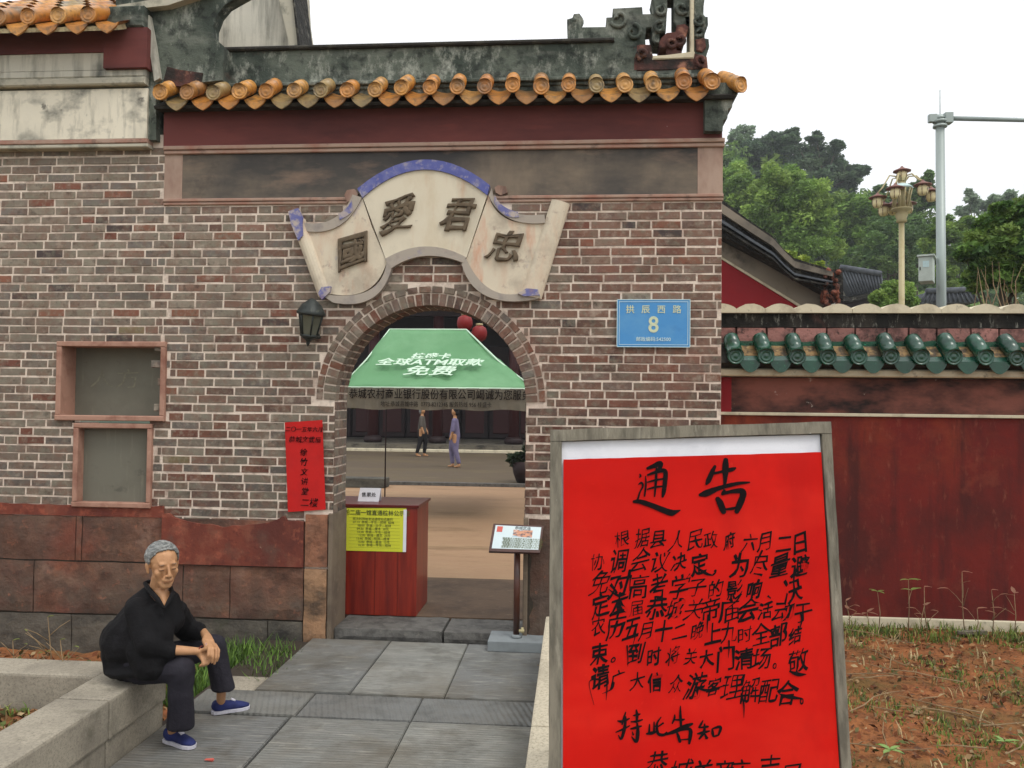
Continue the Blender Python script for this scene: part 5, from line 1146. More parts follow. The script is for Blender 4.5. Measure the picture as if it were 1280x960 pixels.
lo_ = [(x9, 290), (903, 303), (930, 317), (958, 332), (972, 340), (984, 347), (1000, 356), (1016, 365), (1030, 372), (1045, 378)]
V = [[bm.verts.new((W(a, b, YGH).x, yy+.08*noise.noise(Vector((a*.2, b*.2, yy))), W(a, b, YGH).z)) for a, b in ln] for yy in (YGH-.35,) for ln in (up_, lo_)]
V2 = [[bm.verts.new((v.co.x, YGH+7, v.co.z)) for v in ln] for ln in V]
for i in range(len(up_)-1):
    bm.faces.new((V[0][i], V[1][i], V[1][i+1], V[0][i+1])); bm.faces.new((V[0][i], V[0][i+1], V2[0][i+1], V2[0][i])); bm.faces.new((V[1][i], V2[1][i], V2[1][i+1], V[1][i+1]))
bm.faces.new((V[0][-1], V[1][-1], V2[1][-1], V2[0][-1]))
from_bm('barge_cap', bm, M_blackridge, gh)
for dd, th_, mm in ((6, 12, M_greyplaster), (26, 4, M_rooftile), (34, 3, M_blackridge)):
    pts = [(a, b+dd*(1-.5*i/9)) for i, (a, b) in enumerate(up_[:-1])]; pts2 = [(a, b+th_*(1-.6*i/9)) for i, (a, b) in enumerate(pts)]
    prism('barge_moulding', Q(pts+pts2[::-1], YGH), YGH-.42, YGH-.3, mm, gh)
bm = bmesh.new()
for i in range(90):
    t = R.random(); a = 1036+R.uniform(-7, 11); b = 340+R.uniform(0, 42)
    c = W(a, b, YGH-.3); s = R.uniform(.02, .055)
    bmesh.ops.create_icosphere(bm, subdivisions=1, radius=s, matrix=Matrix.Translation((c.x, c.y+R.uniform(-.1, .1), c.z)) @ Matrix.Rotation(R.random()*3, 4, 'X') @ Matrix.Diagonal((1, 1, 1.6, 1)))
o = from_bm('eave_ornament', bm, mat('terracotta_lichen', S(128, 74, 56), [(S(40, 38, 36), 6, .45, .6, .9)], bump=(12, 1, .05)), gh); o['kind'] = 'stuff'
def house(name, label, pts_roof, pts_wall, Y, dep):
    t = thing(name, label, 'house', (W(pts_wall[0][0], pts_wall[0][1], Y).x, Y, -.05))
    prism('wall', Q(pts_wall, Y), Y, Y+dep, M_whiteplaster, t)
    r = prism('roof', Q(pts_roof, Y), Y-.6, Y+dep+.6, M_rooftile, t)
    a, b, c_, d_ = [Vector((W(p[0], p[1], Y).x, Y-.62, W(p[0], p[1], Y).z)) for p in pts_roof[:4]]
    for k in range(13):
        q = k/12; bm = bmesh.new(); bm_tube(bm, [a.lerp(b, q)+Vector((0, 0, .03)), d_.lerp(c_, q)+Vector((0, -.02, .03))], .045, 6)
        from_bm('tile_rib', bm, M_rooftile, t, True)
    tube('roof_ridge', [a+Vector((0, 0, .05)), b+Vector((0, 0, .05))], .13, M_rooftile, t, 8)
    return t
h1 = house('tiled_house', 'white walled house with grey tiled roof seen between the gable and the round bush', [(1044, 339), (1094, 347), (1096, 366), (1058, 372)], [(1038, 350), (1062, 356), (1092, 366), (1092, 410), (1038, 410)], 34, 6)
prism('dark_eave', Q([(1040, 366), (1062, 372), (1098, 364), (1100, 368), (1062, 378), (1040, 374)], 33.3), 33.2, 33.4, M_blackridge, h1)
prism('dark_wall', Q([(1045, 376), (1096, 370), (1096, 420), (1045, 420)], 33.6), 33.5, 33.7, M_darkwood, h1)
house('low_roofed_house', 'low house with dark tiled roof behind the camera pole', [(1150, 368), (1205, 366), (1214, 380), (1142, 382)], [(1150, 381), (1206, 380), (1206, 420), (1150, 420)], 36, 5)
# camera pole
YP = 15.
pb = W(1178, 420, YP); ptp = W(1175, 149, YP)
sp = thing('signal_pole', 'tall grey steel pole with long side arm, antenna and pale control box', 'pole', (pb.x, YP, -.05))
tube('pole', [(pb.x, YP, -.05), ((ptp.x), YP, ptp.z)], [.09, .075], M_steel, sp, 14)
lathe('pole_cap', [(.085, 0), (.09, .03), (.03, .09)], (ptp.x, YP, ptp.z), M_steel, sp, 14)
for pyy in (152, 158): lathe('flange', [(.12, -.02), (.12, .02)], (ptp.x, YP, W(1175, pyy, YP).z), M_steel, sp, 14)
box('arm_bracket', ptp.x+.06, ptp.x+.2, YP-.09, YP+.09, W(1175, 155, YP).z, W(1175, 142, YP).z, M_steel, sp, bevel=.01)
box('arm_bracket', ptp.x-.2, ptp.x-.06, YP-.05, YP+.05, W(1175, 153, YP).z, W(1175, 143, YP).z, M_steel, sp, bevel=.01)
a = W(1190, 148, YP); b = W(1420, 153.5, YP); tube('side_arm', [a, b], [.042, .03], M_steel, sp, 10)
tube('antenna', [(ptp.x, YP, ptp.z), (ptp.x, YP, W(1175, 112, YP).z)], .008, M_steel, sp, 5)
cx0, cx1 = W(1148, 336, YP-.3).x, W(1163, 336, YP-.3).x; cz0, cz1 = W(1160, 352, YP-.3).z, W(1160, 321, YP-.3).z
cabd = box('control_box', 0, cx1-cx0+.02, 0, .42, 0, cz1-cz0, M_cab, None, bevel=.01)
cabd.location = (cx0, YP-.30, cz0); cabd.rotation_euler = (0, 0, math.radians(-28)); cabd.parent = sp; cabd.matrix_parent_inverse = Matrix.Translation(-Vector(sp.location))
for (nm_, a0, m_) in (('box_lid', (-.02, cx1-cx0+.05, -.03, .45, cz1-cz0+.001, cz1-cz0+.03), M_cab), ('box_label', (.07, .17, -.004, .002, .25, .36), M_signwhite), ('box_latch', (.02, .035, -.012, .002, .2, .26), M_blackcl)):
    q = box(nm_, *a0, m_, None); q.parent = cabd
# street lamp with many lanterns
YSL = 22.
def L2(a, b): return W(1070+a/5.05, 190+b/5.05, YSL)
base = L2(288, 900); slp = thing('street_lamp', 'cream multi-lantern ornamental street lamp with maroon caps', 'street lamp', (base.x, YSL, -.05))
tube('post', [(base.x, YSL, -.05), (base.x, YSL, L2(288, 445).z)], [.085, .07], M_lamppost, slp, 12)
bz = lambda b: L2(288, b).z
lathe('collar', [(.07, bz(450)), (.14, bz(440)), (.12, bz(425)), (.16, bz(400)), (.14, bz(375)), (.26, bz(365)), (.26, bz(358))], (base.x, YSL, 0), M_lamppost, slp, 12)
for k in range(12):
    a = math.pi*2*k/12; tube('basket_bar', [(base.x+.24*math.cos(a), YSL+.24*math.sin(a), bz(360)), (base.x+.2*math.cos(a), YSL+.2*math.sin(a), bz(300)), (base.x+.26*math.cos(a), YSL+.26*math.sin(a), bz(235))], .02, M_lamppost, slp, 5)
tube('core', [(base.x, YSL, bz(365)), (base.x, YSL, bz(190))], .09, M_lamppost, slp, 10)
lathe('upper_ring', [(.26, bz(238)), (.3, bz(230)), (.22, bz(215)), (.1, bz(200))], (base.x, YSL, 0), M_signwhite, slp, 14)
def lantern(a, b, dy, s=.86, top=False):
    p = L2(a, b); p = Vector((p.x, YSL+dy, p.z)); r = .155*s
    g = lathe('globe', [(.05, -.17*s), (.12*s, -.15*s), (r, -.06*s), (r, .06*s), (.12*s, .14*s)], p, M_globe, slp, 12)
    c_ = lathe('lantern_cap', [(.27*s, .13*s), (.26*s, .16*s), (.12*s, .22*s), (.05, .25*s), (.02, .3*s)], p, M_lampcap, slp, 10)
    for k in range(6):
        an = math.pi*k/3; tube('cage_wire', [(p.x+.1*math.cos(an), p.y+.1*math.sin(an), p.z-.17*s), (p.x+.165*s*math.cos(an), p.y+.165*s*math.sin(an), p.z), (p.x+.12*s*math.cos(an), p.y+.12*s*math.sin(an), p.z+.14*s)], .009, M_lampcap, slp, 4)
    if not top:
        q = Vector((base.x, YSL, bz(215))); mid = (p+q)/2; mid.z = max(p.z, q.z)+.3*s
        pts = [q, q.lerp(mid, .5)+Vector((0, 0, .12)), mid, p.lerp(mid, .4)+Vector((0, 0, .1)), p+Vector((0, 0, .28*s))]
        tube('arm', pts, .02, M_lamppost, slp, 6)
lantern(290, 150, 0, .86, True)
for a, b, dy in ((118, 330, -.2), (200, 290, -.5), (215, 345, .45), (370, 270, -.5), (370, 330, .45), (465, 285, -.1), (290, 330, .6)): lantern(a, b, dy)

# ================================================================== HILL AND TREES
def hz(x, y):
    t = min(1, max(0, (y-52)/60)); t = t*t*(3-2*t)
    return -.5+ (27*math.exp(-((x-14)/34)**2)+7)*t*(1 if x > -40 else 1)+1.2*noise.noise(Vector((x*.08, y*.08, 0)))*t
V = []; Fc = []; nx, ny = 70, 40
for i in range(nx+1):
    for k in range(ny+1):
        x, y = -120+300*i/nx, 45+170*k/ny; V.append((x, y, hz(x, y) if 0 < k < ny and 0 < i < nx else -1.2))
for i in range(nx):
    for k in range(ny): a = i*(ny+1)+k; Fc.append((a, a+ny+1, a+ny+2, a+1))
me = bpy.data.meshes.new('hill'); me.from_pydata(V, [], Fc); T(link('hill', me, mat('wooded_hill_ground', S(52, 66, 42), [(S(36, 48, 32), .4, .4, .7, .8)], bump=(1.5, 1, .3)), smooth=True), kind='structure')
rng = np.random.default_rng(5)
def leaf_mesh(name, blobs, n_per, size, cols, m, parent=None, sub=14, flat=.8, shell=.75, squash=1.0, elong=1.6):
    """blobs: list of (centre, radius); leaves gather in smaller clumps inside every blob"""
    P_ = []; Cc = []
    for c, r in blobs:
        c = np.array(c)
        for s in range(sub):
            d = rng.normal(size=3); d /= np.linalg.norm(d); cc = c+d*r*(rng.random()**.45)*.86*np.array([1, 1, squash]); rr = r*rng.uniform(.26, .44)
            n = int(n_per/sub*(rr/(r*.35))**2)
            q = rng.normal(size=(n, 3)); q /= np.linalg.norm(q, axis=1)[:, None]; q *= (shell+(1-shell)*rng.random((n, 1)))*rr*np.array([1.15, 1.15, flat])
            q += rng.normal(size=(n, 3))*rr*.13
            base_ = np.array(cols[rng.integers(len(cols))])*rng.uniform(.75, 1.25)
            P_.append(cc+q); Cc.append(np.clip(base_[None, :]*rng.uniform(.7, 1.3, (n, 1)), 0, 1))
    P_ = np.concatenate(P_); Cc = np.concatenate(Cc); n = len(P_)
    a = rng.normal(size=(n, 3)); a[:, 2] *= .6; a /= np.linalg.norm(a, axis=1)[:, None]; b = rng.normal(size=(n, 3)); b -= a*(a*b).sum(1)[:, None]; b /= np.linalg.norm(b, axis=1)[:, None]
    s = size*rng.uniform(.6, 1.35, (n, 1))
    v = np.stack([P_-a*s*elong*.5, P_+b*s*.32, P_+a*s*elong*.5, P_-b*s*.32], 1).reshape(-1, 3)
    me = bpy.data.meshes.new(name); me.vertices.add(4*n); me.vertices.foreach_set('co', v.astype(np.float32).ravel())
    me.loops.add(4*n); me.loops.foreach_set('vertex_index', np.arange(4*n, dtype=np.int32)); me.polygons.add(n)
    me.polygons.foreach_set('loop_start', np.arange(0, 4*n, 4, dtype=np.int32)); me.update(calc_edges=True)
    link_tint(me, np.repeat(np.concatenate([Cc, np.ones((n, 1))], 1), 4, axis=0))
    return link(name, me, m, parent)
def LC(*c): return [S(*q)[:3] for q in c]
dark = LC((100, 128, 70), (86, 114, 64), (116, 142, 78)); mid = LC((118, 148, 70), (100, 132, 64), (138, 164, 80)); bright = LC((124, 154, 74), (144, 170, 84), (112, 142, 68)); pale = LC((150, 168, 140), (134, 156, 124)); pine = LC((92, 114, 84), (82, 104, 78), (104, 124, 90))
def tree(name, label, blobs, Y, cols, n_per=2200, size=.2, grp=None, zbase=None, cat='tree', sub=14, flat=.8, spread=.9, squash=1.0):
    bl_ = []
    for a, b, r in blobs:
        rr = r/1000*Y; yy = Y+R.uniform(-.5, .5)*rr*2*spread; c = W(a, b, yy); bl_.append((tuple(c), rr))
    cx_ = sum(b[0][0] for b in bl_)/len(bl_); zmin = min(b[0][2]-b[1] for b in bl_)
    zb = hz(cx_, Y) if zbase is None else zbase
    t = thing(name, label, cat, (cx_, Y, zb), grp)
    leaf_mesh('crown', bl_, n_per, size, cols, M_leaf, t, sub, flat, squash=squash)
    r0 = max(.05, bl_[0][1]*.09); top = Vector((cx_, Y, (max(b[0][2] for b in bl_)+zmin)/2))
    if top.z-zb < .5: top.z = zb+.6
    tube('trunk', [(cx_+.3*r0, Y, zb-.3), (cx_-r0, Y, zb+(top.z-zb)*.5), top], [r0*1.3, r0, r0*.7], M_trunk, t, 8)
    for c, r in bl_:
        c = Vector(c); s_ = Vector((cx_, Y, zb+(top.z-zb)*R.uniform(.55, .9)))
        tube('limb', [s_, s_.lerp(c, .5)+Vector((0, 0, -r*.15)), c], [r0*.6, r0*.4, r0*.15], M_trunk, t, 6)
    return t
G1 = 'trees on the hillside'
tree('pine_tree', 'tall dark pine at the crest of the hill right beside the gate corner', [(915, 200, 27), (940, 188, 24), (962, 196, 24), (925, 225, 26), (958, 222, 26), (968, 180, 14)], 100, pine, 3200, .34, G1, flat=.5, sub=20)
tree('pine_tree', 'widest dark layered pine whose branches reach right against the sky', [(985, 186, 22), (1010, 190, 22), (1030, 200, 22), (1048, 214, 18), (1064, 222, 15), (1076, 213, 9), (1000, 216, 26), (1030, 228, 24), (1052, 234, 18), (1046, 184, 8), (1020, 172, 9), (990, 170, 10)], 96, pine, 2600, .32, G1, flat=.42, sub=20)
tree('feathery_tree', 'small pale feathery tree poking above the dark pines at the gate corner', [(922, 164, 9), (928, 174, 10), (935, 162, 8), (916, 174, 8)], 104, pale, 500, .3, G1)
tree('broadleaf_tree', 'bright green broadleaf tree directly right of the gate corner', [(912, 222, 24), (926, 240, 26), (908, 252, 28), (936, 262, 26), (915, 282, 28)], 60, bright, 3200, .2, G1, sub=18)
tree('broadleaf_tree', 'largest bright olive-green spreading tree above the sloping gable roof', [(966, 232, 24), (990, 228, 22), (1012, 246, 26), (955, 262, 28), (985, 262, 30), (1020, 276, 26), (965, 295, 28), (1000, 300, 30), (1032, 308, 22), (975, 322, 22)], 52, bright, 3200, .17, G1, sub=18)
tree('broadleaf_tree', 'dark green tree between the spreading olive tree and the street lamp', [(1050, 256, 24), (1078, 262, 24), (1048, 286, 26), (1076, 296, 28), (1060, 324, 26), (1096, 274, 18)], 66, mid, 2800, .22, G1)
tree('broadleaf_tree', 'dark shady tree right behind the street lamp post', [(1104, 288, 24), (1122, 306, 26), (1098, 320, 26), (1128, 334, 26), (1088, 338, 22)], 58, dark, 2600, .2, G1)
tree('broadleaf_tree', 'dark tree crown showing between the lamp and the grey pole', [(1158, 226, 11), (1148, 240, 14), (1162, 246, 14), (1140, 264, 22), (1156, 282, 24), (1140, 306, 24)], 72, dark, 2200, .24, G1)
tree('broadleaf_tree', 'mid green tree low behind the pole and control box', [(1186, 286, 20), (1200, 300, 22), (1170, 312, 22), (1194, 328, 22), (1208, 284, 14), (1180, 346, 18)], 50, mid, 2600, .17, G1)
tree('feathery_tree', 'pale distant tree on the skyline just right of the pole', [(1212, 246, 9), (1218, 256, 11), (1208, 262, 10), (1232, 260, 10)], 96, pale, 700, .3, G1)
tree('feathery_tree', 'pale distant tree on the skyline near the right picture edge', [(1246, 250, 9), (1262, 246, 9), (1274, 252, 11), (1288, 248, 10)], 92, pale, 700, .3, G1)
tree('broadleaf_tree', 'small dark tree whose top shows left of the lamp cluster', [(1102, 240, 10), (1096, 250, 12), (1112, 252, 11), (1088, 254, 9)], 80, dark, 900, .26, G1)
tree('leafy_shrub_tree', 'dense dark glossy shrub tree filling the right edge above the low wall', [(1236, 292, 24), (1262, 276, 24), (1285, 268, 24), (1226, 318, 24), (1252, 312, 26), (1282, 304, 28), (1240, 342, 22), (1268, 340, 26), (1296, 336, 24), (1222, 346, 16), (1206, 318, 10), (1252, 262, 10)], 13.5, LC((84, 116, 56), (70, 100, 50), (106, 138, 64), (126, 150, 74)), 3400, .075, None, -.05, sub=20)
tree('round_bush', 'clipped round bright green bush in front of the tiled house', [(1116, 366, 20), (1104, 374, 16), (1130, 372, 16), (1118, 385, 20), (1136, 384, 12)], 24, bright, 2600, .075, None, -.05, 'bush')
tree('yellowish_shrub', 'yellow-green shrub just above the end of the sloping gable roof', [(985, 322, 10), (1000, 330, 12), (1012, 336, 10), (1024, 334, 7)], 22, LC((150, 164, 70), (128, 148, 62)), 1200, .07, None, -.05, 'shrub')
bm = bmesh.new()
for i in range(16):
    a, b = R.uniform(1216, 1300), R.uniform(318, 345); p = W(a, 385, 13+R.uniform(-.3, .3)); q = W(a+R.uniform(-12, 16), b, 13.2); bm_tube(bm, [p, p.lerp(q, .5)+Vector((R.uniform(-.1, .1), 0, 0)), q], [.008, .006, .003], 4)
cane = from_bm('canes', bm, M_twig, None); T(cane, 'thin pale canes standing among the shrub at the right edge', 'canes', None, 'stuff')
bm = None
fb = []
for i in range(300):
    x, y = R.uniform(5, 95), R.uniform(58, 135); fb.append(((x, y, hz(x, y)+1.8), R.uniform(2.4, 4.2)))
T(leaf_mesh('hillside_wood', fb, 700, .55, mid+dark, M_leaf, None, 8), 'dark green woodland mass covering the hillside', 'woodland', None, 'stuff')

# ================================================================== BEDS: LITTER, GRASS, TWIGS, SEEDLINGS
def flat_bits(name, n, reg, zf, size, cols, m, label, cat, tilt=.5, elong=1.7, lift=.01, dens=None):
    x0, x1, y0, y1 = reg; P_ = np.stack([rng.uniform(x0, x1, n), rng.uniform(y0, y1, n), np.full(n, zf)], 1)
    if dens: P_ = P_[np.array([dens(p) for p in P_])]
    n = len(P_); P_[:, 2] += np.array([.03*noise.noise(Vector((p[0]*2.3, p[1]*2.3, zf)))+.015*noise.noise(Vector((p[0]*9, p[1]*9, 2))) for p in P_])+lift+rng.random(n)*.012
    a = rng.normal(size=(n, 3)); a[:, 2] *= tilt; a /= np.linalg.norm(a, axis=1)[:, None]; z = np.tile([0, 0, 1.], (n, 1))+rng.normal(size=(n, 3))*tilt; b = np.cross(a, z); b /= np.linalg.norm(b, axis=1)[:, None]
    s = size*rng.uniform(.5, 1.4, (n, 1)); up2 = np.cross(b, a)*s*.15
    v = np.stack([P_-a*s*elong*.5, P_+b*s*.4+up2, P_+a*s*elong*.5, P_-b*s*.4+up2], 1).reshape(-1, 3)
    me = bpy.data.meshes.new(name); me.vertices.add(4*n); me.vertices.foreach_set('co', v.astype(np.float32).ravel()); me.loops.add(4*n); me.loops.foreach_set('vertex_index', np.arange(4*n, dtype=np.int32))
    me.polygons.add(n); me.polygons.foreach_set('loop_start', np.arange(0, 4*n, 4, dtype=np.int32)); me.update(calc_edges=True)
    cc = np.array([cols[k] for k in rng.integers(len(cols), size=n)])*rng.uniform(.6, 1.3, (n, 1)); link_tint(me, np.repeat(np.concatenate([np.clip(cc, 0, 1), np.ones((n, 1))], 1), 4, axis=0))
    o = link(name, me, m); T(o, label, cat, None, 'stuff'); return o
litc = LC((134, 96, 62), (120, 72, 44), (150, 122, 86), (92, 62, 44), (128, 78, 48), (168, 146, 110), (100, 96, 60), (84, 92, 50), (116, 66, 40))
flat_bits('leaf_litter', 9500, (.05, 5.6, 2.8, 6.55), .085, .024, litc, M_litter, 'dry brown leaf litter on the red soil right of the path', 'leaf litter')
flat_bits('leaf_litter', 2600, (-4.6, -2.6, 2.9, 4.15), .12, .035, litc, M_litter, 'dry leaf litter in the left planting bed', 'leaf litter')
flat_bits('leaf_litter', 900, (-5, -2.1, 4.5, 6.0), -.17, .035, litc, M_litter, 'dry leaf litter at the foot of the stone wall base', 'leaf litter')
def grass(name, n, reg, zf, h, cols, label, dens=None, wd=.004):
    x0, x1, y0, y1 = reg; V = []; Fc = []; C = []; k = 0
    while k < n:
        cx_, cy_ = R.uniform(x0, x1), R.uniform(y0, y1); k += 1
        if dens and not dens((cx_, cy_)): continue
        for j in range(R.randrange(4, 11)):
            x, y = cx_+R.gauss(0, .025), cy_+R.gauss(0, .025); z = zf+.03*noise.noise(Vector((x*2.3, y*2.3, zf)))-.005; an = R.random()*6.28; hh = h*R.uniform(.4, 1.2); ln = hh*R.uniform(.2, .8)
            dx, dy = math.cos(an), math.sin(an); w_ = wd*R.uniform(.6, 1.4); i0 = len(V)
            V += [(x-dy*w_, y+dx*w_, z), (x+dy*w_, y-dx*w_, z), (x+dx*ln*.4+dy*w_*.8, y+dy*ln*.4-dx*w_*.8, z+hh*.65), (x+dx*ln*.4-dy*w_*.8, y+dy*ln*.4+dx*w_*.8, z+hh*.65), (x+dx*ln, y+dy*ln, z+hh)]
            Fc += [(i0, i0+1, i0+2, i0+3), (i0+3, i0+2, i0+4)]; c = cols[R.randrange(len(cols))]; q = R.uniform(.7, 1.3); C += [(c[0]*q, c[1]*q, c[2]*q, 1)]*7
    me = bpy.data.meshes.new(name); me.from_pydata(V, [], Fc); link_tint(me, C); return T(link(name, me, M_grass), label, 'grass', None, 'stuff')
gc = LC((96, 120, 54), (120, 140, 62), (80, 100, 50), (150, 150, 90)); dryc = LC((170, 150, 108), (150, 126, 86), (190, 172, 130))
grass('weed_grass', 4200, (.05, 5.4, 3.0, 6.55), .085, .035, gc, 'patchy low green weeds in the red soil bed', lambda p: noise.noise(Vector((p[0]*1.3, p[1]*1.3, 8))) > .02+.12*(6-p[1])/3)
grass('weed_grass', 130, (.3, 1.6, 4.6, 6.3), .085, .09, gc, 'taller green weeds growing beside the board in the red soil')
grass('dry_grass', 260, (.05, 5.4, 3.0, 6.55), .085, .07, dryc, 'scattered dry grass straws in the red soil bed')
grass('weed_grass', 240, (-2.75, -1.98, 5.05, 5.95), -.17, .2, LC((86, 116, 46), (104, 134, 56), (70, 96, 42)), 'thick green grass tuft growing between the wall base and the path', lambda p: noise.noise(Vector((p[0]*2.2, p[1]*2.2, 3))) > -.15, .006)
grass('weed_grass', 150, (-4.4, -2.6, 3.3, 4.15), .12, .06, gc, 'low green weeds in the left planting bed')
def twigs(name, n, reg, zf, label, L=(.15, .6), rr=.003, m=M_twig):
    bm = bmesh.new()
    for i in range(n):
        x, y = R.uniform(reg[0], reg[1]), R.uniform(reg[2], reg[3]); an = R.uniform(-1.2, 1.2)+(math.pi if R.random() < .5 else 0); l_ = R.uniform(*L); z = zf+R.uniform(.01, .03)
        p = Vector((x, y, z)); pts = [p]
        for k in range(4): an += R.uniform(-.3, .3); p = p+Vector((math.cos(an)*l_/4, math.sin(an)*l_/4, R.uniform(-.01, .05)*l_)); pts.append(p)
        bm_tube(bm, pts, [rr, rr, rr*.9, rr*.7, rr*.4], 5)
    return T(from_bm(name, bm, m), label, 'twigs', None, 'stuff')
grass('weed_grass', 420, (.05, 5.6, 6.2, 6.57), .085, .08, gc, 'strip of green weeds along the foot of the low red wall')
twigs('fallen_twigs', 110, (.1, 5.2, 3.2, 6.4), .1, 'dry twigs lying scattered over the red soil bed', (.15, .7), .0035)
twigs('fallen_twigs', 26, (-4.4, -2.6, 3.0, 4.1), .13, 'dry twigs lying in the left planting bed', (.1, .3))
def seedling(name, label, x, y, z0, h, leaves, lean=0, m=M_twig, lc=S(110, 140, 70), branch=0, grp=None, ls=.05, cat='seedling'):
    t = thing(name, label, cat, (x, y, z0), grp); top = Vector((x+lean, y+R.uniform(-.03, .03), z0+h)); p0 = Vector((x, y, z0-.02)); mid_ = p0.lerp(top, .5)+Vector((R.uniform(-.02, .02), 0, 0))
    tube('stem', [p0, mid_, top], [.0045, .0035, .002], m, t, 5); ends = [top]
    for k in range(branch):
        q = p0.lerp(top, R.uniform(.25, .8)); a = R.uniform(0, 6.28); e_ = q+Vector((math.cos(a)*h*.3, math.sin(a)*h*.2, h*R.uniform(.1, .35))); tube('branch', [q, q.lerp(e_, .5)+Vector((0, 0, .02*h)), e_], [.003, .0022, .0012], m, t, 4); ends.append(e_)
    for k in range(leaves):
        e_ = ends[k % len(ends)]; a = k*2.4+R.random(); d = Vector((math.cos(a), math.sin(a)*.6, R.uniform(.1, .6))).normalized(); s_ = d.cross(Vector((0, 0, 1))).normalized(); n_ = s_.cross(d); bm = bmesh.new(); l_ = ls*R.uniform(.7, 1.2)
        row = [(0, .0), (.3, .2), (.65, .17), (1, 0)]; A_ = []; B_ = []; Cn = []
        for q, ww in row: c = e_+d*l_*q-n_*l_*.25*q*q; A_.append(bm.verts.new(c+s_*ww*l_+n_*.004)); Cn.append(bm.verts.new(c)); B_.append(bm.verts.new(c-s_*ww*l_+n_*.004))
        for i in range(3): bm.faces.new((A_[i], A_[i+1], Cn[i+1], Cn[i])); bm.faces.new((Cn[i], Cn[i+1], B_[i+1], B_[i]))
        me = bpy.data.meshes.new('leaf'); bm.normal_update(); bm.to_mesh(me); bm.free(); link_tint(me, [lc]*len(me.loops)); link('leaf', me, M_leaf, t)
    return t
SG = 'seedlings in front of the low red wall'
for px_, top_, nlv, lb, br in ((1098, 740, 5, 'leafy seedling nearest the notice board in front of the red wall', 0), (1135, 724, 6, 'tallest green seedling in front of the red wall', 1), (1150, 757, 4, 'reddish-leaved seedling just right of the tallest one', 2), (1062, 752, 4, 'bare-stemmed small sapling at the board edge with few leaves', 3),
                               (1160, 735, 2, 'thin nearly leafless stem in the middle of the red wall foot', 1), (1206, 715, 3, 'tall thin twiggy sapling with hardly any leaves before the red wall', 3), (1240, 738, 3, 'sparse sapling near the right picture edge before the red wall', 3), (1268, 742, 4, 'last small leafy sapling at the right picture edge', 2), (1218, 760, 2, 'short bare stem beside the fallen bark piece', 1), (1085, 765, 4, 'shortest green sprout against the cream base strip', 1)):
    b_ = W(px_, 783, 6.45); tp = W(px_, top_, 6.45); seedling('seedling', lb, b_.x, 6.45, .085, tp.z-.085, nlv, R.uniform(-.03, .03), lc=S(130, 150, 80) if nlv > 4 else S(150, 110, 90), branch=br, grp=SG, ls=.07)
DG = 'dry twiggy plants in the left bed'
for px_, top_, lb, br in ((20, 800, 'low dry twiggy plant at the left picture edge', 6), (62, 770, 'tallest dry twiggy plant in the left bed', 8), (78, 800, 'green-based twiggy plant nearest the kerb in the left bed', 6), (44, 815, 'shortest dry plant between the two taller ones in the left bed', 5)):
    b_ = G(px_, 868+R.uniform(-6, 10), .12); h_ = W(px_, top_, b_.y).z-.12; seedling('dry_shrub', lb, b_.x, b_.y, .12, h_, 3, R.uniform(-.02, .06), branch=br, grp=DG, ls=.03, lc=S(120, 130, 70), cat='dry plant')
for px_, py_, lb in ((1253, 938, 'young plant with pale pointed leaves at the lower right corner'), (1112, 950, 'bright green sprout at the bottom edge beside the board')):
    b_ = G(px_, py_, .085); seedling('seedling', lb, b_.x, b_.y, .085, .05, 7, 0, lc=S(140, 170, 100), ls=.06)
p = G(1215, 792, .11); bm = bmesh.new(); bm_box(bm, p.x-.1, p.x+.1, p.y-.03, p.y+.03, .10, .13, 0, .012); o = from_bm('bark_piece', bm, M_oldwood); o.rotation_euler = (0, 0, 0); T(o, 'curled grey piece of bark lying near the cream base strip', 'bark')
p = G(262, 951, .002); o = box('paper_scrap', p.x-.022, p.x+.022, p.y-.006, p.y+.008, .004, .012, M_photo1, None, jit=.004); T(o, 'tiny crumpled pinkish paper scrap on the paving', 'litter')
# courtyard odds and ends
pc2 = G(640, 606, .10); pot = thing('potted_shrub', 'dark potted shrub at the right side of the courtyard beyond the arch', 'plant pot', (pc2.x, 17.6, .1))
lathe('pot', [(.22, .1), (.3, .3), (.34, .55), (.3, .56)], (pc2.x+.28, 17.6, 0), M_darkwood, pot, 14)
leaf_mesh('foliage', [((pc2.x+.25, 17.6, .72), .26), ((pc2.x+.02, 17.5, .6), .16)], 900, .07, LC((52, 64, 42), (44, 56, 38)), M_leaf, pot)
box('stone_trough', G(430, 612, .06).x-1.2, G(478, 612, .06).x, 16.2, 16.6, .062, .26, M_darkstone, None, bevel=.02, color=S(90, 88, 80))
T(bpy.data.objects['stone_trough'], 'low dark stone trough on the courtyard behind the red counter', 'trough')
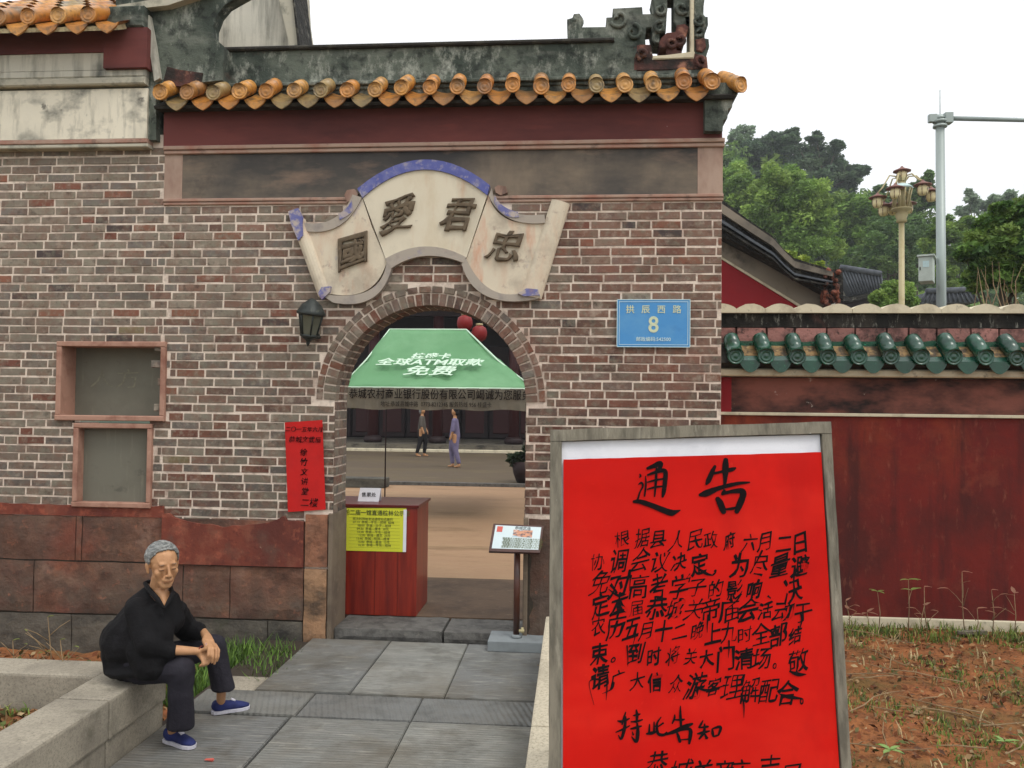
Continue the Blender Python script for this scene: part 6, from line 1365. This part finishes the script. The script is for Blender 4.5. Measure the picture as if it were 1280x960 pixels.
# ================================================================== PEOPLE
def vol(parts, voxel, smooth_it=4, fac=.5, cut=None):
    """union of convex hulls of spheres/ellipsoids, fused into one continuous skin by voxel remesh"""
    bm = bmesh.new()
    for balls in parts:
        b2 = bmesh.new()
        for c, r in balls:
            r = (r, r, r) if not isinstance(r, (tuple, list)) else r
            rot = Matrix.Identity(4)
            if len(r) == 4: rot = r[3]; r = r[:3]
            bmesh.ops.create_icosphere(b2, subdivisions=2, radius=1, matrix=Matrix.Translation(Vector(c)) @ rot @ Matrix.Diagonal((*r, 1)))
        if len(balls) > 1:
            q = bmesh.ops.convex_hull(b2, input=b2.verts)
            junk = list({v for v in q['geom_interior']+q['geom_unused'] if isinstance(v, bmesh.types.BMVert)})
            bmesh.ops.delete(b2, geom=junk, context='VERTS')
        t = bpy.data.meshes.new('t'); bmesh.ops.recalc_face_normals(b2, faces=b2.faces); b2.to_mesh(t); b2.free(); bm.from_mesh(t); bpy.data.meshes.remove(t)
    me = bpy.data.meshes.new('v'); bm.to_mesh(me); bm.free()
    o = bpy.data.objects.new('v', me); col.objects.link(o)
    m_ = o.modifiers.new('r', 'REMESH'); m_.mode = 'VOXEL'; m_.voxel_size = voxel
    if smooth_it: s = o.modifiers.new('s', 'SMOOTH'); s.factor = fac; s.iterations = smooth_it
    dg = bpy.context.evaluated_depsgraph_get(); me2 = bpy.data.meshes.new_from_object(o.evaluated_get(dg)); bpy.data.objects.remove(o)
    return me2
def wrinkle(me, amp, f, f2=None):
    vn = [v.normal.copy() for v in me.vertices]
    for v, n in zip(me.vertices, vn):
        p = v.co; s = noise.noise(Vector((p.x*f, p.y*f, p.z*f*.6)))+.5*noise.noise(Vector((p.x*f*2.1+5, p.y*f*2.1, p.z*f*1.2)))
        s = 1-abs(s)*2.2; v.co = p+n*amp*s
def J(px, py, Y): return W(px, py, Y)
wm = thing('person', 'elderly grey-haired woman in black jacket sitting on the granite kerb with hands clasped', 'person', tuple(G(190, 900, 0)))
# head frame
hc = J(203.5, 707, 4.08)
fd = Vector((.71, -.69, -.10)).normalized(); sd_ = Vector((.66, .73, .03)); sd_ = (sd_-fd*sd_.dot(fd)).normalized(); ud = sd_.cross(fd); ud = ud if ud.z > 0 else -ud
HR = Matrix((sd_, fd, ud)).transposed().to_4x4(); HS = 1.03
def h(s, f, u): return hc+(sd_*s+fd*f+ud*u)*HS
def hr(a, b, c): return (a*HS, b*HS, c*HS, HR)
head = [[(h(0, -.012, .035), hr(.072, .092, .078))], [(h(0, .02, .01), hr(.062, .064, .085))],
        [(h(.034, .028, -.045), .024), (h(-.034, .028, -.045), .024), (h(.010, .06, -.086), .018), (h(-.010, .06, -.086), .018), (h(0, .0, -.03), .04)],
        [(h(.04, .055, -.018), .02), (h(.03, .045, -.05), .018)], [(h(-.04, .055, -.018), .02), (h(-.03, .045, -.05), .018)],
        [(h(-.032, .071, .028), .011), (h(.032, .071, .028), .011)],
        [(h(0, .085, .016), .0075), (h(0, .106, -.022), .0085)], [(h(0, .104, -.026), .011)], [(h(.011, .094, -.029), .0085)], [(h(-.011, .094, -.029), .0085)],
        [(h(0, .078, -.05), hr(.030, .014, .02))], [(h(0, .088, -.052), hr(.021, .009, .0055))], [(h(0, .085, -.063), hr(.018, .010, .0055))],
        [(h(.029, .073, .003), hr(.0155, .0095, .0075))], [(h(-.029, .073, .003), hr(.0155, .0095, .0075))],
        [(h(.031, .067, -.012), hr(.016, .011, .006))], [(h(-.031, .067, -.012), hr(.016, .011, .006))],
        [(h(.074, -.012, .008), hr(.008, .018, .018)), (h(.070, -.004, -.024), hr(.006, .010, .010))], [(h(-.074, -.012, .008), hr(.008, .018, .018)), (h(-.070, -.004, -.024), hr(.006, .010, .010))]]
nb_ = J(196, 746, 4.13)
torso = [[(h(0, -.02, -.05), .046), (nb_, .048)], [(J(202, 742, 4.07), .026), (J(205, 755, 4.035), .012), (J(192, 742, 4.1), .026), (J(210, 744, 4.12), .022)],
         [(nb_, .05), (J(182, 775, 4.14), .08), (J(168, 812, 4.15), .08)], [(J(176, 764, 4.07), .03), (J(214, 764, 4.22), .03)]]
rw, rel_, rsh = J(248, 814, 4.07), J(192, 812, 3.97), J(170, 759, 4.03)
lw2, lel_, lsh = J(254, 789, 4.33), J(234, 786, 4.46), J(221, 759, 4.26)
sh_n = (G(206, 926, 0), G(243, 936, 0)); sh_f = (G(264, 893, 0), G(312, 885, 0))
def ank(hp_, tp_, kk_, z_): q_ = hp_.lerp(tp_, kk_); return Vector((q_.x, q_.y, z_))
arms = [[(J(174, 764, 4.05), .03), (rel_, .03)], [(rel_, .034), (J(222, 813, 4.02), .026), ], [(J(222, 813, 4.02), .026), (rw, (.021, .021, .019))], [(J(217, 764, 4.25), .03), (lel_, .03)], [(lel_, .033), (lw2, .021)]]
legs = [[(J(175, 826, 4.1), .06), (J(228, 836, 4.04), .05)], [(J(228, 836, 4.04), .045), (J(219, 900, 4.08), .026)], [(J(219, 898, 4.08), .027), (ank(*sh_n, .24, .10), .023), (ank(*sh_n, .24, .05), .024)],
        [(J(185, 824, 4.26), .06), (J(268, 806, 4.48), .05)], [(J(268, 806, 4.48), .045), (J(277, 858, 4.52), .028)], [(J(277, 858, 4.52), .028), (ank(*sh_f, .24, .10), .023), (ank(*sh_f, .24, .05), .024)]]
# right hand (lower, closed), then left hand laid over it with fingers hanging
k1, k2 = J(259, 816, 4.11), J(254, 824, 4.09)
hand_r = [[(rw, (.02, .018, .018)), (J(257, 815, 4.1), .017), (J(254, 823, 4.08), .016)]]
for i, (a, b, c) in enumerate((((261, 814, 4.11), (265, 821, 4.10), (261, 827, 4.085)), ((259, 818, 4.085), (263, 825.5, 4.07), (258, 830, 4.07)), ((256, 821, 4.07), (260, 829, 4.055), (254, 832, 4.06)), ((252.5, 823, 4.06), (255.5, 830, 4.045), (250.5, 832, 4.05)))):
    hand_r += [[(J(*a), .0105), (J(*b), .0095)], [(J(*b), .0095), (J(*c), .008)]]
hand_r += [[(J(252, 813, 4.07), .011), (J(258, 810.5, 4.055), .010)], [(J(258, 810.5, 4.055), .010), (J(263, 813, 4.05), .0085)]]
hand_l = [[(lw2, .02), (J(260, 796, 4.22), .019), (J(264, 803, 4.15), .018), (J(258, 802, 4.14), .015)]]
for i, (a, b, c, d) in enumerate((((259, 803, 4.11), (261.5, 811, 4.04), (260.5, 819, 4.025), (259.5, 824, 4.03)), ((262.5, 803.5, 4.12), (266, 811, 4.05), (266, 821, 4.035), (265, 828, 4.04)), ((266, 804, 4.14), (270, 812, 4.08), (269.5, 822, 4.06), (268, 829.5, 4.065)), ((268.5, 806, 4.17), (273, 813, 4.12), (272.5, 821, 4.1), (271, 826, 4.10)))):
    hand_l += [[(J(*a), .0108), (J(*b), .0098)], [(J(*b), .0098), (J(*c), .0088)], [(J(*c), .0088), (J(*d), .0072)]]
hand_l += [[(J(257, 794, 4.21), .013), (J(254.5, 801, 4.13), .0105)], [(J(254.5, 801, 4.13), .0105), (J(257.5, 808, 4.06), .0085)]]
me = vol(head+torso+arms+legs+hand_r+hand_l, .0042, 3, .45)
body = link('body', me, M_skin, wm, True)
box('thumb_nail', 0, .009, -.0005, .0015, 0, .012, M_paper_white, wm); n_ = bpy.data.objects['thumb_nail']; n_.location = J(256.6, 806.5, 4.048); n_.data.materials[0] = mat('finger_nail', S(214, 168, 150), rough=.3); n_.matrix_parent_inverse = Matrix.Translation(-Vector(wm.location))
def ell(name, c, r, m, parent, rot=None):
    bm = bmesh.new(); bmesh.ops.create_icosphere(bm, subdivisions=2, radius=1, matrix=Matrix.Translation(Vector(c)) @ (rot or Matrix.Identity(4)) @ Matrix.Diagonal((*r, 1))); return from_bm(name, bm, m, parent, True)
for s in (-1, 1):
    ell('eye', h(s*.029, .0800, .0005), (.0115*HS, .0035, .0017), M_eye, wm, HR); ell('eyebrow', h(s*.031, .0835, .028), (.013, .004, .0016), mat('grey_brow', S(120, 100, 84)) if s < 0 else bpy.data.materials['grey_brow'], wm, HR)
    ell('nostril', h(s*.0075, .101, -.0355), (.0032, .003, .0018), M_eye, wm, HR)
ell('mouth', h(0, .0925, -.0575), (.015, .0045, .0013), M_lip, wm, HR)
for s in (-1, 1): ell('mouth_corner', h(s*.017, .0885, -.0600), (.005, .004, .0013), M_lip, wm, HR @ Matrix.Rotation(s*-.5, 4, 'Y'))
# hair swept back from the forehead
bm = bmesh.new(); bmesh.ops.create_icosphere(bm, subdivisions=5, radius=1)
keep = []
for v in bm.verts:
    s, f, u = v.co.x*.078, -.018+v.co.y*.096, .040+v.co.z*.082
    wob_ = .006*noise.noise(Vector((s*60, 0, u*40)))
    front = .036+.40*(u-.05)-1.5*s*s if u > .016 else -.030-(.016-u)*.6
    if f > front+wob_ or u < -.055+wob_ or False: keep.append(v)
bmesh.ops.delete(bm, geom=keep, context='VERTS')
for v in bm.verts:
    st_ = .0022*noise.noise(Vector((v.co.x*9, v.co.y*1.5, v.co.z*9)))+.0016*noise.noise(Vector((v.co.x*28, v.co.y*4, v.co.z*28)))
    q = v.co*(1.02+st_*14); v.co = h(q.x*.078, -.018+q.y*.096, .040+q.z*.082)
hair = from_bm('hair', bm, M_hair, wm, True); s = hair.modifiers.new('s', 'SOLIDIFY'); s.thickness = .009; s.offset = -1
bm = bmesh.new()
for k in range(170):
    a = R.uniform(-1.25, 1.25); s0 = .080*math.sin(a); u0 = .040+.087*math.cos(a)*R.uniform(.72, 1.0)
    pts = []; f0 = .036+.40*(u0-.05)-.01
    for i in range(8):
        t = i/7; f_ = f0*(1-t)-.10*t; ss = s0*(1-.55*t*t); uu_ = u0*(1-t*t)+(-.01)*t*t
        d = Vector((ss/.081, (f_+.018)/.099, (uu_-.040)/.085)); d.normalize(); d *= 1.035+.012*noise.noise(Vector((k*.37, i*.5, 0)))
        pts.append(h(d.x*.078, -.018+d.y*.096, .040+d.z*.082))
    bm_tube(bm, pts, [.0007]+[.0016]*6+[.0008], 4)
hs_ = from_bm('hair_strands', bm, M_hair, hair, True); hs_['kind'] = 'stuff'
ell('hair_bun', h(0, -.112, .0), (.03, .026, .03), M_hair, wm, HR)
# jacket
jk = [[(J(158, 802, 4.12), .13), (J(188, 806, 4.03), .085), (J(176, 765, 4.06), .07)], [(J(163, 819, 4.16), .135), (J(176, 800, 4.14), .125)], [(J(163, 816, 4.16), .14), (J(178, 775, 4.15), .122)], [(J(178, 775, 4.15), .122), (J(192, 760, 4.15), .088)], [(J(190, 800, 4.1), .09), (J(203, 775, 4.1), .075), (J(205, 765, 4.12), .05)],
      [(J(172, 761, 4.05), .056), (J(222, 763, 4.25), .05), (J(196, 755, 4.16), .055)], [(J(187, 743, 4.15), .046), (J(170, 758, 4.08), .058)],
      [(J(171, 762, 4.03), .064), (J(186, 803, 3.98), .066)], [(J(187, 805, 3.98), .066), (J(217, 814, 4.01), (.022, .044, .042))],
      [(J(219, 763, 4.25), .058), (J(232, 786, 4.38), .062)], [(J(232, 787, 4.38), .06), (J(252, 790, 4.33), (.022, .046, .044))], [(J(163, 834, 4.16), (.125, .15, .045)), (J(163, 815, 4.16), .145)], [(J(163, 834, 4.13), (.125, .14, .035)), (J(200, 832, 4.05), (.075, .11, .055))], [(J(172, 772, 4.1), .085), (J(160, 800, 4.16), .14)], [(J(183, 812, 4.03), .1), (J(204, 812, 4.02), .062), (J(190, 838, 4.04), (.08, .1, .05))], [(J(186, 752, 4.12), .075), (J(210, 752, 4.14), .06), (J(212, 775, 4.12), .075), (J(180, 780, 4.1), .12)], [(J(196, 772, 4.06), .08), (J(200, 800, 4.02), .07)]]
me = vol(jk, .0075, 5); wrinkle(me, .0055, 8)
jo = link('jacket', me, M_jacket, wm, True)
for pts, r_ in (([J(181, 729, 4.13), J(187, 738, 4.06), J(197, 749, 4.0), J(205, 760, 3.965)], [.010, .013, .013, .006]), ([J(214, 735, 4.15), J(216, 742, 4.07), J(211, 752, 4.0), J(205.5, 761, 3.965)], [.010, .012, .012, .006]), ([J(181, 729, 4.13), J(185, 727, 4.21), J(204, 729, 4.23), J(214, 735, 4.15)], [.010, .011, .011, .010])):
    tube('collar', pts, r_, M_jacket, jo, 8)
for py_ in (768, 783, 797):
    ell('button', J(203-.25*(py_-768), py_, 4.0 if py_ < 780 else 3.985), (.008, .004, .008), M_blackcl, jo)
# trousers
tr_ = [[(J(170, 836, 4.15), .085), (J(190, 836, 4.13), .08)], [(J(176, 833, 4.08), .09), (J(227, 837, 4.04), .068)], [(J(227, 836, 4.04), .067), (J(226, 862, 4.05), .062)], [(J(226, 862, 4.05), .062), (J(225.5, 909, 4.07), (.072, .058, .010))],
       [(J(185, 828, 4.25), .085), (J(268, 807, 4.49), .066)], [(J(268, 807, 4.49), .066), (J(273, 830, 4.50), .06)], [(J(273, 830, 4.5), .06), (J(279, 861, 4.51), (.068, .056, .012))]]
me = vol(tr_, .0075, 4); wrinkle(me, .0032, 11)
link('trousers', me, M_trouser, wm, True)
# shoes
def shoe(hp, tp, lift):
    ax = (tp-hp); L = ax.length; ax.normalize(); sdv = Vector((ax.y, -ax.x, 0)); z = Vector((0, 0, 1))
    rot = Matrix((sdv, ax, z)).transposed().to_4x4()
    def q(s, f, u): return hp+sdv*s+ax*f*L+z*(u+lift)
    prof = [(0, 0), (.010, .02), (.026, .06), (.031, .2), (.030, .4), (.037, .62), (.038, .78), (.030, .92), (.016, .985), (0, 1.0)]
    pts = [(a, b*L) for a, b in prof]+[(-a*.92, b*L) for a, b in prof[-2:0:-1]]
    bm = bmesh.new(); lo = [bm.verts.new(hp+sdv*a+ax*b+z*(lift+.001)) for a, b in pts]; hi = [bm.verts.new(hp+sdv*a*1.05+ax*(b+(b-L/2)*.02)+z*(lift+.019)) for a, b in pts]
    bm.faces.new(lo); bm.faces.new(hi[::-1]); n = len(pts)
    for i in range(n): bm.faces.new((lo[i], hi[i], hi[(i+1) % n], lo[(i+1) % n]))
    so = from_bm('shoe_sole', bm, M_sole, wm)
    r3 = lambda a, b, c: (a, b, c, rot)
    up_ = [[(q(0, .16, .045), r3(.033, .037, .032)), (q(0, .5, .036), r3(.031, .03, .026))], [(q(0, .5, .036), r3(.031, .03, .030)), (q(0, .76, .028), r3(.036, .035, .020)), (q(0, .90, .024), r3(.026, .022, .013))], [(q(0, .12, .058), r3(.029, .024, .02)), (q(0, .22, .03), r3(.033, .04, .02))]]
    me = vol(up_, .0045, 2); u = link('shoe', me, M_shoe, wm, True)
    bm = bmesh.new(); c = q(0, .56, .066); bm_box(bm, -.011, .011, -.012, .012, -.003, .003); bm.transform(Matrix.Translation(c) @ rot @ Matrix.Rotation(-.45, 4, 'X')); from_bm('shoe_tag', bm, M_sole, u)
shoe(*sh_n, 0.0); shoe(*sh_f, .0)
bm = bmesh.new(); c = J(251.5, 813.5, 4.08)
for k in range(17):
    a = 2*math.pi*k/16
pts = [c+Vector((.004*math.cos(2*math.pi*k/16), .024*math.cos(2*math.pi*k/16), .024*math.sin(2*math.pi*k/16))) for k in range(17)]
bm_tube(bm, pts, .0028, 6); from_bm('bracelet', bm, M_ring, wm, True)
# two small figures in the courtyard
def small(label, px_, pf, Yd, hgt, mt, mb_, hairm, face=1, sit=False):
    b_ = W(px_, pf, Yd); zb = .1; t = thing('person', label, 'person', (b_.x, Yd, zb)); x, k = b_.x, hgt/1.6
    def p(dx, dy, z): return Vector((x+dx*k*face, Yd+dy*k, zb+z*k))
    body_ = [[(p(.02, 0, 1.49), (.078*k, .09*k, .11*k))], [(p(0, 0, 1.4), .05*k), (p(0, 0, 1.28), .06*k)], [(p(0, .14, 1.26), .06*k), (p(0, -.14, 1.26), .06*k), (p(0, 0, 1.0), .11*k), (p(0, 0, .88), .12*k)],
             [(p(0, .17, 1.25), .05*k), (p(.04, .21, .98), .04*k)], [(p(.04, .21, .98), .038*k), (p(.14, .2, .8), .03*k)], [(p(.14, .2, .8), .028*k), (p(.16, .2, .72), .02*k)], [(p(0, -.17, 1.25), .05*k), (p(.02, -.22, .98), .04*k)], [(p(.02, -.22, .98), .038*k), (p(.1, -.2, .76), .03*k)],
             [(p(0, .09, .86), .09*k), (p(.1, .1, .47), .06*k)], [(p(.1, .1, .47), .055*k), (p(.06, .1, .06), .04*k)], [(p(0, -.09, .86), .09*k), (p(-.04, -.1, .47), .06*k)], [(p(-.04, -.1, .47), .055*k), (p(-.14, -.1, .07), .04*k)], [(p(.05, .1, .04), .035*k), (p(.18, .1, .03), .025*k)], [(p(-.14, -.1, .05), .035*k), (p(-.02, -.1, .03), .025*k)]]
    link('body', vol(body_, .016*k, 2), M_skin, t, True)
    link('top', vol([[(p(0, .14, 1.26), .072*k), (p(0, -.14, 1.26), .072*k), (p(0, 0, 1.0), .13*k), (p(0, 0, .82), .15*k)], [(p(0, .17, 1.25), .062*k), (p(.04, .21, 1.02), .055*k)], [(p(0, -.17, 1.25), .062*k), (p(.02, -.22, 1.0), .055*k)]], .018*k, 2), mt, t, True)
    link('bottoms', vol([[(p(0, 0, .86), .14*k), (p(.1, .1, .47), .08*k)], [(p(.1, .1, .47), .075*k), (p(.07, .1, .14), .06*k)], [(p(0, -.02, .86), .14*k), (p(-.04, -.1, .47), .08*k)], [(p(-.04, -.1, .47), .075*k), (p(-.13, -.1, .15), .06*k)]], .018*k, 2), mb_, t, True)
    link('hair', vol([[(p(-.02, 0, 1.54), (.09*k, .098*k, .09*k))], [(p(-.05, 0, 1.46), (.06*k, .08*k, .08*k))]], .016*k, 1), hairm, t, True)
small('person in lavender top walking across the far courtyard under the tent edge', 568, 586, 21.3, 1.6, M_lav, M_lav, M_blackcl, -1)
small('white-haired person in grey clothes standing left of the lavender one in the courtyard', 527, 572, 25.5, 1.58, M_greycl, M_blackcl, M_hair, 1)

# ================================================================== THE AIR
hzm = bpy.data.materials.new('haze'); hzm.use_nodes = True; hn = hzm.node_tree; hn.nodes.clear()
pv = hn.nodes.new('ShaderNodeVolumePrincipled'); pv.inputs['Density'].default_value = .0008; pv.inputs['Color'].default_value = (.9, .95, 1, 1); pv.inputs['Anisotropy'].default_value = 0
ho = hn.nodes.new('ShaderNodeOutputMaterial'); hn.links.new(pv.outputs[0], ho.inputs['Volume'])
T(box('haze', -420, 520, -70, 920, -1.6, 62, hzm), kind='stuff', label='thin pale haze filling the air over the whole place', cat='haze')
